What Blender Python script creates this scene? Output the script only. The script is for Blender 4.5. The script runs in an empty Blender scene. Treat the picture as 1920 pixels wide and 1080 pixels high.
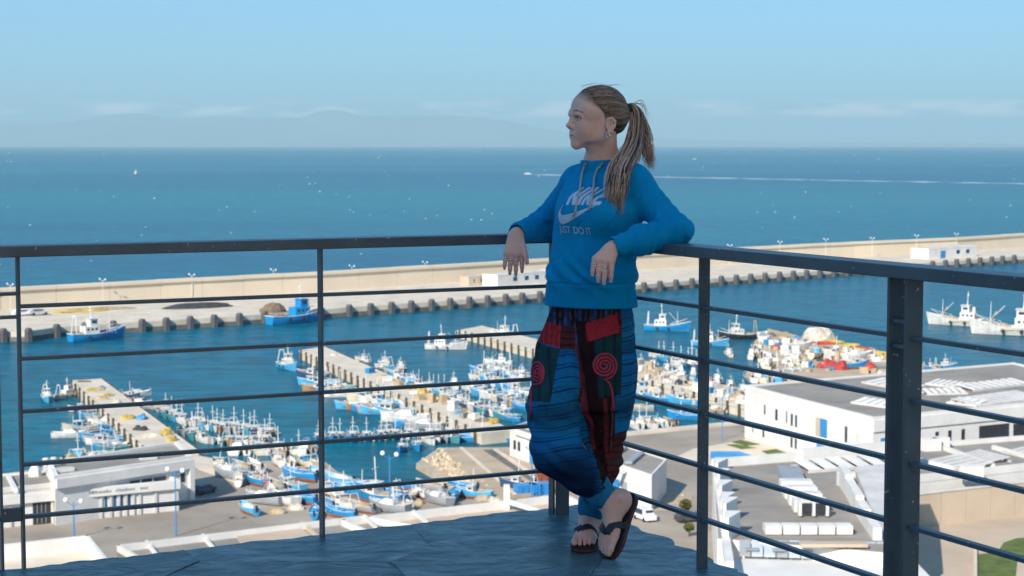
import bpy, bmesh, math, random
import numpy as np
from mathutils import Vector, Matrix
from mathutils.bvhtree import BVHTree

scene = bpy.context.scene
COL = scene.collection
R = math.radians
random.seed(7)
rng = np.random.default_rng(7)

# ------------------------------------------------------------------ camera, light, exposure
FPX = 3440.0                       # focal length in photograph pixels (1920 wide)
CAM_Z = 1.387
PITCH = 4.455
cam_d = bpy.data.cameras.new('camera')
cam_d.lens = FPX * 36.0 / 1920.0
cam_d.sensor_width = 36.0
cam_d.clip_start = 0.1
cam_d.clip_end = 150000.0
cam_d.dof.use_dof = True
cam_d.dof.focus_distance = 6.35
cam_d.dof.aperture_fstop = 10.0
cam = bpy.data.objects.new('camera', cam_d)
COL.objects.link(cam)
cam.location = (0, 0, CAM_Z)
cam.rotation_euler = (R(90 - PITCH), 0, 0)
scene.camera = cam

SUN_EL, SUN_AZ = 33.0, 242.0       # azimuth of the sun, degrees counter-clockwise from +X
SUN_DIR = Vector((math.cos(R(SUN_EL)) * math.cos(R(SUN_AZ)), math.cos(R(SUN_EL)) * math.sin(R(SUN_AZ)), math.sin(R(SUN_EL))))
sun_d = bpy.data.lights.new('sun', 'SUN')
sun_d.energy = 3.7
sun_d.angle = R(0.5)
sun_d.color = (1.0, 0.93, 0.82)
sun = bpy.data.objects.new('sun', sun_d)
COL.objects.link(sun)
sun.rotation_euler = SUN_DIR.to_track_quat('Z', 'Y').to_euler()

world = bpy.data.worlds.new('World')
scene.world = world
world.use_nodes = True
wn = world.node_tree
for n in list(wn.nodes):
    wn.nodes.remove(n)
def wnode(t, **kw):
    n = wn.nodes.new(t)
    for k, v in kw.items():
        setattr(n, k, v)
    return n
w_out = wnode('ShaderNodeOutputWorld')
w_bg = wnode('ShaderNodeBackground')
w_bg.inputs['Strength'].default_value = 0.14
sky = wnode('ShaderNodeTexSky', sky_type='NISHITA', sun_disc=False)
sky.sun_elevation = R(SUN_EL)
sky.sun_rotation = R(90 - SUN_AZ)
sky.altitude = 50
sky.air_density = 1.0
sky.dust_density = 0.25
sky.ozone_density = 3.0
# white balance of the photograph (uniform over the whole sky)
w_tint = wnode('ShaderNodeMix', data_type='RGBA', blend_type='MULTIPLY')
w_tint.inputs['Factor'].default_value = 1.0
w_tint.inputs['B'].default_value = (0.52, 0.97, 1.38, 1)
w_gam = wnode('ShaderNodeGamma')                  # hazy summer air: the dome is nearly as bright overhead as at the horizon
w_gam.inputs['Gamma'].default_value = 0.55
wn.links.new(sky.outputs['Color'], w_gam.inputs['Color'])
wn.links.new(w_gam.outputs['Color'], w_tint.inputs['A'])
# a thin broken line of far cumulus low over the horizon
w_tc = wnode('ShaderNodeTexCoord')
w_map = wnode('ShaderNodeMapping')
w_map.inputs['Scale'].default_value = (26, 26, 120)
wn.links.new(w_tc.outputs['Generated'], w_map.inputs['Vector'])
w_noise = wnode('ShaderNodeTexNoise')
w_noise.inputs['Scale'].default_value = 1.0
w_noise.inputs['Detail'].default_value = 5.0
wn.links.new(w_map.outputs['Vector'], w_noise.inputs['Vector'])
w_sep = wnode('ShaderNodeSeparateXYZ')
wn.links.new(w_tc.outputs['Generated'], w_sep.inputs['Vector'])
w_band = wnode('ShaderNodeValToRGB')
cr = w_band.color_ramp
cr.elements[0].position = 0.0; cr.elements[0].color = (0, 0, 0, 1)
cr.elements[1].position = 1.0; cr.elements[1].color = (0, 0, 0, 1)
for p, v in ((0.30, 0.0), (0.38, 0.85), (0.46, 1.0), (0.62, 0.0)):
    e = cr.elements.new(p); e.color = (v, v, v, 1)
w_el = wnode('ShaderNodeMapRange')
w_el.inputs['From Min'].default_value = 0.004
w_el.inputs['From Max'].default_value = 0.038
wn.links.new(w_sep.outputs['Z'], w_el.inputs['Value'])
wn.links.new(w_el.outputs['Result'], w_band.inputs['Fac'])
w_thr = wnode('ShaderNodeMapRange')
w_thr.inputs['From Min'].default_value = 0.46
w_thr.inputs['From Max'].default_value = 0.64
wn.links.new(w_noise.outputs['Fac'], w_thr.inputs['Value'])
w_mul = wnode('ShaderNodeMath', operation='MULTIPLY')
wn.links.new(w_band.outputs['Color'], w_mul.inputs[0])
wn.links.new(w_thr.outputs['Result'], w_mul.inputs[1])
w_mul2 = wnode('ShaderNodeMath', operation='MULTIPLY')
w_mul2.inputs[1].default_value = 1.0
wn.links.new(w_mul.outputs['Value'], w_mul2.inputs[0])
w_cl = wnode('ShaderNodeMix', data_type='RGBA')
w_cl.inputs['B'].default_value = (7.6, 6.9, 6.6, 1)
wn.links.new(w_tint.outputs['Result'], w_cl.inputs['A'])
wn.links.new(w_mul2.outputs['Value'], w_cl.inputs['Factor'])
wn.links.new(w_cl.outputs['Result'], w_bg.inputs['Color'])
wn.links.new(w_bg.outputs['Background'], w_out.inputs['Surface'])

scene.view_settings.view_transform = 'Standard'
scene.view_settings.look = 'None'
scene.view_settings.gamma = 1.0
scene.view_settings.exposure = 0.80
scene.view_settings.use_curve_mapping = False
scene.cycles.use_denoising = True
scene.cycles.max_bounces = 6
scene.cycles.volume_bounces = 0

# ------------------------------------------------------------------ projection helpers (where in the world a pixel's ray meets a plane)
cp, sp = math.cos(R(PITCH)), math.sin(R(PITCH))
def ray(px, py):
    u = (px - 960.0) / FPX; v = (540.0 - py) / FPX
    return Vector((u, cp + v * sp, -sp + v * cp))
def at_z(px, py, z):
    d = ray(px, py); t = (z - CAM_Z) / d.z
    return Vector((0, 0, CAM_Z)) + d * t
def at_y(px, py, Y):
    d = ray(px, py); t = Y / d.y
    return Vector((0, 0, CAM_Z)) + d * t
S = -48.6                          # sea level
G = S + 2.2                        # quay level

# ------------------------------------------------------------------ materials
MATS = {}
def mat(name, color, rough=0.7, var=0.12, scale=1.0, bump=0.0, bscale=None, metallic=0.0, spec=0.4, hue=None):
    """principled paint / stone / plaster with noise in the albedo and optional relief (object space)"""
    if name in MATS:
        return MATS[name]
    m = bpy.data.materials.new(name); m.use_nodes = True
    nt = m.node_tree; b = nt.nodes['Principled BSDF']
    b.inputs['Roughness'].default_value = rough
    b.inputs['Metallic'].default_value = metallic
    b.inputs['Specular IOR Level'].default_value = spec
    tc = nt.nodes.new('ShaderNodeTexCoord')
    if var > 0:
        nz = nt.nodes.new('ShaderNodeTexNoise'); nz.inputs['Scale'].default_value = scale
        nz.inputs['Detail'].default_value = 6; nz.inputs['Roughness'].default_value = 0.65
        nt.links.new(tc.outputs['Object'], nz.inputs['Vector'])
        rp = nt.nodes.new('ShaderNodeValToRGB')
        c2 = hue if hue else tuple(c * (1 - var * 1.6) for c in color)
        c1 = tuple(min(1, c * (1 + var * 0.6)) for c in color)
        rp.color_ramp.elements[0].position = 0.3; rp.color_ramp.elements[0].color = (*c2, 1)
        rp.color_ramp.elements[1].position = 0.65; rp.color_ramp.elements[1].color = (*c1, 1)
        nt.links.new(nz.outputs['Fac'], rp.inputs['Fac'])
        nt.links.new(rp.outputs['Color'], b.inputs['Base Color'])
    else:
        b.inputs['Base Color'].default_value = (*color, 1)
    if bump > 0:
        bn = nt.nodes.new('ShaderNodeTexNoise'); bn.inputs['Scale'].default_value = bscale or scale * 6
        bn.inputs['Detail'].default_value = 5
        nt.links.new(tc.outputs['Object'], bn.inputs['Vector'])
        bp = nt.nodes.new('ShaderNodeBump'); bp.inputs['Strength'].default_value = bump
        bp.inputs['Distance'].default_value = 0.02
        nt.links.new(bn.outputs['Fac'], bp.inputs['Height'])
        nt.links.new(bp.outputs['Normal'], b.inputs['Normal'])
    MATS[name] = m
    return m

# ------------------------------------------------------------------ object helpers
def link(name, me, parent=None, loc=None):
    o = bpy.data.objects.new(name, me); COL.objects.link(o)
    if parent is not None: o.parent = parent
    if loc is not None: o.location = loc
    return o
def tag(o, label=None, cat=None, group=None, kind=None):
    if label: o['label'] = label
    if cat: o['category'] = cat
    if group: o['group'] = group
    if kind: o['kind'] = kind
    return o
def thing(name, label, cat, loc=(0, 0, 0), rz=0.0, group=None):
    o = bpy.data.objects.new(name, None); COL.objects.link(o)
    o.location = loc; o.rotation_euler = (0, 0, rz)
    return tag(o, label, cat, group)
KIDS = {}
def copy_thing(src, loc, rz, label, scale=None, group=None):
    r = src.copy(); COL.objects.link(r)
    r.location = loc; r.rotation_euler = (0, 0, rz)
    if scale: r.scale = scale
    if label: r['label'] = label
    if group: r['group'] = group
    if src.name not in KIDS:
        KIDS[src.name] = [(c, list(c.children)) for c in src.children]
    for ch, subs in KIDS[src.name]:
        c = ch.copy(); COL.objects.link(c); c.parent = r
        for g in subs:
            d = g.copy(); COL.objects.link(d); d.parent = c
    return r

class MB:
    """collects shapes as plain lists and links them as one mesh object"""
    def __init__(s):
        s.v = []; s.f = []; s.mi = []
    def add(s, vs, fs, mi=0):
        n = len(s.v); s.v += [tuple(v) for v in vs]
        s.f += [tuple(i + n for i in f) for f in fs]; s.mi += [mi] * len(fs)
        return s
    def box(s, x0, y0, z0, x1, y1, z1, mi=0, M=None):
        vs = [Vector(p) for p in ((x0,y0,z0),(x1,y0,z0),(x1,y1,z0),(x0,y1,z0),(x0,y0,z1),(x1,y0,z1),(x1,y1,z1),(x0,y1,z1))]
        if M is not None: vs = [M @ v for v in vs]
        return s.add(vs, ((0,3,2,1),(4,5,6,7),(0,1,5,4),(1,2,6,5),(2,3,7,6),(3,0,4,7)), mi)
    def prism(s, pts, z0, z1, mi=0, top=None):
        n = len(pts)
        a = sum(pts[i][0]*pts[(i+1)%n][1]-pts[(i+1)%n][0]*pts[i][1] for i in range(n))
        if a < 0: pts = pts[::-1]
        t = pts if top is None else (top if a >= 0 else top[::-1])
        vs = [(p[0], p[1], z0) for p in pts] + [(p[0], p[1], z1) for p in t]
        fs = [tuple(range(n))[::-1], tuple(range(n, 2*n))] + [(i, (i+1)%n, n+(i+1)%n, n+i) for i in range(n)]
        return s.add(vs, fs, mi)
    def bar(s, a, b, w, h=None, mi=0, up=(0, 0, 1)):
        a = Vector(a); b = Vector(b); h = h or w
        d = (b - a).normalized(); u = Vector(up)
        if abs(d.dot(u)) > 0.98: u = Vector((1, 0, 0))
        x = d.cross(u).normalized() * (w/2); y = x.cross(d).normalized() * (h/2)
        vs = [a-x-y, a+x-y, a+x+y, a-x+y, b-x-y, b+x-y, b+x+y, b-x+y]
        return s.add(vs, ((0,1,2,3),(7,6,5,4),(0,4,5,1),(1,5,6,2),(2,6,7,3),(3,7,4,0)), mi)
    def tube(s, pts, rad, n=8, mi=0, caps=True):
        pts = [Vector(p) for p in pts]; m = len(pts)
        rad = rad if hasattr(rad, '__len__') else [rad]*m
        vs = []; ref = None
        for i in range(m):
            d = (pts[min(i+1, m-1)] - pts[max(i-1, 0)]).normalized()
            if ref is None:
                ref = Vector((0, 0, 1)) if abs(d.z) < 0.9 else Vector((1, 0, 0))
            x = d.cross(ref)
            if x.length < 1e-5: x = d.orthogonal()
            x.normalize(); y = x.cross(d); ref = y
            ref = -d.cross(x) if False else y
            for k in range(n):
                a = 2*math.pi*k/n
                vs.append(pts[i] + (x*math.cos(a) + y*math.sin(a))*rad[i])
        fs = [(i*n+k, i*n+(k+1)%n, (i+1)*n+(k+1)%n, (i+1)*n+k) for i in range(m-1) for k in range(n)]
        if caps: fs += [tuple(range(n))[::-1], tuple(range((m-1)*n, m*n))]
        return s.add(vs, fs, mi)
    def loft(s, rings, mi=0, caps=True, closed=True):
        n = len(rings[0]); vs = [v for r in rings for v in r]
        fs = []
        for i in range(len(rings)-1):
            for k in range(n if closed else n-1):
                fs.append((i*n+k, i*n+(k+1)%n, (i+1)*n+(k+1)%n, (i+1)*n+k))
        if caps: fs += [tuple(range(n))[::-1], tuple(range((len(rings)-1)*n, len(rings)*n))]
        return s.add(vs, fs, mi)
    def dome(s, c, rx, ry, rz, nu=10, nv=4, mi=0, seed=None, rough=0.0):
        rnd = random.Random(seed) if seed is not None else random
        vs = []; fs = []
        for j in range(nv):
            a = math.pi/2*j/nv
            for i in range(nu):
                b = 2*math.pi*i/nu
                k = 1 + rnd.uniform(-rough, rough)
                vs.append((c[0]+rx*k*math.cos(a)*math.cos(b), c[1]+ry*k*math.cos(a)*math.sin(b), c[2]+rz*k*math.sin(a)))
        vs.append((c[0], c[1], c[2]+rz))
        for j in range(nv-1):
            for i in range(nu):
                fs.append((j*nu+i, j*nu+(i+1)%nu, (j+1)*nu+(i+1)%nu, (j+1)*nu+i))
        for i in range(nu): fs.append(((nv-1)*nu+i, (nv-1)*nu+(i+1)%nu, nu*nv))
        return s.add(vs, fs, mi)
    def ball(s, c, rx, ry=None, rz=None, nu=10, nv=6, mi=0):
        ry = ry or rx; rz = rz or rx
        vs = [(c[0], c[1], c[2]-rz)]; fs = []
        for j in range(1, nv):
            a = -math.pi/2 + math.pi*j/nv
            for i in range(nu):
                b = 2*math.pi*i/nu
                vs.append((c[0]+rx*math.cos(a)*math.cos(b), c[1]+ry*math.cos(a)*math.sin(b), c[2]+rz*math.sin(a)))
        vs.append((c[0], c[1], c[2]+rz)); t = len(vs)-1
        for i in range(nu):
            fs.append((0, 1+(i+1)%nu, 1+i)); fs.append((t, 1+(nv-2)*nu+i, 1+(nv-2)*nu+(i+1)%nu))
        for j in range(nv-2):
            for i in range(nu):
                fs.append((1+j*nu+i, 1+j*nu+(i+1)%nu, 1+(j+1)*nu+(i+1)%nu, 1+(j+1)*nu+i))
        return s.add(vs, fs, mi)
    def mesh(s, name, mats, smooth=False):
        me = bpy.data.meshes.new(name)
        me.from_pydata([tuple(v) for v in s.v], [], s.f)
        mats = mats if isinstance(mats, (list, tuple)) else [mats]
        for m in mats: me.materials.append(m)
        me.polygons.foreach_set('material_index', s.mi)
        if smooth: me.polygons.foreach_set('use_smooth', [True]*len(s.f))
        me.update()
        return me
    def build(s, name, mats, parent=None, loc=None, smooth=False):
        return link(name, s.mesh(name, mats, smooth), parent, loc)
# ================================================================== SETTING: sea, hills, breakwater, piers, ground
M_conc = mat('pale_concrete', (0.64, 0.55, 0.43), 0.85, 0.14, 0.15, 0.3)
M_concd = mat('wet_concrete', (0.16, 0.15, 0.13), 0.8, 0.3, 0.3)
M_wallc = mat('breakwater_concrete', (0.70, 0.58, 0.43), 0.85, 0.06, 0.05)
M_asph = mat('asphalt', (0.35, 0.295, 0.235), 0.85, 0.22, 0.05, 0.2)
M_white = mat('white_render', (0.69, 0.66, 0.615), 0.75, 0.08, 0.25)
M_white2 = mat('weathered_white_render', (0.60, 0.57, 0.53), 0.75, 0.14, 0.25)
M_roof = mat('grey_roof_felt', (0.28, 0.25, 0.215), 0.85, 0.18, 0.12)
M_tan = mat('tan_plaster', (0.52, 0.41, 0.30), 0.85, 0.12, 0.08)
M_blue = mat('blue_gloss_paint', (0.03, 0.25, 0.60), 0.35, 0.1, 1.0)
M_glass = mat('dark_window_glass', (0.03, 0.05, 0.08), 0.08, 0.0)
M_rubber = mat('black_rubber', (0.03, 0.03, 0.032), 0.7, 0.2, 2.0)
M_pile = mat('dark_timber_pile', (0.10, 0.08, 0.06), 0.8, 0.3, 1.0)
M_sand = mat('sand_fill', (0.46, 0.36, 0.25), 0.9, 0.14, 0.2, 0.4)
M_rock = mat('armour_rock', (0.50, 0.41, 0.29), 0.9, 0.25, 0.4, 0.6)
M_lamp_blue = mat('lamp_post_blue', (0.05, 0.22, 0.48), 0.4, 0.05)
M_lampw = mat('white_lamp_globe', (0.8, 0.8, 0.8), 0.3, 0.0)
M_steelg = mat('grey_steel', (0.25, 0.26, 0.28), 0.5, 0.1)
M_grass = mat('lawn_grass', (0.11, 0.15, 0.03), 0.9, 0.3, 0.6)

def sea_material():
    m = bpy.data.materials.new('sea_water'); m.use_nodes = True
    nt = m.node_tree; b = nt.nodes['Principled BSDF']
    g = nt.nodes.new('ShaderNodeNewGeometry')
    def noise(scale, detail=4, vec=None):
        mp = nt.nodes.new('ShaderNodeMapping'); mp.inputs['Scale'].default_value = scale
        nt.links.new(g.outputs['Position'], mp.inputs['Vector'])
        n = nt.nodes.new('ShaderNodeTexNoise'); n.inputs['Scale'].default_value = 1; n.inputs['Detail'].default_value = detail
        nt.links.new(mp.outputs['Vector'], n.inputs['Vector'])
        return n
    # broad drifts of turquoise and blue, lying across the view (real sand banks and cloud-free depth bands)
    n1 = noise((0.0006, 0.0022, 1), 4)
    rp = nt.nodes.new('ShaderNodeValToRGB')
    rp.color_ramp.elements[0].position = 0.36; rp.color_ramp.elements[0].color = (0.0005, 0.088, 0.155, 1)
    rp.color_ramp.elements[1].position = 0.64; rp.color_ramp.elements[1].color = (0.0005, 0.138, 0.180, 1)
    nt.links.new(n1.outputs['Fac'], rp.inputs['Fac'])
    # fine chop in the colour
    n2 = noise((0.12, 0.30, 1), 6)
    r2 = nt.nodes.new('ShaderNodeMapRange'); r2.inputs['From Min'].default_value = 0.3; r2.inputs['From Max'].default_value = 0.7
    r2.inputs['To Min'].default_value = 0.62; r2.inputs['To Max'].default_value = 1.38
    nt.links.new(n2.outputs['Fac'], r2.inputs['Value'])
    mx = nt.nodes.new('ShaderNodeVectorMath'); mx.operation = 'SCALE'
    nt.links.new(rp.outputs['Color'], mx.inputs[0]); nt.links.new(r2.outputs['Result'], mx.inputs['Scale'])
    nt.links.new(mx.outputs['Vector'], b.inputs['Base Color'])
    b.inputs['Roughness'].default_value = 0.25
    b.inputs['IOR'].default_value = 1.33
    b.inputs['Specular IOR Level'].default_value = 0.055
    # waves
    w1 = noise((0.9, 1.5, 1), 5); w2 = noise((0.10, 0.22, 1), 3)
    ad = nt.nodes.new('ShaderNodeMath'); ad.operation = 'MULTIPLY_ADD'; ad.inputs[1].default_value = 3.0
    nt.links.new(w2.outputs['Fac'], ad.inputs[0]); nt.links.new(w1.outputs['Fac'], ad.inputs[2])
    bp = nt.nodes.new('ShaderNodeBump'); bp.inputs['Strength'].default_value = 0.7; bp.inputs['Distance'].default_value = 0.35
    nt.links.new(ad.outputs['Value'], bp.inputs['Height']); nt.links.new(bp.outputs['Normal'], b.inputs['Normal'])
    return m
M_sea = sea_material()
mb = MB(); mb.add([(-90000, 100, S), (90000, 100, S), (90000, 75000, S), (-90000, 75000, S)], [(0, 1, 2, 3)])
tag(mb.build('sea', M_sea), 'teal blue sea reaching to the horizon and into the harbour', kind='structure')

# far coast: a low ridge, drowned in haze
def ridge(pts, Y0, depth, name, label, m):
    fine = []
    rnd = random.Random(5)
    for (x0, y0), (x1, y1) in zip(pts, pts[1:]):
        n = max(2, int(abs(x1-x0)/14))
        for i in range(n):
            t = i/n; fine.append((x0+(x1-x0)*t, y0+(y1-y0)*t + rnd.uniform(-1.3, 1.3)))
    fine.append(pts[-1])
    rows = []
    for k, (hf, dy) in enumerate(((0.0, -depth), (0.35, -depth*0.6), (0.75, -depth*0.25), (1.0, 0), (0.0, depth))):
        row = []
        for (px, py) in fine:
            p = at_y(px, py, Y0)
            h = max(5.0, p.z - S) * hf * (1 + (rnd.uniform(-0.10, 0.10) if 0 < hf < 1 else 0))
            row.append((p.x, Y0 + dy, S + h - (3 if hf == 0 else 0)))
        rows.append(row)
    mb = MB(); mb.loft(rows, caps=False, closed=False)
    return tag(mb.build(name, m, smooth=True), label, kind='structure')
M_hill = mat('far_coast_haze_tone', (0.20, 0.235, 0.25), 0.95, 0.2, 0.0003)  # pale blue-grey: part of the haze fading is put into this colour
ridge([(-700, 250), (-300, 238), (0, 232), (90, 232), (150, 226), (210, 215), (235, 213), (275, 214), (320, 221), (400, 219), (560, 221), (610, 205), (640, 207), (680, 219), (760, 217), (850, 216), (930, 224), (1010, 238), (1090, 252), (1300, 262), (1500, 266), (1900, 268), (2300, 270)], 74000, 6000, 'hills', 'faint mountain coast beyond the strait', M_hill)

# ---- land (one sheet, cut by the shoreline), reaching back under the hotel hill
def gz(px, py, z=G): 
    p = at_z(px, py, z); return (p.x, p.y)
shore = [gz(-420, 985), gz(-60, 900), gz(255, 846), gz(352, 846), gz(397, 876), gz(440, 868), gz(600, 858), gz(632, 884), gz(700, 906), gz(792, 916),
         gz(948, 932), gz(965, 842), gz(1150, 812), gz(1400, 789), gz(1400, 727), gz(1700, 698), gz(2500, 668)]
land = shore + [(420, 330), (420, 30), (-420, 30), (-420, 200)]
mb = MB(); mb.prism(land, S - 4, G)
ground = tag(mb.build('ground', M_asph), 'grey asphalt harbour ground behind the quays', kind='structure')

# ---- breakwater: apron with fenders, high sea wall
WL = [(-420, 690), (0, 641), (52, 640), (107, 632), (265, 622), (447, 610), (653, 593), (880, 577), (977, 569), (1205, 548), (1350, 535), (1561, 519), (1746, 505), (1899, 493), (2500, 455)]
wl = [at_z(px, py, S) for px, py in WL]
WB = [(-420, 618), (0, 582), (300, 561), (700, 533), (1000, 512), (1300, 497), (1600, 481), (1920, 463), (2500, 436)]
wb = [at_z(px, py, G+0.4) for px, py in WB]
WT = [(-420, 570), (0, 541), (300, 525), (600, 510), (1000, 487), (1413, 463), (1600, 454), (1793, 446), (1920, 438), (2500, 410)]
HW = 6.2
GB = G + 0.4
wt = [at_z(px, py, GB + HW) for px, py in WT]
apron_pts = [(p.x, p.y) for p in wl] + [(p.x + 3, p.y + 3) for p in wt[::-1]]
mb = MB(); mb.prism(apron_pts, S - 4, GB)
apron = tag(mb.build('breakwater_quay', M_conc), 'pale concrete quay apron along the breakwater', kind='structure')
# dark wet band along its foot
mb = MB()
for a, b in zip(wl, wl[1:]):
    d = Vector((b.x-a.x, b.y-a.y, 0)).normalized(); n = Vector((d.y, -d.x, 0))*0.12
    mb.bar((a.x+n.x, a.y+n.y, S+0.55), (b.x+n.x, b.y+n.y, S+0.55), 0.3, 1.3)
mb.build('wet_band', M_concd, apron)
# sea wall, in cast bays
wall = thing('breakwater_wall', 'long high tan concrete sea wall along the outer side of the breakwater', 'sea wall')
full = []
for (a, b) in zip(wt, wt[1:]):
    L = (b-a).length; n = max(1, int(L/14))
    for i in range(n): full.append(a + (b-a)*(i/n))
full.append(wt[-1])
for a, b in zip(full, full[1:]):
    d = Vector((b.x-a.x, b.y-a.y, 0)).normalized(); n = Vector((-d.y, d.x, 0))
    h = GB + HW + random.uniform(-0.06, 0.06)
    a2 = a + d*0.06; b2 = b - d*0.06
    mb = MB()
    prof = [(-0.5, GB-0.2), (-0.3, h-0.9), (-0.9, h-0.9), (-0.9, h), (3.0, h), (3.6, GB-0.2)]
    mb.loft([[(p.x + n.x*u, p.y + n.y*u, z) for u, z in prof][::-1] for p in (a2, b2)])
    mb.build('wall_bay', M_wallc, wall)
# fenders
fend = [5, 52, 105, 265, 310, 355, 400, 447, 653, 693, 732, 769, 807, 842, 878, 912, 946, 977, 1205, 1235, 1265, 1295, 1350, 1378, 1405, 1432, 1459, 1485, 1510, 1535, 1561, 1586, 1611, 1636, 1746, 1770, 1791, 1813, 1835, 1857, 1877, 1899, 158, 211, 494, 545, 600, 1010, 1040, 1072]
fm = None
def on_line(px, pts, raw):
    for (x0, y0), (x1, y1) in zip(raw, raw[1:]):
        if x0 <= px <= x1:
            t = (px-x0)/(x1-x0); return px, y0+(y1-y0)*t
for px in fend:
    q = on_line(px, wl, WL); p = at_z(q[0], q[1], S)
    ang = math.atan2(wl[8].y-wl[3].y, wl[8].x-wl[3].x)
    if fm is None:
        mb = MB(); mb.loft([[(x*s, y, z) for x, y in ((-0.85, 0), (-0.85, -1.15), (-0.55, -1.5), (0.55, -1.5), (0.85, -1.15), (0.85, 0))] for z, s in ((-0.6, 0.9), (0.0, 1.0), (2.9, 1.0), (3.5, 0.55))])
        fm = mb.mesh('fender', mat('fender_rubber', (0.10, 0.10, 0.105), 0.75, 0.25, 0.6))
    o = link('fender', fm, apron, (p.x, p.y, S)); o.rotation_euler = (0, 0, ang)

# ---- piers
def pier(name, label, c, z, pile_edges, m=M_conc):
    """c: four photo corners of the deck, order seaward-near, seaward-far, land-far, land-near"""
    pts = [at_z(px, py, z) for px, py in c]
    mb = MB(); mb.prism([(p.x, p.y) for p in pts], S - 3, z)
    o = tag(mb.build(name, m), label, kind='structure')
    for (i, j, n) in pile_edges:
        a, b = pts[i], pts[j]; d = (b-a).normalized(); nn = Vector((-d.y, d.x, 0))
        cen = sum((p for p in pts), Vector())/4
        if nn.dot(a - cen) < 0: nn = -nn
        pm = None
        mb = MB(); mb.bar(a + nn*0.06 + Vector((0, 0, -0.2)), b + nn*0.06 + Vector((0, 0, -0.2)), 0.16, 0.5); mb.build('kerb', M_conc, o)
        mb = MB(); mb.box(-0.2, -0.2, -2.6, 0.2, 0.2, 0.45); pm = mb.mesh('pile', M_pile)
        for k in range(n):
            p = a + (b-a)*((k+0.5)/n) + nn*0.32
            q = link('pile', pm, o, p); q.rotation_euler = (0, 0, math.atan2(d.y, d.x)); q.scale = (1, 1, random.uniform(0.8, 1.1))
    return o, pts
pier_short, P1 = pier('short_pier', 'short sandy pier with nets spread on it', [(133, 713), (188, 710), (372, 846), (278, 846)], S + 2.0, [(0, 3, 15), (1, 2, 12)])
pier_long, P2 = pier('long_pier', 'long bare concrete pier in the harbour middle', [(562, 657), (607, 650), (960, 806), (903, 812)], S + 2.0, [(0, 3, 26), (0, 1, 3), (1, 2, 18)])
pier_third, P3 = pier('net_pier', 'broad sandy pier crowded with nets and boats', [(858, 619), (902, 611), (1420, 738), (1400, 764)], S + 2.0, [(0, 3, 34), (1, 2, 20)])
pier_far, P4 = pier('trawler_quay', 'wide quay heaped with fishing gear beside the trawlers', [(1412, 642), (1440, 617), (1800, 700), (1480, 712)], S + 2.0, [(0, 3, 14), (1, 2, 24)], M_sand)
# rock mole / slipway beside the shed
def strip(name, parent, pix, z, m, z0=S-3):
    pts = [at_z(px, py, z) for px, py in pix]
    mb = MB(); mb.prism([(p.x, p.y) for p in pts], z0, z)
    return mb.build(name, m, parent)
ramp = tag(strip('slipway', None, [(824, 839), (1005, 838), (1000, 925), (930, 932)], S+2.6, M_sand), 'sloping sandy slipway mole beside the small harbour basin', kind='structure')
gv = [(905, 843), (925, 843), (1003, 896), (1001, 906)]
strip('gully', ramp, gv, S+2.62, M_concd, S+2.4)
strip('kerb', ramp, [(925, 841), (932, 841), (1006, 890), (1003, 895)], S+2.85, M_conc, S+2.4)
strip('kerb', ramp, [(862, 838), (868, 838), (968, 925), (962, 925)], S+2.75, M_conc, S+2.4)
rk = random.Random(3)
rocks = []
for k in range(5):
    bm = bmesh.new(); bmesh.ops.create_icosphere(bm, subdivisions=1, radius=1)
    for v in bm.verts: v.co *= rk.uniform(0.75, 1.2)
    me = bpy.data.meshes.new('rock'); bm.to_mesh(me); bm.free(); me.materials.append(M_rock); rocks.append(me)
for i in range(210):
    t = rk.random(); u = rk.random()
    a = at_z(824 + (938-824)*t, 840 + (932-840)*t, S+2.4); b = at_z(780 + (905-780)*t, 869 + (936-869)*t, S+0.1)
    p = a + (b-a)*u
    o = link('rock', rocks[i % 5], ramp, p); s = rk.uniform(0.3, 0.62); o.scale = (s*1.2, s, s*0.7); o.rotation_euler = (rk.uniform(0, 3), rk.uniform(0, 3), rk.uniform(0, 3))
strip('rock_bed', ramp, [(824, 839), (940, 932), (905, 938), (780, 869)], S+0.9, M_rock)

# ---- the air: one pale even volume round everything, sky outside
hz = MB(); hz.box(-95000, -200, S - 6, 95000, 82000, 1650)
hzo = hz.build('haze', None)
hzm = bpy.data.materials.new('haze_air'); hzm.use_nodes = True
for n in list(hzm.node_tree.nodes): hzm.node_tree.nodes.remove(n)
_o = hzm.node_tree.nodes.new('ShaderNodeOutputMaterial'); _v = hzm.node_tree.nodes.new('ShaderNodeVolumePrincipled')
_v.inputs['Color'].default_value = (0.62, 0.90, 0.98, 1); _v.inputs['Density'].default_value = 3.3e-5
hzm.node_tree.links.new(_v.outputs['Volume'], _o.inputs['Volume'])
hzo.data.materials.clear(); hzo.data.materials.append(hzm)
tag(hzo, 'thin pale sea haze', kind='stuff')
# ================================================================== BUILDINGS round the harbour
M_sky = mat('skylight_glass', (0.45, 0.50, 0.55), 0.25, 0.1, 1.0)
M_dark = mat('dark_opening', (0.03, 0.03, 0.035), 0.6, 0.2, 1.0)
M_greyp = mat('grey_metal_panel', (0.30, 0.32, 0.34), 0.5, 0.1, 0.6)
M_rust = mat('rusty_red_oxide', (0.30, 0.09, 0.05), 0.8, 0.25, 0.8)
M_bdoor = mat('blue_door_paint', (0.03, 0.22, 0.48), 0.45, 0.08, 1.0)

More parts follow.
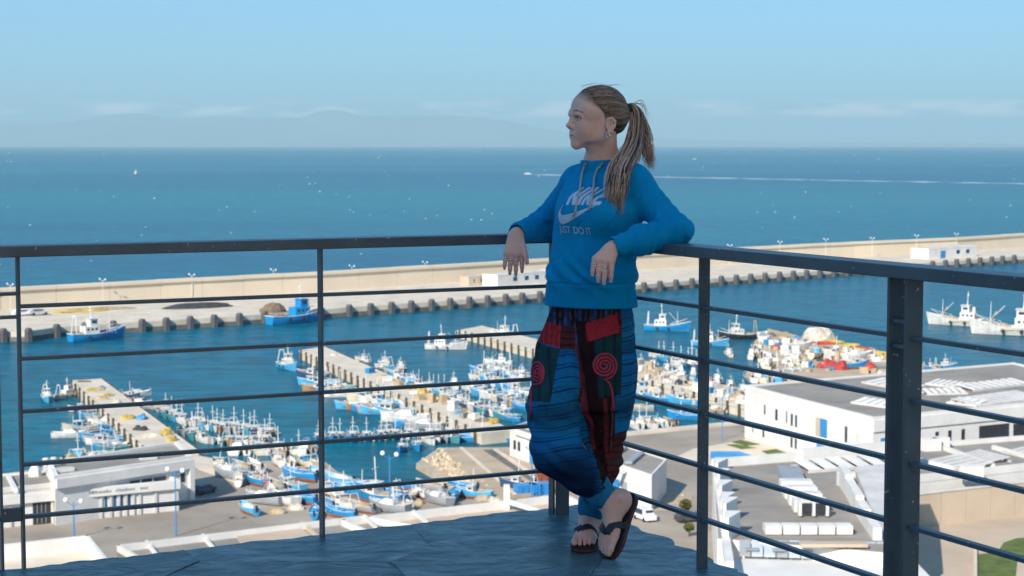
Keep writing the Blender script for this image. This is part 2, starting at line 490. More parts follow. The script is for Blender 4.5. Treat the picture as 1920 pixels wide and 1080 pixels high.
class Building:
    """walls standing on a four-or-more cornered plan, flat roof behind a parapet"""
    def __init__(s, name, label, cat, pts, z0, z1, parapet=0.5, mwall=None, mroof=None, pw=0.35):
        s.mw = mwall or M_white
        a = sum(pts[i][0]*pts[(i+1) % len(pts)][1]-pts[(i+1) % len(pts)][0]*pts[i][1] for i in range(len(pts)))
        s.sign = 1 if a > 0 else -1
        c = Vector((sum(p[0] for p in pts)/len(pts), sum(p[1] for p in pts)/len(pts), z0))
        s.c = c; s.z0 = z0; s.h = z1 - z0
        s.p = [Vector((p[0]-c.x, p[1]-c.y, 0)) for p in pts]
        s.o = thing(name, label, cat, c)
        q = s.inset(0.0)
        mb = MB(); mb.prism([(p.x, p.y) for p in q], -2.5, s.h - 0.02); mb.build('wall', s.mw, s.o)
        q = s.inset(0.1)
        mb = MB(); mb.prism([(p.x, p.y) for p in q], s.h - 0.02, s.h + 0.06); mb.build('roof', mroof or M_roof, s.o)
        if parapet > 0:
            mb = MB(); n = len(s.p); qi = s.inset(pw); qo = s.inset(-0.06)
            for i in range(n):
                j = (i+1) % n
                mb.prism([(qo[i].x, qo[i].y), (qo[j].x, qo[j].y), (qi[j].x, qi[j].y), (qi[i].x, qi[i].y)], s.h - 0.25, s.h + parapet)
            mb.build('parapet', s.mw, s.o)
    def inset(s, d):
        n = len(s.p); out = []
        for i in range(n):
            a, b, c = s.p[i-1], s.p[i], s.p[(i+1) % n]
            e1 = (b-a).normalized(); e2 = (c-b).normalized()
            n1 = Vector((-e1.y, e1.x, 0))*s.sign; n2 = Vector((-e2.y, e2.x, 0))*s.sign
            k = n1 + n2; k = k / max(0.3, (1 + n1.dot(n2)))
            out.append(b + k*d)
        return out
    def frame(s, i):
        a, b = s.p[i], s.p[(i+1) % len(s.p)]
        d = (b-a); L = d.length; d = d/L
        n = Vector((d.y, -d.x, 0))*s.sign
        return a, d, n, L
    def panel(s, i, t0, t1, z0, z1, m, name='window', proud=0.05, pane=None, label=None, thick=0.12):
        a, d, n, L = s.frame(i)
        M = Matrix(((d.x, n.x, 0, a.x), (d.y, n.y, 0, a.y), (0, 0, 1, 0), (0, 0, 0, 1)))
        mb = MB(); mb.box(L*t0, proud-thick, z0, L*t1, proud, z1, M=M)
        o = mb.build(name, m, s.o)
        if label: o['label'] = label
        if pane is not None:
            w = min(0.12, (t1-t0)*L*0.2)
            mb = MB(); mb.box(L*t0+w, proud-0.02, z0+w, L*t1-w, proud+0.012, z1-w, M=M); mb.build('pane', pane, o)
        return o
    def roofbox(s, name, p0, p1, w, z0, z1, m, parent=None, thing_=None):
        mb = MB(); mb.bar((p0.x, p0.y, (z0+z1)/2), (p1.x, p1.y, (z0+z1)/2), w, z1-z0)
        return mb.build(name, m, parent or s.o)

def roofpts(pix, z): return [gz(px, py, z) for px, py in pix]

# ---- white harbour office, lower left: annex with a row of blue slit windows, taller skewed block behind
zA = G + 3.5
annex_front_r = Vector(gz(356, 955)); annex_front_l = Vector(gz(5, 990))
u = (annex_front_r - annex_front_l).normalized(); v = Vector((-u.y, u.x))
B0 = Building('harbour_office', 'long low white harbour office annex with blue slit windows and lettered fascia', 'building',
              [annex_front_l - u*14, annex_front_r - u*1.4, annex_front_r - u*1.4 + v*5.4, annex_front_l - u*14 + v*5.4], G, zA, parapet=0.55)
L0 = (annex_front_r - u*1.4 - (annex_front_l - u*14)).length
def t0(px, py=960):
    w = Vector(gz(px, 990 - (px-5)*0.0997)); return ((w - (annex_front_l - u*14)).dot(u)) / L0
B0.panel(0, 0, 1, 2.95, 4.0, M_white, 'fascia', proud=0.5, thick=0.6)
for px in (163, 180, 199, 216, 229, 243):
    B0.panel(0, t0(px-2.4), t0(px+2.4), 0.75, 2.8, M_blue, 'window', proud=0.03, pane=M_glass)
for px in (20, 98, 128, 157, 171.5, 189.5, 207.5, 222.5, 236, 250, 262, 292, 332):
    B0.panel(0, t0(px-2.2), t0(px+2.2), 0.0, 2.9, M_white2, 'pilaster', proud=0.2)
dr = B0.panel(0, t0(62), t0(95), 0.0, 2.8, M_dark, 'door', proud=0.06)
for px in (70, 78, 86):
    a, d, n, L = B0.frame(0); M = Matrix(((d.x, n.x, 0, a.x), (d.y, n.y, 0, a.y), (0, 0, 1, 0), (0, 0, 0, 1)))
    mb = MB(); mb.box(L*t0(px)-0.05, 0.07, 0.1, L*t0(px)+0.05, 0.1, 2.7, M=M); mb.build('glazing_bar', M_steelg, dr)
# fascia lettering: too blurred in the photograph to read, kept as unreadable grey strokes
a, d, n, L = B0.frame(0); M = Matrix(((d.x, n.x, 0, a.x), (d.y, n.y, 0, a.y), (0, 0, 1, 0), (0, 0, 0, 1)))
rl = random.Random(2)
for (xa, xb) in ((138, 171), (172.5, 207), (216, 252), (262, 274)):
    x = L*t0(xa); mb = MB()
    while x < L*t0(xb):
        w = rl.uniform(0.1, 0.24); mb.box(x, 0.5, 3.32, x+w, 0.515, 3.32 + rl.choice((0.3, 0.3, 0.4)), M=M); x += w + 0.09
    mb.build('lettering', mat('grey_sign_letter', (0.22, 0.22, 0.22), 0.6, 0), B0.o)
def ac_unit(B, px, py, z, s=1.0):
    p = at_z(px, py, z) - B.c; p.z = z - B.z0
    mb = MB(); mb.box(-0.55*s, -0.35*s, 0.05, 0.55*s, 0.35*s, 0.95*s); o = mb.build('air_conditioner', M_conc, B.o, p)
    o.rotation_euler = (0, 0, 0.5)
    mb = MB(); mb.tube([(0.0, -0.36*s, 0.5*s), (0.0, -0.39*s, 0.5*s)], 0.3*s, 12); mb.build('fan_grille', M_steelg, o)
ac_unit(B0, 215, 910, zA, 1.3); ac_unit(B0, 295, 902, zA, 1.3); ac_unit(B0, 14, 929, zA, 1.1)
p = at_z(209, 918, zA) - B0.c
mb = MB(); mb.tube([(0, 0, 0), (0, 0, 3.0)], 0.05, 6); mb.build('mast', M_white2, B0.o, (p.x, p.y, 3.5))

zM = G + 5.9
B0b = Building('harbour_block', 'taller white block with deep white fascia standing behind the harbour office annex', 'building',
               roofpts([(103, 899), (361, 861), (333, 833), (90, 872)], zM), G, zM, parapet=0.45, pw=0.5)
B0b.panel(0, 0.0, 1.0, 4.75, 5.95, M_white, 'fascia', proud=0.45, thick=0.6)
B0b.panel(0, 0.965, 1.0, 0, 4.75, M_white, 'column', proud=0.45, thick=0.6)
B0b.panel(0, 0.52, 0.80, 3.55, 4.35, M_white2, 'window', proud=0.03, pane=M_glass)
for t in (0.60, 0.69): B0b.panel(0, t, t+0.012, 3.55, 4.35, M_white2, 'mullion', proud=0.06)
B0b.panel(0, 0.90, 0.945, 2.9, 4.6, M_white2, 'window', proud=0.03, pane=M_dark)
for (px, py) in ((122, 884), (278, 862)):
    p = at_z(px, py, zM) - B0b.c
    mb = MB(); mb.box(-1.1, -0.5, 0.06, 1.1, 0.5, 0.5); o = mb.build('roof_hatch', M_white2, B0b.o, (p.x, p.y, 5.9)); o.rotation_euler = (0, 0, 0.5)
for (px, py, h) in ((101, 876, 1.1), (86, 873, 0.8)):
    p = at_z(px, py, zM) - B0b.c
    mb = MB(); mb.tube([(0, 0, 0), (0, 0, h)], 0.22, 8); mb.dome((0, 0, h), 0.5, 0.5, 0.3, 8, 2); mb.build('roof_vent', M_white2, B0b.o, (p.x, p.y, 5.9))
# low roof with white beams to the far left, beside the water
zL = G + 4.2
B0c = Building('low_roof_building', 'low flat roofed white building with roof beams at the water edge', 'building',
               roofpts([(-140, 938), (112, 909), (92, 886), (-140, 905)], zL), G, zL, parapet=0.35)
for x0_, y0_, x1_, y1_ in ((30, 924, 15, 896), (104, 914, 84, 880)):
    a = at_z(x0_, y0_, zL) - B0c.c; b = at_z(x1_, y1_, zL) - B0c.c
    mb = MB(); mb.bar((a.x, a.y, 4.45), (b.x, b.y, 4.45), 0.5, 0.55); mb.build('roof_beam', M_white, B0c.o)
a = at_z(66, 893, zL) - B0c.c
mb = MB(); mb.dome((a.x, a.y, 4.25), 0.9, 0.9, 1.6, 8, 3); mb.build('roof_cowl', M_white, B0c.o)

# ---- terrace roofs just below the balcony, lower left
def terrace(name, label, pix, z, h, mfl, w=0.35, sides=None):
    pts = roofpts(pix, z)
    c = Vector((sum(p[0] for p in pts)/len(pts), sum(p[1] for p in pts)/len(pts), 0))
    o = thing(name, label, 'building', (c.x, c.y, G))
    q = [(p[0]-c.x, p[1]-c.y) for p in pts]
    mb = MB(); mb.prism(q, -2.5, z-G-h); mb.build('roof', mfl, o)
    n = len(q)
    for i in (sides if sides is not None else range(n)):
        a = Vector((*q[i], 0)); b = Vector((*q[(i+1) % n], 0)); d = (b-a).normalized(); nn = Vector((-d.y, d.x, 0))
        if nn.dot((a+b)/2) > 0: nn = -nn
        mb = MB(); mb.prism([tuple((a)[:2]), tuple(b[:2]), tuple((b+nn*w)[:2]), tuple((a+nn*w)[:2])], -2.4, z-G); mb.build('parapet', M_white, o)
    return o, c, q
terrace('terrace_roof', 'white walled roof terrace at the lower left corner below the balcony', [(-250, 1048), (166, 1003), (215, 1064), (-250, 1130)], G+7.5, 1.6, M_conc, sides=[0, 1])
T2, c2, q2 = terrace('terrace_roof', 'long roof with thin white parapet and cross beams just beyond the slate ledge', [(219, 1022), (683, 966), (860, 1000), (330, 1085)], G+6.5, 0.7, M_roof, w=0.3, sides=[0, 1, 3])
def beam(o, c, px0, py0, px1, py1, z, w=0.3, h=0.4, m=None, name='beam'):
    a = at_z(px0, py0, z); b = at_z(px1, py1, z)
    mb = MB(); mb.bar((a.x-c.x, a.y-c.y, z-G), (b.x-c.x, b.y-c.y, z-G), w, h); return mb.build(name, m or M_white, o)
beam(T2, c2, 275, 1016, 300, 1050, G+6.0); beam(T2, c2, 380, 1004, 405, 1034, G+6.0); beam(T2, c2, 565, 980, 600, 1010, G+6.0, m=M_tan)
mb = MB(); a = [at_z(*p, G+6.05) for p in ((440, 998), (555, 985), (640, 1040), (480, 1060))]
mb.prism([(p.x-c2.x, p.y-c2.y) for p in a], 5.7, 6.0); mb.build('tan_screed', M_tan, T2)
T3, c3, q3 = terrace('terrace_roof', 'white framed roof terrace with tan floor below the corner post', [(640, 974), (852, 949), (955, 938), (1060, 925), (1130, 960), (760, 1030)], G+6.5, 0.9, M_tan, w=0.4, sides=[0, 1, 2, 3, 5])
beam(T3, c3, 683, 968, 705, 990, G+6.4); beam(T3, c3, 775, 959, 800, 980, G+6.4); beam(T3, c3, 952, 940, 1010, 958, G+6.6, 0.4, 0.5)
a = at_z(950, 955, G+5.6)
mb = MB(); mb.box(-0.35, -0.35, 0, 0.35, 0.35, 3.3); mb.build('corner_pier', M_white, T3, (a.x-c3.x, a.y-c3.y, 5.2))

# ---- long white shed with blue doors behind the woman's legs
zs = G + 4.6
SH = Building('quay_shed', 'long white quay shed with blue doors seen behind the trouser legs', 'building',
              roofpts([(956, 803), (1222, 893), (1250, 863), (1010, 786)], zs), G, zs, parapet=0.18, pw=0.25)
SH.panel(0, 0.03, 0.05, 1.6, 3.0, M_dark, 'window', proud=0.03); SH.panel(0, 0.065, 0.085, 1.6, 3.0, M_dark, 'window', proud=0.03)
SH.panel(0, 0.16, 0.20, 0.0, 2.4, M_bdoor, 'door', proud=0.05)
SH.panel(0, 0.74, 0.80, 0.0, 2.6, M_bdoor, 'door', proud=0.05)
SH.panel(0, 0.81, 0.85, 0.0, 2.6, M_greyp, 'door', proud=0.05)
SH.panel(0, 0.05, 0.30, 3.75, 3.9, M_dark, 'vent_slot', proud=0.03)
for k in range(7):
    a = SH.p[0] + (SH.p[1]-SH.p[0])*(0.12+0.12*k); b = SH.p[3] + (SH.p[2]-SH.p[3])*(0.12+0.12*k)
    p0_ = a + (b-a)*0.15; p1_ = a + (b-a)*0.85
    mb = MB(); mb.bar((p0_.x, p0_.y, 4.95), (p1_.x, p1_.y, 4.95), 1.0, 0.35); mb.build('rooflight', M_greyp, SH.o)
for k in range(3):
    a, d, n, L = SH.frame(0)
    mb = MB(); x = L*(0.66+0.09*k); b0 = a + d*x + n*0.05; mb.bar((b0.x, b0.y, 4.1), (b0.x+n.x*2.0, b0.y+n.y*2.0, 3.5), 0.9, 0.12); mb.build('awning', M_white2, SH.o)

# ---- large white market hall, right
zh = G + 8.3
A = gz(1397, 726, zh); Bq = gz(1637, 787, zh); Cq = gz(2150, 738, zh); Dq = gz(1900, 683, zh)
H1 = Building('market_hall', 'large white fish market hall with grey flat roof and blue window', 'building', [A, Bq, Cq, Dq], G, zh, parapet=0.35, pw=0.5)
def th(px, i=0):
    # where the pixel column px falls along facade i
    a, d, n, L = H1.frame(i); a = a + H1.c; r = ray(px, 800); k = r.x/r.y
    t = (k*a.y - a.x)/(d.x - k*d.y); return t/L
for px, w, z0, z1 in ((1434, 2.0, 4.6, 6.4), (1456, 3.0, 4.2, 6.2), (1475, 1.5, 4.3, 6.3), (1485, 2.6, 4.0, 6.1), (1493, 2.6, 4.0, 6.1), (1587, 3.2, 3.8, 6.4), (1412, 1.2, 1.2, 2.2), (1432, 2.4, 0.9, 2.3), (1485, 2.6, 0.6, 2.4), (1493, 2.6, 0.6, 2.4)):
    H1.panel(0, th(px-w), th(px+w), z0, z1, M_white2, 'window', proud=0.04, pane=M_glass)
H1.panel(0, th(1530), th(1538), 3.7, 6.5, M_tan, 'shutter', proud=0.08)
H1.panel(0, th(1538), th(1551), 3.7, 6.5, M_bdoor, 'window', proud=0.06, pane=M_bdoor)
H1.panel(0, th(1532), th(1551), 0.0, 2.5, M_bdoor, 'door', proud=0.06)
H1.panel(0, th(1606), th(1614), 0.0, 5.6, M_white2, 'door', proud=0.06)
for k in range(6):
    H1.panel(0, 0.02+0.165*k, 0.022+0.165*k, 0.1, 8.0, M_white2, 'joint', proud=0.015)
H1.panel(1, 0.0, 1.0, 6.5, 8.2, M_white, 'fascia', proud=0.25, thick=0.4)
H1.panel(1, th(1650, 1), th(1661, 1), 0.6, 5.6, M_white2, 'window', proud=0.05, pane=M_bdoor)
for px in (1757, 1781, 1806): H1.panel(1, th(px-3, 1), th(px+3, 1), 2.2, 5.6, M_dark, 'window', proud=0.05)
H1.panel(1, th(1836, 1), th(1892, 1), 2.0, 5.8, M_dark, 'opening', proud=0.04)
H1.panel(1, th(1838, 1), th(1890, 1), 2.0, 3.0, M_tan, 'crate_stack', proud=0.2)
H1.panel(1, th(1900, 1), th(1960, 1), 2.6, 5.6, M_dark, 'opening', proud=0.05)
def skylights(B, px0, py0, px1, py1, z, n, length, w, m=M_white, tilt=0.5, name='rooflight', ang=None):
    """a curb with n tilted white panels from one photo point to another"""
    a = at_z(px0, py0, z) - B.c; b = at_z(px1, py1, z) - B.c; hz = z - B.z0
    a.z = b.z = hz; d = (b-a); L = d.length; d = d/L; nn = Vector((-d.y, d.x, 0))
    mb = MB()
    mb.bar(a + Vector((0, 0, 0.12)), b + Vector((0, 0, 0.12)), 0.2, 0.5)
    mb.bar(a + nn*length + Vector((0, 0, 0.12)), b + nn*length + Vector((0, 0, 0.12)), 0.2, 0.5)
    curb = mb.build('rooflight_curb', M_white2, B.o)
    for k in range(n):
        p = a + d*(L*(k+0.5)/n); g_ = L/n*w
        mb = MB()
        vs = [p - d*g_/2, p + d*g_/2, p + d*g_/2 + nn*length, p - d*g_/2 + nn*length]
        lo, hi = 0.35, 0.35 + tilt
        top = [vs[0]+Vector((0,0,lo)), vs[1]+Vector((0,0,lo)), vs[2]+Vector((0,0,hi)), vs[3]+Vector((0,0,hi))]
        bot = [q - Vector((0, 0, 0.12)) for q in top]
        mb.add(bot+top, ((0,3,2,1),(4,5,6,7),(0,1,5,4),(1,2,6,5),(2,3,7,6),(3,0,4,7))); mb.build(name, m, curb)
skylights(H1, 1596, 757, 1668, 767, zh, 5, 3.0, 0.75)
skylights(H1, 1616, 719, 1700, 735, zh, 6, 4.0, 0.6)
skylights(H1, 1735, 722, 1800, 730, zh, 6, 3.0, 0.6)
skylights(H1, 1738, 742, 1815, 740, zh, 6, 2.6, 0.7)
skylights(H1, 1825, 735, 1935, 722, zh, 8, 4.0, 0.6)
skylights(H1, 1775, 757, 1832, 764, zh, 4, 3.0, 0.7)
skylights(H1, 1836, 765, 1960, 748, zh, 9, 5.5, 0.8, M_white2)
a_ = at_z(1880, 688, zh) - H1.c
# ---- middle white block between the hall and the courtyard
zk = G + 5.5
H2 = Building('market_annex', 'white market annex roofs with rows of pale rooflights above the tan courtyard', 'building',
              roofpts([(1690, 905), (1990, 872), (1960, 822), (1652, 846)], zk), G, zk, parapet=0.7, pw=0.5)
skylights(H2, 1738, 866, 1808, 884, zk, 5, 5.0, 0.65, M_white2); skylights(H2, 1790, 857, 1850, 872, zk, 6, 4.0, 0.7, M_white2); skylights(H2, 1880, 850, 1960, 868, zk, 6, 4.0, 0.6, M_white2)
for x0_, y0_, x1_, y1_ in ((1766, 843, 1862, 878), (1862, 843, 1960, 870), (1725, 868, 1790, 884)):
    a = at_z(x0_, y0_, zk)-H2.c; b = at_z(x1_, y1_, zk)-H2.c
    mb = MB(); mb.bar((a.x, a.y, 5.8), (b.x, b.y, 5.8), 0.5, 0.7); mb.build('roof_upstand', M_white, H2.o)
for px, py in ((1744, 845), (1760, 842), (1822, 897)):
    a = at_z(px, py, zk)-H2.c
    mb = MB(); mb.box(-1.3, -0.8, 0, 1.3, 0.8, 1.7); o = mb.build('plant_box', M_white, H2.o, (a.x, a.y, 5.5)); o.rotation_euler = (0, 0, 0.3)

# ---- nearest white building, lower right: finned end wall, roof deck with plant, glazed lower front
zr = G + 8.0
H3p = roofpts([(1345, 1010), (1700, 1040), (1690, 850), (1336, 878)], zr)
H3 = Building('front_building', 'near white building with stepped fin wall and grey roof deck below the right railing', 'building', H3p, G, zr, parapet=0.0)
P3_ = H3.p
def on3(px, py, z=zr):
    q = at_z(px, py, z) - H3.c; q.z = z - G; return q
mb = MB(); a = on3(1336, 876); b = on3(1720, 846); mb.bar(a + Vector((0, 0, 0.5)), b + Vector((0, 0, 0.5)), 0.6, 1.1); mb.build('parapet', M_white, H3.o)
mb = MB(); a = on3(1500, 864); mb.bar(a + Vector((0, 0, 0.8)), b + Vector((0, 0.2, 0.8)), 1.2, 1.4); mb.build('parapet', M_white, H3.o)
# stepped fins along the left edge
fa = on3(1340, 880); fb = on3(1358, 1000)
for k in range(6):
    p = fa + (fb-fa)*(k/5.0)
    d = (fb-fa).normalized(); nn = Vector((-d.y, d.x, 0))
    if nn.x < 0: nn = -nn
    p2 = p + (fb-fa)*(0.105)
    mb = MB()
    w = 1.6
    h0 = 1.5 if k < 4 else 2.4
    vs = [p, p + nn*w, p2, p2 + nn*0.25]
    # a triangular fin, solid, standing on the roof edge
    mb.prism([(p.x, p.y), (p.x+nn.x*w, p.y+nn.y*w), (p.x+nn.x*w+d.x*0.5, p.y+nn.y*w+d.y*0.5), (p2.x+nn.x*0.3, p2.y+nn.y*0.3), (p2.x, p2.y)], 7.0, 8.0+h0)
    mb.build('fin', M_white, H3.o)
mb = MB(); p = fa; q = on3(1368, 1060); d = (q-p).normalized(); nn = Vector((d.y, -d.x, 0)); mb.bar(p + nn*-0.1 + Vector((0, 0, -0.1)), q + Vector((0, 0, -0.1)), 0.8, 1.0); mb.build('parapet', M_white, H3.o)
# rooflight row at the back
skylights(H3, 1516, 888, 1700, 874, zr, 6, 4.2, 0.72, M_white, tilt=0.7)
# duct run on the deck
dk = [on3(1478, 893), on3(1488, 918), on3(1508, 942), on3(1522, 966)]
mb = MB(); mb.bar(dk[0] + Vector((0, 0, 0.7)), dk[1] + Vector((0, 0, 0.7)), 2.6, 1.2); mb.build('duct', M_greyp, H3.o)
for k in range(4):
    p = dk[1] + (dk[3]-dk[1])*((k+0.5)/4); dd = (dk[3]-dk[1]).normalized()
    mb = MB(); mb.bar(p - dd*1.1 + Vector((0, 0, 0.8)), p + dd*1.1 + Vector((0, 0, 0.8)), 3.6, 1.3); mb.build('plant_unit', M_white, H3.o)
    mb = MB(); mb.bar(p - dd*0.7 + Vector((0, 0, 1.46)), p + dd*0.7 + Vector((0, 0, 1.46)), 2.6, 0.06); mb.build('vent_louvre', M_white2, H3.o)
mb = MB(); p = dk[3] + (dk[3]-dk[2])*0.15; mb.bar(p + Vector((-1.2, 0, 1.0)), p + Vector((1.3, 0, 1.0)), 0.9, 0.9); mb.build('plant_frame', M_dark, H3.o)
for dx_ in (-1.4, 0.05, 1.5):
    mb = MB(); mb.bar(p + Vector((dx_-0.2, -0.1, 1.0)), p + Vector((dx_+0.1, -0.1, 1.0)), 1.1, 1.5); mb.build('plant_panel', M_white, H3.o)
# long white bench-like rooflight and lower glazing strip
p = on3(1432, 1002); q = on3(1598, 1002)
for k in range(5):
    a = p + (q-p)*(k/5+0.01); b = p + (q-p)*((k+1)/5-0.01)
    mb = MB(); mb.bar(a + Vector((0, 0, 0.6)), b + Vector((0, 0, 0.6)), 1.6, 0.9); mb.build('rooflight', M_white, H3.o)
    mb = MB(); mb.bar(a + Vector((0, 1.6, 0.5)), b + Vector((0, 1.6, 0.5)), 0.7, 0.7); mb.build('rooflight_back', M_tan, H3.o)
# lean-to glass roof in front of the deck
g0 = on3(1385, 1016, G+7.9); g1 = on3(1690, 1022, G+7.9); h0_ = on3(1385, 1043, G+6.9); h1_ = on3(1690, 1052, G+6.9)
for k in range(13):
    a = g0 + (g1-g0)*(k/13+0.004); b = g0 + (g1-g0)*((k+1)/13-0.004); c = h0_ + (h1_-h0_)*((k+1)/13-0.004); d = h0_ + (h1_-h0_)*(k/13+0.004)
    up = Vector((0, 0, 0.25)); mb = MB()
    mb.add([a, b, c, d, a+up, b+up, c+up, d+up], ((0,1,2,3),(7,6,5,4),(0,4,5,1),(1,5,6,2),(2,6,7,3),(3,7,4,0)))
    mb.build('glass_panel', M_sky if k % 3 else M_greyp, H3.o)
for k in range(6):
    a = h0_ + (h1_-h0_)*((k+0.25)/6); b = h0_ + (h1_-h0_)*((k+0.75)/6)
    mid = lambda u_, t_: u_ + (g0-h0_)*t_
    mb = MB(); mb.bar(mid(a, 0.3) + Vector((0, 0, 0.34)), mid(b, 0.3) + Vector((0, 0, 0.34)), 0.9, 0.12); mb.build('vent_flap', M_greyp, H3.o)
p = on3(1500, 1027, G+8.1); q = on3(1625, 1027, G+8.1)
mb = MB(); mb.bar(p + Vector((0, 0, 0.35)), q + Vector((0, 0, 0.35)), 1.4, 0.35); mb.build('ridge_cap', M_tan, H3.o)
# low white front below it
p = on3(1370, 1046, G+6.6); q = on3(1720, 1056, G+6.6)
mb = MB(); mb.prism([(p.x, p.y), (q.x, q.y), (q.x, q.y-14), (p.x-1.2, p.y-14)], -2.4, 6.6); mb.build('front_wall', M_white, H3.o)
# white stair wall and screen on the right of the deck
sw = [on3(1578, 908), on3(1592, 930), on3(1612, 965), on3(1625, 985), on3(1645, 1014)]
for k in range(4):
    mb = MB(); h = 2.4 - 0.35*k
    mb.bar(sw[k] + Vector((0, 0, h/2)), sw[k+1] + Vector((0, 0, h/2)), 0.9, h); mb.build('stair_wall', M_white, H3.o)
scr = [on3(1600, 905), on3(1700, 895), on3(1700, 990), on3(1640, 1000)]
mb = MB(); mb.prism([(p.x, p.y) for p in scr], 8.1, 9.9); mb.build('stair_block', M_white2, H3.o)
mb = MB(); p = on3(1572, 912); mb.bar(p + Vector((0, 0, 0.8)), p + Vector((3.0, 0.4, 0.8)), 1.5, 1.6); mb.build('stair_block', M_white, H3.o)

# ---- tan courtyard walls, lawn, lower right
cw = thing('courtyard_wall', 'tall tan rendered courtyard wall at the right edge below the market annex', 'wall', (*gz(1725, 960), G))
o_ = Vector((*gz(1725, 960), G))
def cpt(px, py, z): 
    q = at_z(px, py, z) - o_; return q
pa = cpt(1715, 928, G+4.2); pb = cpt(1990, 896, G+4.2)
n_ = 6
for k in range(n_):
    a = pa + (pb-pa)*(k/n_+0.002); b = pa + (pb-pa)*((k+1)/n_-0.002)
    mb = MB(); mb.bar((a.x, a.y, 1.0), (b.x, b.y, 1.0), 0.5, 6.4); mb.build('wall_bay', M_tan, cw)
mb = MB(); mb.bar((pa.x, pa.y, 4.28), (pb.x, pb.y, 4.28), 0.7, 0.16); mb.build('coping', M_white2, cw)
mb = MB(); mb.prism([gz(1650, 975), gz(2100, 945), gz(2100, 1150), gz(1650, 1150)], G, G+0.05)
tag(mb.build('courtyard', M_tan), 'tan paved courtyard below the tall rendered wall', kind='structure')
mb = MB(); mb.prism([gz(1834, 1040, G+.06), gz(1870, 1036, G+.06), gz(1882, 1018, G+.06), gz(1905, 1010, G+.06), gz(1990, 1004, G+.06), gz(1990, 1040, G+.06), gz(1908, 1046, G+.06), gz(1900, 1120, G+.06), gz(1834, 1120, G+.06)], G+0.05, G+0.12)
tag(mb.build('lawn', M_grass), 'green lawn in the tan courtyard', kind='structure')
mb = MB(); a = at_z(1829, 1030, G); mb.prism([gz(1826, 1032), gz(1832, 1032), gz(1832, 1120), gz(1826, 1120)], G, G+0.5)
tag(mb.build('garden_kerb', M_conc), 'low pale wall edging the courtyard lawn', 'wall')

# ---- paving round the market hall
mb = MB(); mb.prism([gz(1262, 860, G), gz(1300, 842, G), gz(1392, 826, G), gz(1400, 822, G), gz(1640, 892, G), gz(1640, 930, G), gz(1330, 880, G)], G, G+0.06)
tag(mb.build('pavement', M_conc), 'pale paving in front of the market hall', kind='structure')
for pix, lab in (([(1372, 829), (1390, 825), (1425, 833), (1400, 836)], 'upper grass bed by the market hall corner'), ([(1362, 834), (1380, 833), (1418, 840), (1390, 842)], 'middle grass bed in the market hall paving'), ([(1428, 846), (1455, 842), (1482, 852), (1440, 852)], 'grass bed close under the market hall wall')):
    mb = MB(); mb.prism([gz(px, py, G+.08) for px, py in pix], G+0.05, G+0.12)
    tag(mb.build('grass_bed', M_grass), lab, kind='structure')
mb = MB(); mb.prism([gz(px, py, G+.08) for px, py in ((1332, 846), (1385, 846), (1425, 858), (1332, 862))], G+0.05, G+0.075)
tag(mb.build('blue_paving', mat('blue_paving_paint', (0.06, 0.30, 0.58), 0.7, 0.15, 0.3)), 'blue painted patch of paving', kind='structure')
# pale road and verge right of the shed
mb = MB(); mb.prism([gz(1150, 935), gz(1255, 925), gz(1300, 930), gz(1290, 955), gz(1150, 960)], G, G+0.05)
tag(mb.build('pavement', M_sand), 'sandy verge beside the quay shed', kind='structure')
mb = MB(); mb.prism([gz(1175, 812), gz(1395, 791), gz(1395, 796), gz(1175, 818)], G, G+0.3)
tag(mb.build('quay_kerb', M_conc), 'pale kerb along the basin quay', kind='structure')
mb = MB(); mb.prism([gz(330, 846), gz(400, 860), gz(440, 905), gz(372, 880)], G, G+0.05)
tag(mb.build('quay_strip', M_conc), 'pale concrete strip at the root of the short pier', kind='structure')
rk2 = random.Random(11)
for k in range(9):
    a = at_z(1160+15*k, 938-1.1*k + rk2.uniform(-1, 1), G)
    o = link('kerb_stone', rocks[k % 5], None, a); o.scale = (0.45, 0.4, 0.3)
    tag(o, 'pale painted stone edging the sandy verge, %s from the quay shed end' % ['first','second','third','fourth','fifth','sixth','seventh','eighth','ninth'][k], 'stone', 'painted stones edging the verge')

# ---- small buildings on the breakwater
def hut(name, label, px0, py0, px1, py1, hpx, depth, wins, mw, door=None):
    a = at_z(px0, py0, GB); b = at_z(px1, py1, GB); d = (b-a).normalized(); n = Vector((-d.y, d.x, 0))
    h = hpx*a.y/FPX
    B = Building(name, label, 'building', [(a.x, a.y), (b.x, b.y), ((b+n*depth).x, (b+n*depth).y), ((a+n*depth).x, (a+n*depth).y)], GB, GB+h, parapet=0.15, mwall=mw, pw=0.3, mroof=M_white2)
    for t in wins: B.panel(0, t-0.035, t+0.035, h*0.35, h*0.75, M_bdoor, 'window', proud=0.05, pane=M_glass)
    if door: B.panel(0, door-0.05, door+0.05, 0, h*0.75, M_bdoor, 'door', proud=0.06)
    return B
hut('breakwater_cabin', 'white cabin with blue windows on the breakwater beside the woman', 933, 537, 1040, 528, 21, 7, (0.3, 0.5, 0.68, 0.86), M_white)
hut('brown_hut', 'small brown hut next to the white breakwater cabin', 879, 536, 912, 534, 17, 5, (0.3, 0.7), M_tan)
hut('customs_hut', 'white flat roofed hut with blue door far along the breakwater', 1741, 486, 1832, 480, 19, 9, (0.6, 0.8), M_white, 0.29)
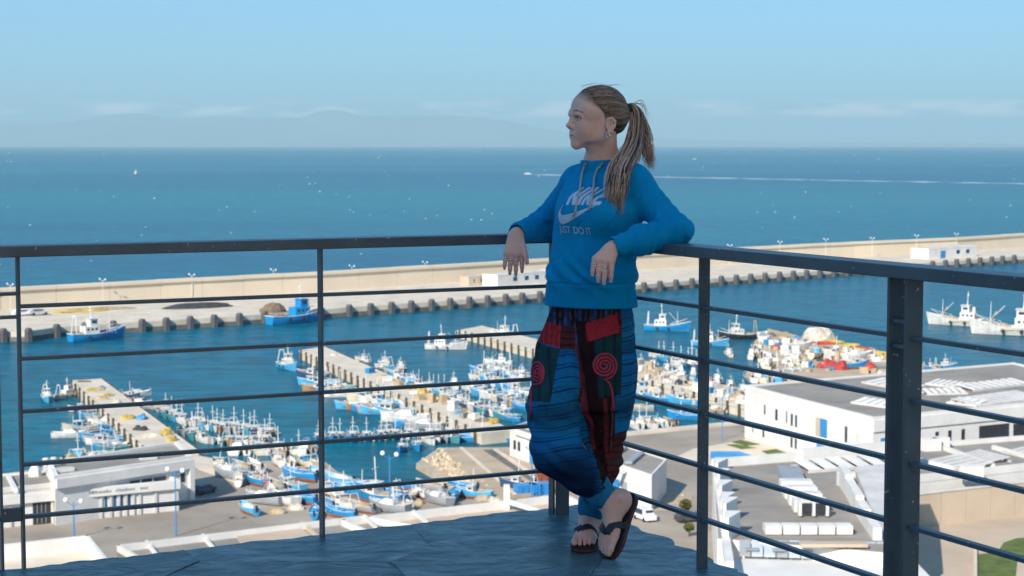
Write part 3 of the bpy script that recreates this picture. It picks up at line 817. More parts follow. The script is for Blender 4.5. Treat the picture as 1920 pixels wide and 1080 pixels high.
# ================================================================== BOATS
def paint(name, c, rough=0.4, var=0.12): return mat(name, c, rough, var, 0.8)
HUL = {'blue': paint('boat_blue', (0.012, 0.24, 0.52)), 'light blue': paint('boat_light_blue', (0.07, 0.36, 0.60)), 'wood': paint('boat_wood', (0.33, 0.20, 0.10), 0.6, 0.25), 'teal': paint('boat_teal', (0.06, 0.26, 0.30)), 'white': paint('boat_white', (0.66, 0.64, 0.60), 0.5, 0.2),
       'grey': paint('boat_grey', (0.30, 0.32, 0.34)), 'black': paint('boat_black', (0.025, 0.028, 0.035)), 'red': paint('boat_red', (0.48, 0.06, 0.04)),
       'cream': paint('boat_cream', (0.62, 0.54, 0.40)), 'navy': paint('boat_navy', (0.03, 0.07, 0.16))}
M_boot = paint('boat_boot_topping', (0.34, 0.11, 0.05), 0.6, 0.25)
M_deck = paint('boat_deck', (0.40, 0.34, 0.26), 0.75, 0.3)
M_bwhite = paint('boat_cabin_white', (0.70, 0.67, 0.62), 0.5, 0.18)
M_mast = paint('boat_mast', (0.72, 0.70, 0.66), 0.5, 0.1)
M_rust2 = paint('boat_gantry', (0.45, 0.36, 0.26), 0.7, 0.3)
M_tarpb = paint('blue_tarpaulin', (0.04, 0.28, 0.52), 0.6, 0.15)
M_net = [mat('net_%s' % n, c, 0.95, 0.3, 0.8) for n, c in (('tan', (0.42, 0.32, 0.20)), ('brown', (0.20, 0.14, 0.09)), ('ochre', (0.52, 0.37, 0.10)), ('dark', (0.05, 0.05, 0.05)), ('red', (0.42, 0.06, 0.05)), ('blue', (0.07, 0.25, 0.48)), ('pale', (0.55, 0.49, 0.40)))]
NETN = ['tan', 'brown', 'ochre', 'dark', 'red', 'blue', 'pale']

def hull_rings(L, B, zg, bow, stern_w=0.75, n=12, draft=0.4, flare=0.85):
    rings = []; edge_p = []; edge_s = []
    for i in range(n+1):
        t = i/n; x = -L/2 + L*t
        w = B/2*(stern_w + (1-stern_w)*min(1, t/0.35)) if t < 0.45 else B/2*max(0.015, (1 - ((t-0.45)/0.55)**2.3))
        z = zg + bow*max(0, (t-0.35)/0.65)**2 + 0.10*zg*max(0, (0.25-t)/0.25)
        xo = 0.0
        fl = flare*(1 - 0.35*t*t)
        pts = [(w, z), (w*(0.55+0.45*fl), z*0.5), (w*fl*0.92, 0.06*zg), (w*0.5, -draft*0.8), (0, -draft), (-w*0.5, -draft*0.8), (-w*fl*0.92, 0.06*zg), (-w*(0.55+0.45*fl), z*0.5), (-w, z)]
        rake = 0.5*bow*max(0, (t-0.6)/0.4)
        rings.append([Vector((x + rake*(p[1]/z if z > 0 else 0), p[0], p[1])) for p in pts])
    return rings
def hull_parts(root, L, B, zg, bow, col, boot=True, stern_w=0.75, deck_drop=0.3, deckm=None, rail=None):
    r = hull_rings(L, B, zg, bow, stern_w)
    mb = MB(); n = len(r[0])
    mb.v = [tuple(v) for q in r for v in q]
    for i in range(len(r)-1):
        for k in range(n-1):
            mb.f.append((i*n+k, i*n+k+1, (i+1)*n+k+1, (i+1)*n+k)); mb.mi.append(1 if (2 <= k <= 5) else 0)
    mb.f.append(tuple(range(n))); mb.mi.append(0)
    h = mb.build('hull', [HUL[col], M_boot if boot else HUL[col]], root)
    mb = MB(); vs = []; m = len(r)
    for q in r:
        a, b = q[0], q[-1]; k = 0.93
        vs += [Vector((a.x, a.y*k, a.z-deck_drop)), Vector((b.x, b.y*k, b.z-deck_drop))]
    mb.add(vs, [(2*i, 2*i+1, 2*i+3, 2*i+2) for i in range(m-1)])
    mb.build('deck', deckm or M_deck, root)
    mb = MB()
    for s_ in (0, -1): mb.tube([q[s_] for q in r], 0.035*max(1, L/6), 5)
    mb.bar(r[0][0], r[0][-1], 0.07*max(1, L/6), 0.07*max(1, L/6))
    mb.build('gunwale', rail or M_bwhite, root)
    return h, r

def small_open(col, inner, cover=None):
    o = thing('open_boat', 'open boat', 'boat')
    hull_parts(o, 5.2, 1.9, 0.75, 0.55, col, True, 0.7, 0.38, inner)
    for x in (-1.3, 0.1, 1.3):
        mb = MB(); mb.box(x-0.14, -0.82, 0.52, x+0.14, 0.82, 0.58); mb.build('thwart', M_deck, o)
    mb = MB(); mb.box(-2.75, -0.16, 0.3, -2.45, 0.16, 1.15); mb.build('outboard_motor', HUL['black'], o)
    if not cover:
        mb = MB(); mb.tube([(0.9, 0, 0.4), (0.85, 0, 2.6)], 0.05, 5); mb.tube([(0.88, 0, 1.2), (-1.6, 0.1, 1.5)], 0.04, 4); mb.build('mast', M_mast, o)
    if cover:
        mb = MB(); mb.dome((-0.2, 0, 0.62), 1.5, 0.75, 0.5, 10, 3, seed=4, rough=0.12); mb.build('cover', cover, o)
    return o
def small_cabin(col, cab, arch=True):
    o = thing('cabin_boat', 'cabin boat', 'boat')
    hull_parts(o, 6.4, 2.3, 0.95, 0.7, col, True, 0.75, 0.3)
    mb = MB(); mb.loft([[Vector((x, y, 0.6)) for x, y in ((0.0, -0.8), (1.5, -0.6), (1.5, 0.6), (0.0, 0.8))], [Vector((x, y, 1.75)) for x, y in ((0.1, -0.72), (1.15, -0.55), (1.15, 0.55), (0.1, 0.72))]])
    c = mb.build('cabin', cab, o)
    for s_ in (-1, 1):
        mb = MB(); mb.box(0.25, s_*0.745-0.02, 1.2, 0.95, s_*0.745+0.02, 1.55); mb.build('window', M_glass, c)
    mb = MB(); mb.box(1.22, -0.45, 1.2, 1.32, 0.45, 1.55); mb.build('window', M_glass, c)
    mb = MB(); mb.box(-0.1, -0.85, 1.75, 1.3, 0.85, 1.83); mb.build('cabin_roof', M_bwhite, c)
    mb = MB(); mb.tube([(0.3, 0, 1.8), (0.2, 0, 4.6)], 0.07, 5); mb.bar((0.25, -0.5, 3.4), (0.25, 0.5, 3.4), 0.06); mb.build('mast', M_mast, o)
    if arch:
        mb = MB(); mb.tube([(-2.6, -0.95, 0.8), (-2.4, -0.6, 2.3), (-2.4, 0.6, 2.3), (-2.6, 0.95, 0.8)], 0.06, 5); mb.build('stern_arch', M_mast, o)
    mb = MB(); mb.dome((-1.2, 0.1, 0.66), 0.9, 0.6, 0.45, 9, 3, seed=8, rough=0.25); mb.build('net_pile', M_net[0], o)
    return o
def motor_boat(col, cov):
    o = thing('motor_boat', 'motor boat', 'boat')
    hull_parts(o, 7.0, 2.5, 1.0, 0.55, col, False, 0.85, 0.12, M_bwhite)
    mb = MB(); mb.loft([[Vector((x, y, 0.95)) for x, y in ((-1.2, -0.9), (1.9, -0.65), (1.9, 0.65), (-1.2, 0.9))], [Vector((x, y, 1.75)) for x, y in ((-1.0, -0.75), (0.7, -0.6), (0.7, 0.6), (-1.0, 0.75))]])
    c = mb.build('cabin', cov, o)
    mb = MB(); mb.loft([[Vector((x, y, z)) for x, y, z in ((1.86, -0.62, 1.02), (1.86, 0.62, 1.02), (0.78, 0.58, 1.74), (0.78, -0.58, 1.74))], [Vector((x, y, z)) for x, y, z in ((1.92, -0.62, 1.04), (1.92, 0.62, 1.04), (0.84, 0.58, 1.77), (0.84, -0.58, 1.77))]])
    mb.build('windscreen', M_glass, c)
    mb = MB(); mb.tube([(-1.3, -1.0, 1.0), (-1.4, -0.8, 2.2), (-1.4, 0.8, 2.2), (-1.3, 1.0, 1.0)], 0.05, 5); mb.build('radar_arch', M_mast, o)
    mb = MB(); mb.tube([(3.2, -0.5, 1.4), (3.2, -0.5, 1.9), (3.6, 0, 2.0), (3.2, 0.5, 1.9), (3.2, 0.5, 1.4)], 0.03, 4); mb.build('pulpit', M_mast, o)
    return o
def trawler(col, L=15, cab_t=-0.12, gantry=True, cab=None, net=0, name='trawler'):
    o = thing(name, name, 'boat')
    B = L*0.3; zg = L*0.12
    hull_parts(o, L, B, zg, L*0.10, col, True, 0.82, L*0.03)
    k = L/15
    x0 = L*cab_t
    cm = cab or M_bwhite
    mb = MB(); mb.box(x0-2.2*k, -1.6*k, zg-0.5*k, x0+1.8*k, 1.6*k, zg+1.9*k); h = mb.build('deckhouse', cm, o)
    for s_ in (-1, 1):
        for j in range(3):
            mb = MB(); mb.box(x0-1.7*k+1.15*k*j, s_*1.6*k-0.04, zg+0.9*k, x0-1.1*k+1.15*k*j, s_*1.6*k+0.04, zg+1.45*k); mb.build('window', M_glass, h)
    mb = MB(); mb.loft([[Vector((x0+x*k, y*k, zg+z*k)) for x, y in ((-0.6, -1.25), (1.5, -1.1), (1.5, 1.1), (-0.6, 1.25))] for z in (1.9, 3.7)]); w = mb.build('wheelhouse', cm, o)
    mb = MB(); mb.box(x0+1.48*k, -1.0*k, zg+2.7*k, x0+1.54*k, 1.0*k, zg+3.35*k); mb.build('window', M_glass, w)
    for s_ in (-1, 1):
        mb = MB(); mb.box(x0-0.2*k, s_*1.2*k-0.06, zg+2.7*k, x0+1.1*k, s_*1.2*k+0.06, zg+3.3*k); mb.build('window', M_glass, w)
    mb = MB(); mb.box(x0-0.8*k, -1.4*k, zg+3.7*k, x0+1.75*k, 1.4*k, zg+3.85*k); mb.build('wheelhouse_roof', cm, w)
    mb = MB(); mb.tube([(x0+0.2*k, 0, zg+3.8*k), (x0, 0, zg+7.6*k)], [0.16*k, 0.07*k], 6); mb.bar((x0+0.1*k, -1.0*k, zg+6.0*k), (x0+0.1*k, 1.0*k, zg+6.0*k), 0.1*k); mb.ball((x0, 0, zg+6.6*k), 0.3*k, nu=6, nv=4); mb.build('mast', M_mast, o)
    if gantry:
        xs = -L*0.43
        mb = MB()
        for s_ in (-1, 1): mb.tube([(xs, s_*B*0.36, zg-0.4*k), (xs+0.3*k, s_*0.7*k, zg+4.6*k)], 0.15*k, 6)
        mb.bar((xs+0.3*k, -0.8*k, zg+4.6*k), (xs+0.3*k, 0.8*k, zg+4.6*k), 0.28*k); mb.build('gantry', M_mast if col != 'black' else M_rust2, o)
    mb = MB(); mb.tube([(L*0.25, 0, zg), (L*0.24, 0, zg+5.2*k)], [0.12*k, 0.05*k], 6); mb.tube([(L*0.25, 0, zg+1.2*k), (L*0.05, 0, zg+4.4*k)], 0.07*k, 5); mb.build('derrick', M_mast, o)
    mb = MB(); mb.dome((-L*0.30, 0, zg-L*0.03), 1.7*k, 1.3*k, 0.9*k, 10, 3, seed=3, rough=0.2); mb.build('net_pile', M_net[net], o)
    mb = MB()
    for s_ in (-1, 1):
        mb.tube([(L*0.12, s_*B*0.46, zg+0.9*k), (L*0.30, s_*B*0.36, zg+1.5*k), (L*0.46, s_*0.1, zg+L*0.10+0.9*k)], 0.05*k, 4)
        for xx, yy, zz in ((L*0.12, B*0.46, 0.9*k), (L*0.22, B*0.42, 1.2*k), (L*0.30, B*0.36, 1.5*k)): mb.tube([(xx, s_*yy, zg-0.1), (xx, s_*yy, zg+zz)], 0.04*k, 4)
    mb.build('bow_rail', M_mast, o)
    for s_ in (-1, 1):
        for xx in (-0.2, 0.05):
            mb = MB(); mb.tube([(L*xx, s_*(B*0.5+0.12*k), zg*0.55), (L*xx, s_*(B*0.5-0.1*k), zg*0.55)], 0.42*k, 10); mb.build('tyre_fender', M_rubber, o)
    return o

def work_ship():
    o = trawler('white', 22, -0.22, False, None, 1, name='work_ship')
    mb = MB(); mb.dome((3.0, 0, 2.2), 4.2, 2.2, 1.6, 14, 4, seed=5, rough=0.1); mb.build('deck_cargo', M_rust2, o)
    mb = MB(); mb.tube([(-7.2, 0, 2.5), (-7.2, 0, 7.6)], [0.75, 0.6], 10); mb.build('funnel', M_bwhite, o)
    mb = MB(); mb.tube([(6.5, 0, 2.4), (3.5, 0, 7.2)], 0.28, 6); mb.build('crane_boom', M_rust2, o)
    mb = MB()
    for s_ in (-1, 1): mb.bar((-9.5, s_*3.1, 2.0), (2.0, s_*3.25, 1.9), 0.25, 0.5)
    mb.build('rust_streak_band', M_rust2, o)
    return o
PROTO = {}
def park(o):          # the first use of a prototype takes the prototype itself
    return o
def boat(key, px, py, ang, label, scale=1.0, z=S, group=None, tilt=0.0, sc3=None):
    p = at_z(px, py, z)
    if key not in PROTO:
        o = MAKE[key](); PROTO[key] = o
        o.location = p; o.rotation_euler = (tilt, 0, R(ang)); o['label'] = label
        if group: o['group'] = group
    else:
        o = copy_thing(PROTO[key], p, R(ang), label, group=group)
        o.rotation_euler = (tilt, 0, R(ang))
        if not group and 'group' in o: del o['group']
    s_ = scale
    o.scale = sc3 or (s_, s_, s_)
    return o
MAKE = {
    'wd': lambda: small_open('wood', HUL['cream'], M_net[1]), 'wc': lambda: small_cabin('wood', M_bwhite), 'ot': lambda: small_open('teal', HUL['cream']), 'ct': lambda: small_cabin('teal', M_bwhite, False), 'on': lambda: small_open('navy', HUL['grey']),
    'ob': lambda: small_open('blue', HUL['light blue']), 'ow': lambda: small_open('white', HUL['cream']), 'ol': lambda: small_open('light blue', HUL['white'], M_bwhite),
    'og': lambda: small_open('grey', HUL['grey'], M_net[0]), 'obc': lambda: small_open('blue', HUL['white'], M_tarpb), 'owc': lambda: small_open('white', HUL['white'], M_bwhite), 'or': lambda: small_open('red', HUL['cream']),
    'cb': lambda: small_cabin('blue', M_bwhite), 'cw': lambda: small_cabin('white', M_bwhite), 'cl': lambda: small_cabin('light blue', M_bwhite, False), 'cc': lambda: small_cabin('cream', HUL['light blue']),
    'cn': lambda: small_cabin('navy', M_bwhite), 'mw': lambda: motor_boat('white', M_bwhite), 'mg': lambda: motor_boat('grey', M_bwhite), 'mb': lambda: motor_boat('blue', M_bwhite),
    'tb': lambda: trawler('blue', 15), 'tb2': lambda: trawler('blue', 17, 0.08, False, HUL['blue'], 1), 'tw': lambda: trawler('white', 14), 'tk': lambda: trawler('black', 14, 0.05), 'tl': lambda: trawler('light blue', 13, 0.0),
    'tw2': lambda: trawler('white', 18, -0.05, True, None, 1), 'tg': lambda: trawler('cream', 13, -0.05, True, None, 0),
    'ship': lambda: work_ship(),
}
CNAME = {'wd': 'brown wooden', 'wc': 'brown white-cabined', 'ot': 'teal open', 'ct': 'teal white-cabined', 'on': 'navy open', 'ob': 'blue open', 'ow': 'white open', 'ol': 'light blue covered', 'og': 'grey net-filled', 'obc': 'blue tarpaulin-covered', 'owc': 'white covered', 'or': 'red open',
         'cb': 'blue white-cabined', 'cw': 'white cabin', 'cl': 'pale blue cabin', 'cc': 'cream blue-cabined', 'cn': 'navy white-cabined', 'mw': 'white motor', 'mg': 'grey motor', 'mb': 'blue motor',
         'tw': 'white trawling', 'tl': 'light blue trawling', 'tg': 'tan trawling', 'tk': 'black trawling', 'tb': 'blue trawling'}
# ---- large vessels, each its own
boat('tb', 182, 637, 40, 'blue trawler with white wheelhouse moored along the breakwater, nearer the left edge', 1.0)
boat('tb2', 555, 605, 40, 'solid blue trawler with blue deckhouse moored along the breakwater by the railing post', 1.05)
boat('tl', 540, 692, -62, 'stubby white and blue trawler lying off the seaward end of the long pier', 0.72)
boat('tw', 836, 655, -8, 'white trawler with red boot line beside the end of the net pier', 0.72)
boat('tw2', 945, 640, 130, 'white trawler with dark mast behind the net pier, next to the blue hoodie', 0.6)
boat('tb', 1250, 620, -12, 'blue trawler with tall white stern gantry off the end of the trawler quay', 0.80)
boat('tl', 1330, 648, -14, 'light blue trawler half hidden by the slim right railing post', 0.70)
boat('tk', 1385, 636, -165, 'black hulled trawler alongside the trawler quay', 0.78)
boat('tl', 88, 752, -70, 'stubby blue trawler with square white wheelhouse, left of the short pier', 0.52)
boat('tg', 128, 745, 60, 'small tan hulled trawler at the seaward end of the short pier', 0.50)
boat('ship', 1792, 610, 150, 'rusty white work ship with white funnel by the right edge, behind another ship', 0.70)
boat('ship', 1890, 628, 158, 'white ship with pale bow at the right edge, before the rusty work ship', 0.85)
boat('tl', 1772, 690, 10, 'small light blue trawler just behind the market hall roof', 0.42)
boat('tl', 722, 690, 120, 'white gantry trawler beyond the long pier, larger one', 0.50)
boat('tw', 680, 678, 140, 'little white trawler on the sea side of the long pier near its end', 0.34)
boat('tk', 752, 694, 110, 'black workboat beside the white gantry trawler at the long pier', 0.36)
boat('tw', 935, 683, 170, 'white trawler on the near side of the net pier, close to the trousers', 0.45)
boat('tw', 850, 728, 100, 'tall white cabin trawler amid the crowd behind the long pier', 0.42)
boat('tg', 1440, 690, 70, 'tan gantry trawler alongside the trawler quay, first from the slim post', 0.48)
boat('tg', 1475, 680, 65, 'tan gantry trawler alongside the trawler quay, second from the slim post', 0.48)
boat('tg', 1520, 694, 62, 'tan gantry trawler alongside the trawler quay, third from the slim post', 0.44)
boat('tw', 1270, 690, -75, 'white trawler with slim mast beyond the net pier, right of the trousers', 0.42)
boat('cn', 1298, 690, 100, 'navy trawling boat with white cabin between net pier and slim right post', 1.3)
boat('tg', 1365, 668, 100, 'tan A-frame boat in the dark water between net pier and trawler quay', 0.38)
for i, (k, px, py, a, sc, lab) in enumerate((('tg', 1232, 726, 150, .42, 'tan gantry boat against the net pier nearest the trousers'), ('tw', 1262, 716, 60, .36, 'white trawler tucked behind the net pier heaps'), ('tg', 1345, 742, 70, .42, 'tan gantry boat at the net pier just right of the slim post'),
    ('tk', 1372, 752, 80, .36, 'black boat at the net pier beside the market hall corner'), ('tw', 1410, 672, 75, .42, 'white trawler at the seaward near corner of the trawler quay'), ('tl', 1455, 668, 70, .38, 'light blue trawler squeezed between the tan gantry boats'),
    ('tg', 1498, 700, 64, .42, 'tan gantry trawler just before the market hall roof edge'), ('tk', 1545, 706, 60, .40, 'black gantry trawler behind the market hall roof edge'), ('tw', 1580, 704, 66, .40, 'white trawler behind the middle of the market hall roof'),
    ('tl', 1205, 706, 100, .34, 'light blue trawler half hidden by the right trouser leg'), ('tg', 1745, 694, 20, .34, 'small tan trawler just right of the wide double post'), ('tw', 900, 712, 150, .38, 'white trawler in the middle of the crowded basin'),
    ('tl', 962, 742, 140, .36, 'light blue trawler moored near the left trouser spiral'), ('tb', 940, 770, 160, .30, 'blue trawler crowded under the left trouser leg'))):
    boat(k, px, py, a, lab, sc)
for i, (k, px, py, a, sc, lab) in enumerate((('mw', 1498, 652, 20, 1.0, 'white hull propped on the trawler quay nearest the sea'), ('cw', 1570, 668, 150, 1.0, 'white cabin boat propped on the trawler quay behind the red nets'), ('mw', 1610, 672, 30, 1.1, 'white hull propped beside the ochre nets on the trawler quay'),
    ('cc', 1530, 668, 60, 1.0, 'cream boat standing among crates on the trawler quay'), ('cb', 1600, 688, 10, 1.0, 'blue cabin boat standing at the landward end of the trawler quay'), ('mg', 1640, 686, 170, 1.1, 'grey hull standing on the trawler quay left of the double post'), ('ow', 1255, 704, 30, 0.9, 'white open boat hauled out on the net pier'), ('or', 1330, 716, 100, 0.8, 'red open boat hauled out on the net pier'))):
    boat(k, px, py, a, lab, sc, S + 2.45)
MAKE['tr'] = lambda: trawler('wood', 13, 0.02, True, None, 1); CNAME['tr'] = 'brown trawling'
def trow_(pts, keys, ang, where, n, sc, group, nth):
    segs = list(zip(pts, pts[1:]))
    for i in range(n):
        t = (i+0.5)/n*len(segs); j = min(int(t), len(segs)-1); u_ = t-j; (x0, y0), (x1, y1) = segs[j]
        k = keys[i % len(keys)]
        boat(k, x0+(x1-x0)*u_, y0+(y1-y0)*u_, ang + trnd.uniform(-12, 12), '%s boat, %s %s' % (CNAME[k], nth[i], where), sc*trnd.uniform(0.9, 1.1), S, group)
trnd = random.Random(8)
N1_ = ['first', 'second', 'third', 'fourth', 'fifth', 'sixth', 'seventh', 'eighth', 'ninth', 'tenth', 'eleventh', 'twelfth']
trow_([(1190, 688), (1300, 706), (1405, 742)], ['tg', 'tw', 'tr', 'tg', 'tl'], 80, 'trawler from the trousers beyond the net pier', 9, 0.40, 'trawlers beyond the net pier', N1_)
trow_([(1418, 664), (1450, 690), (1490, 706), (1600, 704), (1655, 700)], ['tr', 'tg', 'tw', 'tg', 'tk'], 68, 'from the sea packed along the trawler quay', 12, 0.52, 'trawlers packed along the trawler quay', N1_)
trow_([(700, 684), (790, 722), (880, 760)], ['tw', 'tr', 'tl', 'tg'], 130, 'trawler from the sea beyond the long pier', 6, 0.30, 'trawlers beyond the long pier', N1_)
trow_([(905, 690), (985, 716)], ['tw', 'tr', 'tl'], 150, 'trawler from the sea inside the net pier', 4, 0.32, 'trawlers inside the net pier', N1_)
# ---- rows of small boats along the piers
ORD = ['first', 'second', 'third', 'fourth', 'fifth', 'sixth', 'seventh', 'eighth', 'ninth', 'tenth', 'eleventh', 'twelfth', 'thirteenth', 'fourteenth', 'fifteenth', 'sixteenth', 'seventeenth', 'eighteenth', 'nineteenth', 'twentieth',
       'twenty-first', 'twenty-second', 'twenty-third', 'twenty-fourth', 'twenty-fifth', 'twenty-sixth', 'twenty-seventh', 'twenty-eighth', 'twenty-ninth', 'thirtieth']
def ORDN(i):
    return ORD[i] if i < len(ORD) else ['thirty', 'forty', 'fifty', 'sixty', 'seventy', 'eighty', 'ninety'][i//10-3] + ('-' + ORD[i % 10])
brnd = random.Random(21)
def row(pts, keys, ang, where, group, scale=(0.75, 1.0), jit=1.5, z=S, n=None, ajit=14):
    """small boats along a photo polyline"""
    segs = list(zip(pts, pts[1:])); Ls = [math.hypot(b[0]-a[0], b[1]-a[1]) for a, b in segs]; T = sum(Ls)
    for i in range(n):
        s_ = T*(i+0.5)/n; j = 0
        while s_ > Ls[j] and j < len(Ls)-1: s_ -= Ls[j]; j += 1
        (x0, y0), (x1, y1) = segs[j]; t = s_/Ls[j]
        k = keys[i % len(keys)] if brnd.random() < 0.55 else brnd.choice(keys + ['wd', 'wc', 'ot', 'ct', 'on', 'cn', 'og'])
        boat(k, x0+(x1-x0)*t+brnd.uniform(-jit, jit), y0+(y1-y0)*t+brnd.uniform(-jit, jit)*0.6, ang + brnd.uniform(-ajit, ajit),
             '%s boat, %s %s' % (CNAME[k], ORD[i], where), brnd.uniform(*scale)*1.22, z, group, brnd.uniform(-0.04, 0.04))
SM = ['cw', 'wc', 'ob', 'ow', 'cl', 'mw', 'ol', 'cb', 'og', 'obc', 'owc']
g1 = 'small boats round the short pier'
row([(150, 768), (205, 800), (240, 842)], SM, 200, 'from the sea in the row hugging the short pier', g1, (0.6, 0.85), n=11)
row([(140, 800), (186, 828), (215, 850)], ['ob', 'cw', 'obc', 'cc', 'og', 'cw'], 205, 'from the sea in the outer row of the short pier', g1, (0.65, 0.9), n=8)
boat('mw', 130, 820, 5, 'long white motor boat lying farthest out left of the short pier', 0.85)
row([(128, 862), (178, 868), (225, 862)], ['og', 'cc', 'ob', 'cw'], 80, 'in the row just behind the harbour block roof', g1, (0.7, 0.9), n=8)
boat('mw', 258, 742, 20, 'white motor launch under a rounded cover, seaward side of the short pier', 0.75)
row([(235, 742), (268, 764), (300, 768), (318, 778)], ['cn', 'og', 'mw', 'mg'], -25, 'from the sea on the far side of the short pier', g1, (0.55, 0.75), n=7)
g2 = 'small boats in the crescent beside the short pier'
row([(300, 775), (345, 795), (400, 806), (450, 812), (512, 820)], ['cw', 'mw', 'ow', 'cl', 'cw', 'owc', 'mg'], -80, 'from the short pier in the outer crescent', g2, (0.62, 0.85), n=22)
row([(338, 812), (380, 828), (420, 832), (470, 834), (512, 834)], ['cw', 'ow', 'mw', 'cl', 'og', 'owc'], -75, 'from the short pier in the inner crescent', g2, (0.62, 0.85), n=18)
row([(440, 848), (520, 850), (590, 846)], ['cw', 'or', 'ow', 'cc', 'mw', 'og'], 95, 'in the row afloat by the boatyard edge', g2, (0.65, 0.85), n=12)
g3 = 'small boats along the long pier'
row([(575, 700), (605, 720), (655, 735)], ['ob', 'ow', 'obc', 'cl'], 170, 'from the sea, tight beside the long pier', g3, (0.75, 0.95), n=8)
row([(585, 718), (598, 735), (640, 745)], ['cl', 'obc', 'ob', 'ow'], 172, 'from the sea, outer row beside long pier', g3, (0.8, 1.0), n=6)
row([(655, 765), (700, 775), (745, 778)], ['ol', 'cw', 'ob', 'cl'], 165, 'from the sea in the mid long pier cluster', g3, (0.85, 1.1), n=7)
row([(672, 752), (705, 758), (738, 762)], ['cw', 'cc', 'obc'], 160, 'from the sea behind the mid long pier cluster', g3, (0.8, 1.0), n=6)
boat('mw', 760, 790, 170, 'large white motor cruiser, widest in the basin before the long pier', 1.25)
boat('obc', 770, 800, 175, 'blue boat with tarpaulin tucked in front of the large white cruiser', 1.1)
boat('mg', 795, 803, 165, 'grey motor boat beside the large white cruiser near the pontoon', 1.0)
row([(770, 762), (800, 772), (835, 782)], ['cw', 'og', 'mw'], 150, 'tight under the shore half of the long pier', g3, (0.6, 0.8), n=5)
g4 = 'boats moored abreast at the pontoon'
row([(592, 828), (640, 826), (690, 824), (740, 822), (790, 821), (850, 818)], ['cl', 'ow', 'cb', 'cw', 'ob', 'cl', 'og'], -88, 'from the railing post in the pontoon line', g4, (0.62, 0.78), n=20, ajit=6)
boat('cb', 754, 846, -95, 'blue cabin boat lying in front of the pontoon line, left one', 0.75)
boat('cb', 783, 842, -80, 'bright blue cabin boat in front of the pontoon line, right one', 0.8)
row([(800, 832), (826, 826), (850, 828)], ['cw', 'mw', 'og'], -70, 'near the rocky tip of the slipway', g4, (0.6, 0.75), n=5)
row([(858, 828), (884, 822), (925, 826), (955, 828)], ['ob', 'obc', 'og', 'cl'], 175, 'in the nook behind the slipway', g4, (0.75, 0.95), n=7)
g5 = 'boats crowded between the long pier and the net pier'
row([(735, 700), (770, 718), (815, 735), (850, 748)], ['cl', 'ow', 'cw', 'obc', 'cc'], 155, 'from the sea beyond the long pier', g5, (0.6, 0.8), n=12)
row([(850, 752), (890, 768), (940, 782), (965, 790)], ['cw', 'ob', 'cl', 'cn', 'ow'], 150, 'along the shoreward far side of the long pier', g5, (0.65, 0.85), n=12)
row([(880, 730), (915, 745), (950, 755), (985, 768)], ['cw', 'ob', 'cc', 'cl', 'obc'], 140, 'in the middle of the crowded basin', g5, (0.7, 0.95), n=12)
row([(905, 700), (925, 718), (955, 730), (985, 742)], ['cb', 'cw', 'obc', 'cl', 'ow'], 150, 'from the sea inshore of the net pier', g5, (0.75, 1.0), n=12)
row([(935, 695), (965, 705), (990, 712)], ['cw', 'ow', 'ob'], 150, 'from the sea, tucked against the net pier', g5, (0.75, 0.9), n=6)
g6 = 'boats in the basin right of the trousers'
row([(1190, 742), (1230, 752), (1300, 758), (1380, 768)], ['ob', 'cl', 'cb', 'ow', 'obc'], 165, 'from the trousers, near side of net pier', g6, (0.7, 0.95), n=13)
row([(1185, 728), (1240, 738), (1310, 745)], ['cw', 'cc', 'og'], 160, 'from the trousers, tight under the net pier', g6, (0.7, 0.9), n=7)
boat('ob', 1288, 786, 165, 'blue open boat alone in the basin next to the slim railing post', 1.3)
boat('og', 1196, 770, 170, 'grey boat close to the trousers in the small basin', 1.2)
row([(1184, 804), (1215, 800), (1262, 796)], ['ow', 'owc', 'cw', 'og'], 100, 'from the trousers along the basin kerb', g6, (0.65, 0.8), n=7)
row([(1325, 778), (1355, 772), (1390, 764)], ['cl', 'og', 'ow', 'cb'], 110, 'from the slim post in the basin corner', g6, (0.65, 0.85), n=6)
row([(1225, 668), (1262, 680), (1312, 690)], ['cw', 'cl', 'cn'], -70, 'from the trousers, far side of net pier', g6, (0.7, 0.9), n=6)
row([(1400, 712), (1440, 716), (1490, 712), (1540, 706)], ['og', 'cw', 'cc', 'og', 'cl'], 80, 'from the slim post behind the hall roof', g6, (0.8, 1.1), n=11)
row([(1560, 702), (1610, 696), (1660, 694)], ['or', 'cw', 'ow', 'cl'], 70, 'along the shoreward end of the trawler quay', g6, (0.7, 0.95), n=7)
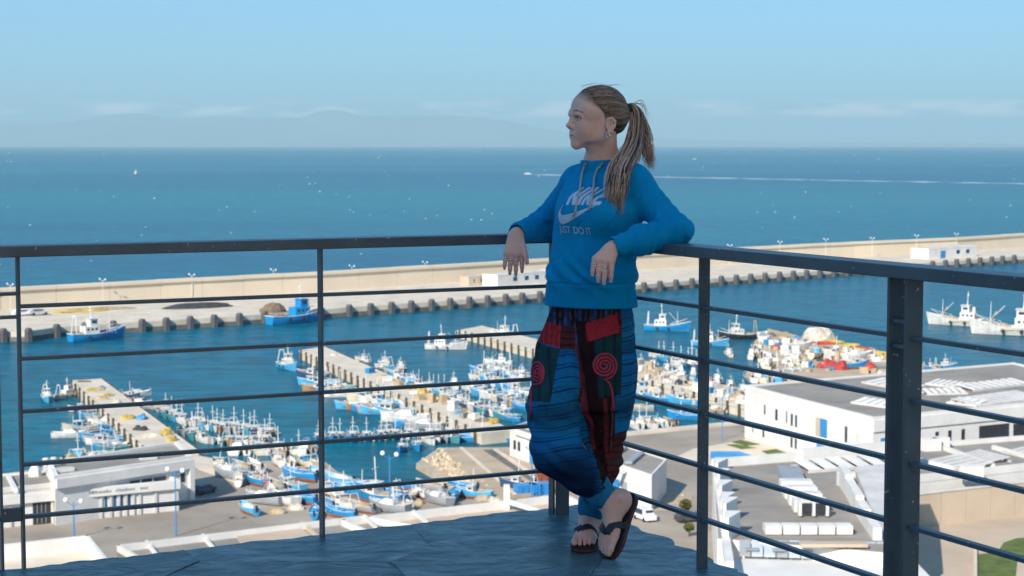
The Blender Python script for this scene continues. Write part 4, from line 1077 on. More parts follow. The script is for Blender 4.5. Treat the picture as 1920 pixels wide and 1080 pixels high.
# ---- boats hauled out in the yard, lower left
g7 = 'boats hauled out on the asphalt yard'
yard = [('cw', 412, 877, 120, 'white cabin boat in the building shadow by the concrete strip', 0.8), ('mg', 430, 892, 140, 'grey motor boat deep in the shadow of the harbour block', 0.9),
        ('og', 455, 880, 130, 'grey boat in the yard shadow behind the red one', 0.95), ('ow', 478, 878, 120, 'white open boat leaning beside the shadow edge behind the red boat', 1.0),
        ('or', 497, 907, 118, 'bright red boat on the asphalt, bow toward the viewer', 0.85), ('cw', 448, 905, 95, 'pale boat on a trailer at the edge of the building shadow', 0.7),
        ('ob', 563, 895, 150, 'blue and cream open boat left of the railing post, farthest from the parapet', 1.15), ('ol', 596, 893, 120, 'pale blue covered boat against the railing post, by the water', 1.0),
        ('ol', 465, 958, 125, 'long pale blue boat at the lower left corner of the yard', 0.9), ('mw', 532, 940, 130, 'white motor boat with blue keel between the two lower railing bars', 0.85),
        ('mg', 495, 940, 150, 'grey boat on a steel cradle beside the pale blue one', 0.85), ('ob', 568, 938, 140, 'slim blue open boat just left of the railing post', 1.0),
        ('obc', 590, 965, 95, 'bright blue boat standing stern-on at the railing post foot', 0.8), ('ol', 636, 905, 140, 'light blue boat right of the railing post at the water edge', 1.1),
        ('ob', 655, 925, 155, 'blue boat with pale deck right of the railing post', 1.15), ('cw', 645, 950, 130, 'white boat with orange trim, lying in front of the blue pair', 0.9),
        ('ob', 640, 965, 150, 'blue open boat nearest the white parapet, right of the post', 0.9), ('og', 678, 955, 140, 'grey steel boat beside the white one with orange trim', 0.9),
        ('cb', 712, 938, 145, 'blue boat with rust red bottom, left of the blue lamp post', 1.3), ('ob', 690, 920, 150, 'blue boat higher up the yard, behind the rust red bottomed one', 1.1),
        ('ow', 768, 935, 70, 'white and blue boat standing upright just right of the blue lamp post', 0.9), ('obc', 762, 915, 160, 'small blue boat with white floats right of the lamp post', 0.7),
        ('obc', 852, 932, 80, 'bright blue boat propped up below the slipway rocks', 0.95), ('og', 808, 918, 140, 'net draped boat at the foot of the rocks', 1.0), ('ob', 868, 915, 150, 'blue boat on the shore beneath the slipway rocks', 0.9),
        ('mg', 820, 940, 130, 'grey boat beside the bright blue propped one', 0.8), ('cn', 975, 915, 160, 'dark boat behind the corner post next to blue crates', 0.9)]
yard += [('cw', 520, 868, 110, 'white cabin boat at the water edge above the blue and cream boat', 0.8), ('ow', 545, 872, 100, 'white open boat in the yard behind the blue and cream boat', 0.8), ('cc', 575, 872, 130, 'cream boat in the yard tight by the railing post', 0.8),
         ('og', 520, 915, 125, 'grey net-filled boat in the yard middle, right of the red boat', 0.9), ('cl', 548, 915, 135, 'pale blue cabin boat in the yard middle between two open boats', 0.8), ('cw', 618, 925, 125, 'white cabin boat in the yard touching the railing post', 0.85),
         ('ob', 612, 948, 120, 'blue open boat in the yard behind the railing post foot', 0.85), ('mg', 730, 955, 150, 'grey boat in the yard behind the lamp post foot', 0.85), ('cw', 748, 948, 130, 'white cabin boat in the yard right of the lamp post foot', 0.8),
         ('ow', 790, 930, 120, 'white open boat in the yard below the rock mole tip', 0.8), ('or', 735, 925, 140, 'red open boat in the yard behind the lamp post', 0.7), ('og', 838, 920, 150, 'net-filled grey boat in the yard under the rocks', 0.85), ('cl', 890, 930, 160, 'pale blue cabin boat in the yard at the slipway foot', 0.8),
         ('ow', 505, 925, 100, 'white open boat in the yard in front of the red boat', 0.85), ('cb', 480, 905, 130, 'blue cabin boat in the yard left of the red boat', 0.8)]
for k, px, py, a, lab, s_ in yard:
    boat(k, px, py, a, lab, s_, G + 0.45*s_, g7, brnd.uniform(-0.12, 0.12))
# distant ones
boat('mw', 990, 327, 178, 'tiny white ferry far out at sea drawing a long wake', 1.7)
mb = MB()
a = at_z(1001, 327.5, S); b = at_z(2100, 348, S)
mb.add([(a.x, a.y-55, S+0.06), (b.x, b.y-48, S+0.06), (b.x, b.y+40, S+0.06), (a.x, a.y+55, S+0.06)], [(0, 1, 2, 3)])
wk = bpy.data.materials.new('wake_foam'); wk.use_nodes = True
nt = wk.node_tree; bs = nt.nodes['Principled BSDF']; bs.inputs['Base Color'].default_value = (0.55, 0.68, 0.72, 1); bs.inputs['Roughness'].default_value = 0.8
tr = nt.nodes.new('ShaderNodeBsdfTransparent'); mxs = nt.nodes.new('ShaderNodeMixShader'); nz = nt.nodes.new('ShaderNodeTexNoise'); nz.inputs['Scale'].default_value = 0.02; nz.inputs['Detail'].default_value = 4
gg = nt.nodes.new('ShaderNodeNewGeometry'); nt.links.new(gg.outputs['Position'], nz.inputs['Vector'])
mr = nt.nodes.new('ShaderNodeMapRange'); mr.inputs['From Min'].default_value = 0.35; mr.inputs['From Max'].default_value = 0.6; mr.inputs['To Max'].default_value = 0.75
nt.links.new(nz.outputs['Fac'], mr.inputs['Value']); nt.links.new(mr.outputs['Result'], mxs.inputs['Fac'])
nt.links.new(tr.outputs['BSDF'], mxs.inputs[1]); nt.links.new(bs.outputs['BSDF'], mxs.inputs[2]); nt.links.new(mxs.outputs['Shader'], nt.nodes['Material Output'].inputs['Surface'])
tag(mb.build('wake', wk), 'pale wake trailing behind the ferry', kind='structure')
for i, (px, py, sc, lab) in enumerate(((255, 326, 1.8, 'white sailing speck with a dark mast on the open sea, left'), (1302, 299, 1.9, 'tiny white speck of a boat right of the ponytail'), (490, 268.5, 60, 'faint pale ship on the horizon above the railing post'), (150, 268, 50, 'faint pale ship on the horizon near the left edge'), (425, 273.5, 26, 'low pale ship on the horizon, left of the other horizon ship'))):
    if py < 272.6: py = 273.4
    boat('mw', px, py, 10*i, lab, sc, S) if i != 0 else boat('tw', px, py, 90, lab, 1.0, S)
# white caps, a scatter nobody could count
mb = MB(); wr = random.Random(5)
for i in range(150):
    py = 285 + 240*wr.random()**1.6; px = wr.uniform(-60, 1980)
    if py > 541 - px*0.055 - 14: continue
    p = at_z(px, py, S+0.05); s_ = p.y/FPX
    w = s_*wr.uniform(0.6, 2.0); d = w*wr.uniform(0.5, 1.2)*2; h = s_*wr.uniform(0.5, 1.7)
    mb.add([(p.x-w, p.y, S), (p.x+w, p.y, S), (p.x+w*0.5, p.y+d, S), (p.x-w*0.6, p.y+d, S), (p.x, p.y+d*0.4, S+h)], [(0, 1, 4), (1, 2, 4), (2, 3, 4), (3, 0, 4)])
tag(mb.build('white_caps', mat('sea_foam', (0.55, 0.66, 0.70), 0.8, 0.2, 0.5)), 'scattered white caps on the sea', kind='stuff')

# ================================================================== gear on the piers
def heap(px, py, z, rx, ry, h, mi, label, group=None, rz=0.0):
    p = at_z(px, py, z)
    mb = MB(); r_ = random.Random(int(px*7+py)); nu, nv = 16, 5
    mb.dome((0, 0, -0.05), rx, ry, h, nu, nv, seed=int(px*3+py*5), rough=0.07)
    for i in range(3): mb.dome((r_.uniform(-.5, .5)*rx, r_.uniform(-.5, .5)*ry, h*0.35), rx*0.45, ry*0.45, h*r_.uniform(0.5, 0.9), 10, 3, seed=i+int(px), rough=0.08)
    o = mb.build('net_heap', M_net[mi], None, p); o.rotation_euler = (0, 0, rz)
    return tag(o, label, 'net heap', group)
zp = S + 2.0
g = 'nets laid out on the short pier'
for i, (px, py, rx, ry, h, mi) in enumerate(((158, 716, 1.6, 1.0, 0.4, 1), (178, 732, 2.2, 1.3, 0.5, 2), (204, 742, 2.0, 1.0, 0.4, 2), (192, 728, 1.2, 0.6, 0.5, 5), (190, 748, 1.6, 1.1, 0.5, 0), (218, 757, 1.0, 0.8, 0.9, 6), (240, 785, 1.8, 1.2, 0.7, 2), (265, 785, 1.8, 1.0, 0.7, 5), (262, 806, 1.6, 1.0, 0.6, 3), (283, 818, 2.0, 1.2, 0.6, 6), (310, 815, 1.2, 1.0, 1.1, 2), (322, 826, 1.2, 0.9, 0.8, 2))):
    heap(px, py, zp, rx, ry, h, mi, '%s net heap, %s from the sea end of the short pier' % (NETN[mi], ORD[i]), g, i*0.7)
g = 'gear on the long pier'
for i, (px, py, rx, ry, h, mi) in enumerate(((625, 666, 0.9, 0.6, 0.5, 6), (775, 729, 2.2, 1.2, 0.9, 2), (792, 737, 2.2, 1.1, 0.9, 2), (812, 747, 1.6, 1.0, 0.6, 2), (830, 752, 1.4, 0.9, 0.6, 6), (861, 775, 1.4, 0.9, 0.5, 5), (880, 782, 1.4, 1.0, 0.8, 6), (905, 790, 1.5, 1.0, 0.6, 1), (925, 794, 1.5, 0.9, 0.8, 2))):
    heap(px, py, zp, rx, ry, h, mi, '%s net heap, %s from the sea end of the long pier' % (NETN[mi], ORD[i]), g, i*0.9)
g = 'gear heaped on the net pier'
nr = random.Random(9)
for i in range(20):
    t = 0.36 + 0.62*(i+0.5)/20; cx = 880 + 530*t + nr.uniform(-6, 6); cy = 615 + 136*t + nr.uniform(-9, 9)
    mi = nr.choice([0, 0, 6, 1, 6, 0, 3])
    heap(cx, cy, zp, nr.uniform(1.2, 2.6), nr.uniform(0.8, 1.7), nr.uniform(0.4, 1.0), mi, '%s net heap, %s from the sea end of the net pier' % (NETN[mi], ORD[i]), g, nr.uniform(0, 3))
g = 'gear heaped on the trawler quay'
for i in range(30):
    t = (i+0.5)/30; u_ = nr.random()
    ax, ay = 1428 + (1790-1428)*t, 625 + (700-625)*t; bx, by = 1440 + (1640-1440)*t, 655 + (700-655)*t
    px, py = ax + (bx-ax)*u_, ay + (by-ay)*u_
    mi = nr.choice([0, 6, 6, 1, 0, 4, 3]); 
    if u_ < 0.3 and t > 0.4: mi = 2
    heap(px, py, zp, nr.uniform(1.2, 2.8), nr.uniform(0.8, 1.8), nr.uniform(0.4, 1.0), mi, '%s net heap, %s from the sea end of the trawler quay' % (NETN[mi], ORD[i]), g, nr.uniform(0, 3))
for i, (px, py) in enumerate(((1560, 643), (1588, 650), (1615, 657), (1642, 664), (1672, 671), (1545, 646), (1600, 659))):
    heap(px, py, zp, 3.4, 0.9, 0.8, (2, 2, 4, 2, 2, 4, 2)[i], '%s net roll along the outer edge of the trawler quay, %s from sea' % (('ochre', 'ochre', 'red', 'ochre', 'ochre', 'red', 'ochre')[i], ORD[i]), 'net rolls on the trawler quay', 0.15)
heap(1535, 640, zp, 4.2, 3.6, 3.6, 6, 'big pale dome-shaped heap on the trawler quay', None)
for i, (px, py) in enumerate(((1553, 690), (1580, 692), (1625, 690))):
    heap(px, py, zp, 2.6, 1.6, 1.8, 4, 'red net heap near the market hall roof, %s of three from the left' % ORD[i], 'red net heaps', i)
cr_ = random.Random(33); crate_m = [mat('crate_%s' % n, c, 0.6, 0.15, 1.0) for n, c in (('white', (0.70, 0.69, 0.66)), ('blue', (0.03, 0.25, 0.50)), ('tan', (0.50, 0.38, 0.24)), ('grey', (0.32, 0.31, 0.29)), ('red', (0.45, 0.07, 0.05)))]
CRN = ['white', 'blue', 'tan', 'grey', 'red']
def crate_stack(px, py, z, mi, label, group):
    p = at_z(px, py, z); o = thing('crate_stack', label, 'crate stack', p, cr_.uniform(0, 3), group)
    w, d = cr_.uniform(0.5, 1.1), cr_.uniform(0.4, 0.8); zz = 0
    for k in range(cr_.choice((1, 2, 2, 3))):
        h = cr_.uniform(0.4, 0.7); j = cr_.uniform(-.12, .12); mb = MB()
        mb.loft([[Vector((x*q+j, y*q, zz+u_)) for x, y in ((-w, -d), (w, -d), (w, d), (-w, d))] for u_, q in ((0.02, 0.9), (h, 1.0))]); mb.build('crate', crate_m[mi], o); zz += h
for i in range(96):
    t = (i+0.5)/96; u_ = cr_.random(); ax, ay = 1428 + 362*t, 622 + 76*t; bx, by = 1425 + 90*t, 640 + 62*t
    mi = cr_.choice((0, 0, 2, 3, 2, 0, 1)); crate_stack(ax+(bx-ax)*u_, ay+(by-ay)*u_, zp, mi, '%s crate stack, %s from the sea end of the trawler quay' % (CRN[mi], ORDN(i)), 'crates on the trawler quay')
for i in range(48):
    t = 0.3 + 0.68*(i+0.5)/48; mi = cr_.choice((0, 0, 3, 2, 2, 1))
    crate_stack(880 + 530*t + cr_.uniform(-10, 10), 615 + 136*t + cr_.uniform(-8, 8), zp, mi, '%s crate stack, %s from the sea end of the net pier' % (CRN[mi], ORDN(i)), 'crates on the net pier')
for i in range(14):
    t = 0.30 + 0.66*(i+0.5)/14; mi = cr_.choice((0, 2, 3, 1, 2))
    crate_stack(585 + 345*t + cr_.uniform(-8, 8), 654 + 150*t + cr_.uniform(-6, 6), zp, mi, '%s crate stack, %s from the sea end of the long pier' % (CRN[mi], ORDN(i)), 'crates on the long pier')
for i, (px, py, mi) in enumerate(((555, 955, 6), (520, 962, 0), (665, 940, 1), (700, 960, 6), (780, 945, 0), (610, 905, 1), (540, 893, 6), (905, 938, 0), (930, 944, 6))):
    heap(px, py, G, 1.2, 0.9, 0.8, mi, '%s gear heap on the boatyard asphalt, %s listed from the yard corner' % (NETN[mi], ORD[i]) if False else '%s gear heap between boats on the yard, %s' % (NETN[mi], ('beside the grey cradle boat', 'below the white motor boat', 'behind the orange trimmed boat', 'by the parapet near the lamp', 'right of the upright boat', 'at the railing post', 'behind the slim blue boat', 'at the slipway foot', 'by the white corner pier')[i]), 'gear heaps in the boatyard')
# nets on the breakwater apron
heap(372, 576, GB, 11, 5, 1.4, 3, 'long dark net heap lying on the breakwater apron', None, 0.55)
heap(150, 584, GB, 9, 4, 0.9, 2, 'ochre net heap on the breakwater apron at the left', None, 0.55)
heap(200, 580, GB, 9, 3, 0.7, 0, 'tan net heap beside the ochre one on the breakwater apron', None, 0.55)
heap(512, 585, GB, 4, 3, 2.6, 1, 'brown gear heap at the stern of the solid blue trawler', None, 0.5)

# ---- blue lamp posts with twin white globes
def lamp(px, py, h, label, group, z=G, s=1.0, col=None):
    p = at_z(px, py, z)
    o = thing('street_lamp', label, 'street lamp', p, 0.0, group)
    mb = MB(); mb.tube([(0, 0, 0), (0, 0, h)], [0.11*s, 0.07*s], 8); mb.build('post', col or M_lamp_blue, o)
    mb = MB(); mb.tube([(0.9*s, 0.1, h-0.1*s), (0, 0, h-0.5*s), (-0.9*s, -0.1, h+0.1*s)], 0.05*s, 5); mb.build('arm', col or M_lamp_blue, o)
    for dx, dz in ((0.9, 0.1), (-0.9, 0.3)):
        mb = MB(); mb.ball((dx*s, 0.1*dx, h+dz*s), 0.32*s, nu=8, nv=5); mb.build('globe', M_lampw, o)
    return o
lamp(731, 962, 7.6, 'blue lamp post with two white globes between yard boats and parapet', None)
lamp(330, 1005, 8.0, 'blue lamp post in front of the harbour office right end', None)
lamp(139, 1010, 4.5, 'short blue lamp post in front of the harbour office slit windows', None)
lamp(997, 935, 7.0, 'blue lamp post beside the shed blue door, left of the corner post', None)
lamp(1354, 826, 7.2, 'blue lamp post by the market hall paving', None, s=0.8)
lamp(963, 795, 5.0, 'thin blue lamp post behind the quay shed', None, s=0.7)
def span(pts, spec): pass
for i, (hx, hy) in enumerate(((20, 531), (193, 522), (360, 513), (513, 504), (660, 497), (797, 490), (1075, 474), (1222, 466), (1368, 458), (1462, 452), (1548, 447), (1635, 445), (1718, 440), (1793, 437))):
    q = on_line(hx, wb, WB); p = at_z(hx, q[1]+3, GB); top = at_y(hx, hy, p.y)
    lamp(hx, q[1]+3, max(5.0, top.z - GB - 0.4), 'twin headed white lamp by the sea wall, %s from the left edge' % ORD[i], 'lamps along the breakwater', GB, 0.85, M_mast)

# ---- vehicles
def car(px, py, z, ang, col, label, s=1.0, van=False):
    p = at_z(px, py, z); o = thing('van' if van else 'car', label, 'van' if van else 'car', p, R(ang)); o.scale = (s, s, s)
    hgt = 1.9 if van else 1.42
    prof = [(-2.1, .35), (2.1, .35), (2.15, .75), (1.3, .95), (0.7, hgt), (-1.5, hgt), (-2.1, .95)] if not van else [(-2.2, .35), (2.3, .35), (2.3, 1.0), (1.7, 1.15), (1.3, hgt), (-2.2, hgt)]
    mb = MB(); mb.loft([[Vector((x, y*(0.86 if z_ > 1.0 else 1), z_)) for x, z_ in prof] for y in (-0.85, 0.85)]); b = mb.build('body', col, o)
    for y in (-1, 1):
        mb = MB(); mb.box(-1.4, y*0.80-0.03, 1.0, 0.75, y*0.80+0.03, hgt-0.12); mb.build('window', M_glass, b)
    mb = MB(); mb.box(1.0 if not van else 1.45, -0.62, 1.0, 1.12 if not van else 1.6, 0.62, hgt-0.15); mb.build('windscreen', M_glass, b)
    for x in (-1.35, 1.35):
        for y in (-1, 1):
            mb = MB(); mb.tube([(x, y*0.7, 0.33), (x, y*0.9, 0.33)], 0.33, 12); mb.build('wheel', M_rubber, o)
    return o
car(1208, 975, G, -65, paint('van_white', (0.75, 0.75, 0.75)), 'white van parked on the road right of the flip-flop heel', 0.85, True)
car(382, 925, G, 60, paint('car_dark_blue', (0.05, 0.09, 0.14)), 'dark car in the shadow of the harbour block', 0.9)
car(1292, 978, G, 20, paint('car_dark_grey', (0.07, 0.07, 0.07)), 'dark car by the small tree left of the slim right post', 0.85)
car(42, 592, GB, 40, paint('car_white', (0.7, 0.7, 0.7)), 'pale car parked on the breakwater apron, first from the left', 1.3)
car(72, 591, GB, 35, paint('car_silver', (0.45, 0.46, 0.48)), 'silver car parked on the breakwater apron, second from the left', 1.3)
# blue crate stacks and a rusty stack near the corner post
for i, (px, py, m_, lab) in enumerate(((985, 928, M_blue, 'blue skip container left of the corner railing post'), (1012, 926, M_blue, 'blue skip container touching the corner railing post'), (1020, 900, M_rust, 'rust red container beside the quay shed'))):
    p = at_z(px, py, G); o = thing('skip', lab, 'skip', p, 0.4)
    mb = MB(); mb.loft([[Vector((x*k, y*k, z)) for x, y in ((-1.5, -0.9), (1.5, -0.9), (1.5, 0.9), (-1.5, 0.9))] for z, k in ((0, 0.85), (1.5, 1.0))]); b = mb.build('body', m_, o)
    for x in (-0.9, 0, 0.9):
        mb = MB(); mb.box(x-0.06, -0.98, 0.1, x+0.06, -0.9, 1.4); mb.build('rib', m_, b)
# small trees
def small_tree(px, py, z, h, label, seed):
    p = at_z(px, py, z); o = thing('small_tree', label, 'tree', p)
    mb = MB(); mb.tube([(0, 0, 0), (0.05, 0, h*0.5), (0.15, 0.1, h*0.8)], [0.12, 0.09, 0.04], 6)
    for a in range(4): mb.tube([(0.05, 0, h*0.5), (0.8*math.cos(a*1.6), 0.8*math.sin(a*1.6), h*0.8)], [0.06, 0.02], 5)
    mb.build('trunk', M_pile, o)
    r_ = random.Random(seed); mb = MB()
    for i in range(420):
        d = Vector((r_.gauss(0, 1), r_.gauss(0, 1), r_.gauss(0, .8))).normalized()*r_.random()**0.4*h*0.36
        c = Vector((0, 0, h*0.75)) + d; u_ = Vector((r_.gauss(0, 1), r_.gauss(0, 1), r_.gauss(0, 1))).normalized(); w_ = u_.orthogonal().normalized()
        s_ = r_.uniform(0.12, 0.26); mb.add([c-u_*s_, c+w_*s_*0.6, c+u_*s_, c-w_*s_*0.6], [(0, 1, 2, 3)])
    mb.build('crown', mat('olive_leaves', (0.10, 0.11, 0.03), 0.8, 0.4, 1.5), o)
small_tree(1285, 970, G, 2.2, 'small olive tree on the verge left of the slim right post', 1)
small_tree(1292, 1006, G, 1.6, 'low yellowish tree at the slate ledge beside the slim right post', 2)
# ================================================================== BALCONY: hotel, slate ledge, railing
RZ = 1.061                                        # top of the handrail
CORN = Vector((0.17, 6.85, 0))
DL = Vector((-1.775, -0.881, 0)).normalized()     # along the left railing, away from the corner
DR = Vector((0.4523, -0.912, 0)).normalized()     # along the right railing

def slate_mat():
    m = bpy.data.materials.new('slate'); m.use_nodes = True
    nt = m.node_tree; b = nt.nodes['Principled BSDF']
    tc = nt.nodes.new('ShaderNodeTexCoord')
    oi = nt.nodes.new('ShaderNodeObjectInfo')
    def noise(scale, detail, dist=0.0, stretch=(1, 1, 1)):
        mp = nt.nodes.new('ShaderNodeMapping'); mp.inputs['Scale'].default_value = stretch; mp.inputs['Rotation'].default_value = (0, 0, 0.45)
        nt.links.new(tc.outputs['Object'], mp.inputs['Vector'])
        n = nt.nodes.new('ShaderNodeTexNoise'); n.inputs['Scale'].default_value = scale; n.inputs['Detail'].default_value = detail; n.inputs['Distortion'].default_value = dist
        nt.links.new(mp.outputs['Vector'], n.inputs['Vector']); return n
    n1 = noise(4.2, 9, 1.4); n2 = noise(5.5, 9, 0.9, (1, 1.4, 1)); n3 = noise(26, 5, 0.6, (1, 1.3, 1))
    rp = nt.nodes.new('ShaderNodeValToRGB'); e = rp.color_ramp.elements
    e[0].position = 0.28; e[0].color = (0.022, 0.074, 0.095, 1); e[1].position = 0.72; e[1].color = (0.20, 0.34, 0.38, 1)
    x = rp.color_ramp.elements.new(0.5); x.color = (0.062, 0.162, 0.198, 1)
    nt.links.new(n1.outputs['Fac'], rp.inputs['Fac'])
    hs = nt.nodes.new('ShaderNodeHueSaturation'); mr = nt.nodes.new('ShaderNodeMapRange'); mr.inputs['To Min'].default_value = 0.82; mr.inputs['To Max'].default_value = 1.18
    nt.links.new(oi.outputs['Random'], mr.inputs['Value']); nt.links.new(mr.outputs['Result'], hs.inputs['Value']); nt.links.new(rp.outputs['Color'], hs.inputs['Color'])
    # pale scuffs
    sc = nt.nodes.new('ShaderNodeMapRange'); sc.inputs['From Min'].default_value = 0.56; sc.inputs['From Max'].default_value = 0.72; sc.inputs['To Max'].default_value = 0.7
    nt.links.new(n3.outputs['Fac'], sc.inputs['Value'])
    mk = nt.nodes.new('ShaderNodeMath'); mk.operation = 'MULTIPLY'; n4 = noise(2.2, 4); r4 = nt.nodes.new('ShaderNodeMapRange'); r4.inputs['From Min'].default_value = 0.55; r4.inputs['From Max'].default_value = 0.7
    nt.links.new(n4.outputs['Fac'], r4.inputs['Value']); nt.links.new(sc.outputs['Result'], mk.inputs[0]); nt.links.new(r4.outputs['Result'], mk.inputs[1])
    mx = nt.nodes.new('ShaderNodeMix'); mx.data_type = 'RGBA'; mx.inputs['B'].default_value = (0.27, 0.28, 0.27, 1)
    nt.links.new(hs.outputs['Color'], mx.inputs['A']); nt.links.new(mk.outputs['Value'], mx.inputs['Factor']); nt.links.new(mx.outputs['Result'], b.inputs['Base Color'])
    rr = nt.nodes.new('ShaderNodeMapRange'); rr.inputs['To Min'].default_value = 0.28; rr.inputs['To Max'].default_value = 0.55
    nt.links.new(n2.outputs['Fac'], rr.inputs['Value']); nt.links.new(rr.outputs['Result'], b.inputs['Roughness'])
    # cleft relief: stepped layers plus fine ripple
    st = nt.nodes.new('ShaderNodeMath'); st.operation = 'SNAP'; st.inputs[1].default_value = 0.06
    nt.links.new(n2.outputs['Fac'], st.inputs[0])
    a1 = nt.nodes.new('ShaderNodeMath'); a1.operation = 'MULTIPLY_ADD'; a1.inputs[1].default_value = 0.7
    nt.links.new(n2.outputs['Fac'], a1.inputs[0]); nt.links.new(st.outputs['Value'], a1.inputs[2])
    a2 = nt.nodes.new('ShaderNodeMath'); a2.operation = 'MULTIPLY_ADD'; a2.inputs[1].default_value = 0.08
    nt.links.new(n3.outputs['Fac'], a2.inputs[0]); nt.links.new(a1.outputs['Value'], a2.inputs[2])
    bp = nt.nodes.new('ShaderNodeBump'); bp.inputs['Strength'].default_value = 0.9; bp.inputs['Distance'].default_value = 0.035
    nt.links.new(a2.outputs['Value'], bp.inputs['Height']); nt.links.new(bp.outputs['Normal'], b.inputs['Normal'])
    return m
M_slate = slate_mat()
edge_px = [(-330, 1107), (0, 1067), (190, 1042), (413, 1020), (603, 992), (800, 974), (1027, 953), (1097, 946), (1190, 977), (1306, 1016), (1453, 1076), (1640, 1158), (1900, 1290)]
edge = [Vector(gz(px, py, 0.0)) for px, py in edge_px]
er = random.Random(4)
ledge = tag(bpy.data.objects.new('balcony_floor', None), None, None, None, 'structure'); COL.objects.link(ledge)
# slabs: Voronoi cells of jittered seeds, clipped by the two straight ledge lines
def clip(poly, p, n):
    out = []
    for i in range(len(poly)):
        a, b = poly[i], poly[(i+1) % len(poly)]
        da, db = (a-p).dot(n), (b-p).dot(n)
        if da <= 0: out.append(a)
        if da*db < 0: out.append(a + (b-a)*(da/(da-db)))
    return out
e0, ec, e1 = edge[0], edge[7], edge[12]
nl = Vector((-(ec-e0).y, (ec-e0).x)).normalized(); nr_ = Vector((-(e1-ec).y, (e1-ec).x)).normalized()
if nl.dot(Vector((0, 3)) - ec) > 0: nl = -nl
if nr_.dot(Vector((0, 3)) - ec) > 0: nr_ = -nr_
seeds = []
ul = (ec-e0).normalized(); vl = -nl
for i in range(-1, 10):
    for j in range(0, 14):
        p = ec - ul*(i*0.85 + (j % 2)*0.4 - 0.5) + vl*(j*0.50 + 0.2) + Vector((er.uniform(-.22, .22), er.uniform(-.15, .15)))
        if p.y > -2.6 and p.x > -3.8 and p.x < 3.4: seeds.append(p)
for q in seeds:
    poly = [q + Vector((x, y)) for x, y in ((-1.5, -1.5), (1.5, -1.5), (1.5, 1.5), (-1.5, 1.5))]
    for s_ in seeds:
        if s_ is q or (s_-q).length > 2.2: continue
        d = (s_-q).normalized(); poly = clip(poly, (q+s_)/2 - d*0.0007, d)
        if not poly: break
    if not poly: continue
    poly = clip(poly, ec, nl) if poly else poly
    poly = clip(poly, ec, nr_) if poly else poly
    poly = clip(poly, Vector((0, -2.45)), Vector((0, -1))) if poly else poly
    if len(poly) < 3: continue
    # ragged edges
    pts = []
    for i in range(len(poly)):
        a, b = poly[i], poly[(i+1) % len(poly)]; L = (b-a).length
        if L < 1e-4: continue
        d = (b-a)/L; nn = Vector((d.y, -d.x)); outer = abs((a-ec).dot(nl)) + abs((b-ec).dot(nl)) < 1e-3 or abs((a-ec).dot(nr_)) + abs((b-ec).dot(nr_)) < 1e-3
        k = max(1, int(L/(0.035 if outer else 0.05))); off = 0.0
        for t in range(k):
            amp = 0.016 if outer else 0.0045
            off = off*0.6 + er.uniform(-amp, amp)
            pts.append(a + (b-a)*(t/k) + nn*(off if t else 0))
    c = sum(pts, Vector((0, 0)))/len(pts)
    tx, ty, dz = er.uniform(-.003, .003), er.uniform(-.003, .003), er.uniform(-.002, .002)
    n = len(pts); vs = []; fs = []
    for rr_, zz in ((1.0, -0.10), (1.0, -0.002), (0.994, 0.0), (0.6, 0.0005)):
        for p in pts:
            w = c + (p-c)*rr_; vs.append((w.x-c.x, w.y-c.y, zz + dz + tx*(w.x-c.x) + ty*(w.y-c.y)))
    for r_ in range(3):
        for i in range(n): fs.append((r_*n+i, r_*n+(i+1) % n, (r_+1)*n+(i+1) % n, (r_+1)*n+i))
    vs.append((0, 0, dz+0.001)); 
    for i in range(n): fs.append((3*n+i, 3*n+(i+1) % n, 4*n))
    mb = MB(); mb.add(vs, fs); mb.build('slate_slab', M_slate, ledge, (c.x, c.y, 0.0))
M_mort = mat('dark_mortar', (0.10, 0.14, 0.165), 0.9, 0.2, 8)
bed = []
p = [e0 - nl*0.06, ec - nl*0.06 - nr_*0.05, e1 - nr_*0.06, Vector((2.6, -2.45)), Vector((-3.6, -2.45))]
mb = MB(); mb.prism([(q.x, q.y) for q in p], -0.30, -0.003); mb.build('mortar_bed', M_mort, ledge)
# the hotel: floors below the ledge and unseen walls and paving added for shade and bounce light
M_hotel = mat('hotel_render', (0.86, 0.74, 0.60), 0.8, 0.08, 0.4)
hotel = thing('hotel', 'pale hotel under the balcony with unseen walls added behind to shade and light it', 'building', (0, -2.5, G))
mb = MB(); mb.box(-11, -1.6, -3, -0.7, 0, -G + 10.2); mb.build('wall', M_hotel, hotel)  # unseen slab, placed and sized to keep the sun off the balcony
mb = MB(); q = [e0 - nl*0.35, ec - nl*0.35 - nr_*0.25, e1 - nr_*0.35, Vector((2.4, -2.45)), Vector((-3.4, -2.45))]
mb.prism([(a.x, a.y+2.5) for a in q], -3, -G - 0.31); mb.build('lower_floors', M_hotel, hotel)
for k in range(2):
    mb = MB(); mb.box(-13+5*(k+1), 0.0, -G+0.0, -11+5*(k+1), 0.04, -G+2.3); f = mb.build('window', M_steelg, hotel)
    mb = MB(); mb.box(-12.9+5*(k+1), 0.03, -G+0.08, -11.1+5*(k+1), 0.05, -G+2.2); mb.build('pane', M_glass, f)

mb = MB(); mb.box(3.0, -12, -3, 12, 5.2, -G + 13.0); mb.build('bounce_wing', M_hotel, hotel)  # unseen side block, added to bounce warm sunlight onto the woman
mb = MB(); mb.box(-0.6, -12, -G - 0.35, 3.0, 0.0, -G - 0.02); mb.build('terrace', M_conc, hotel)  # unseen pale paving, added to throw sunlight back up

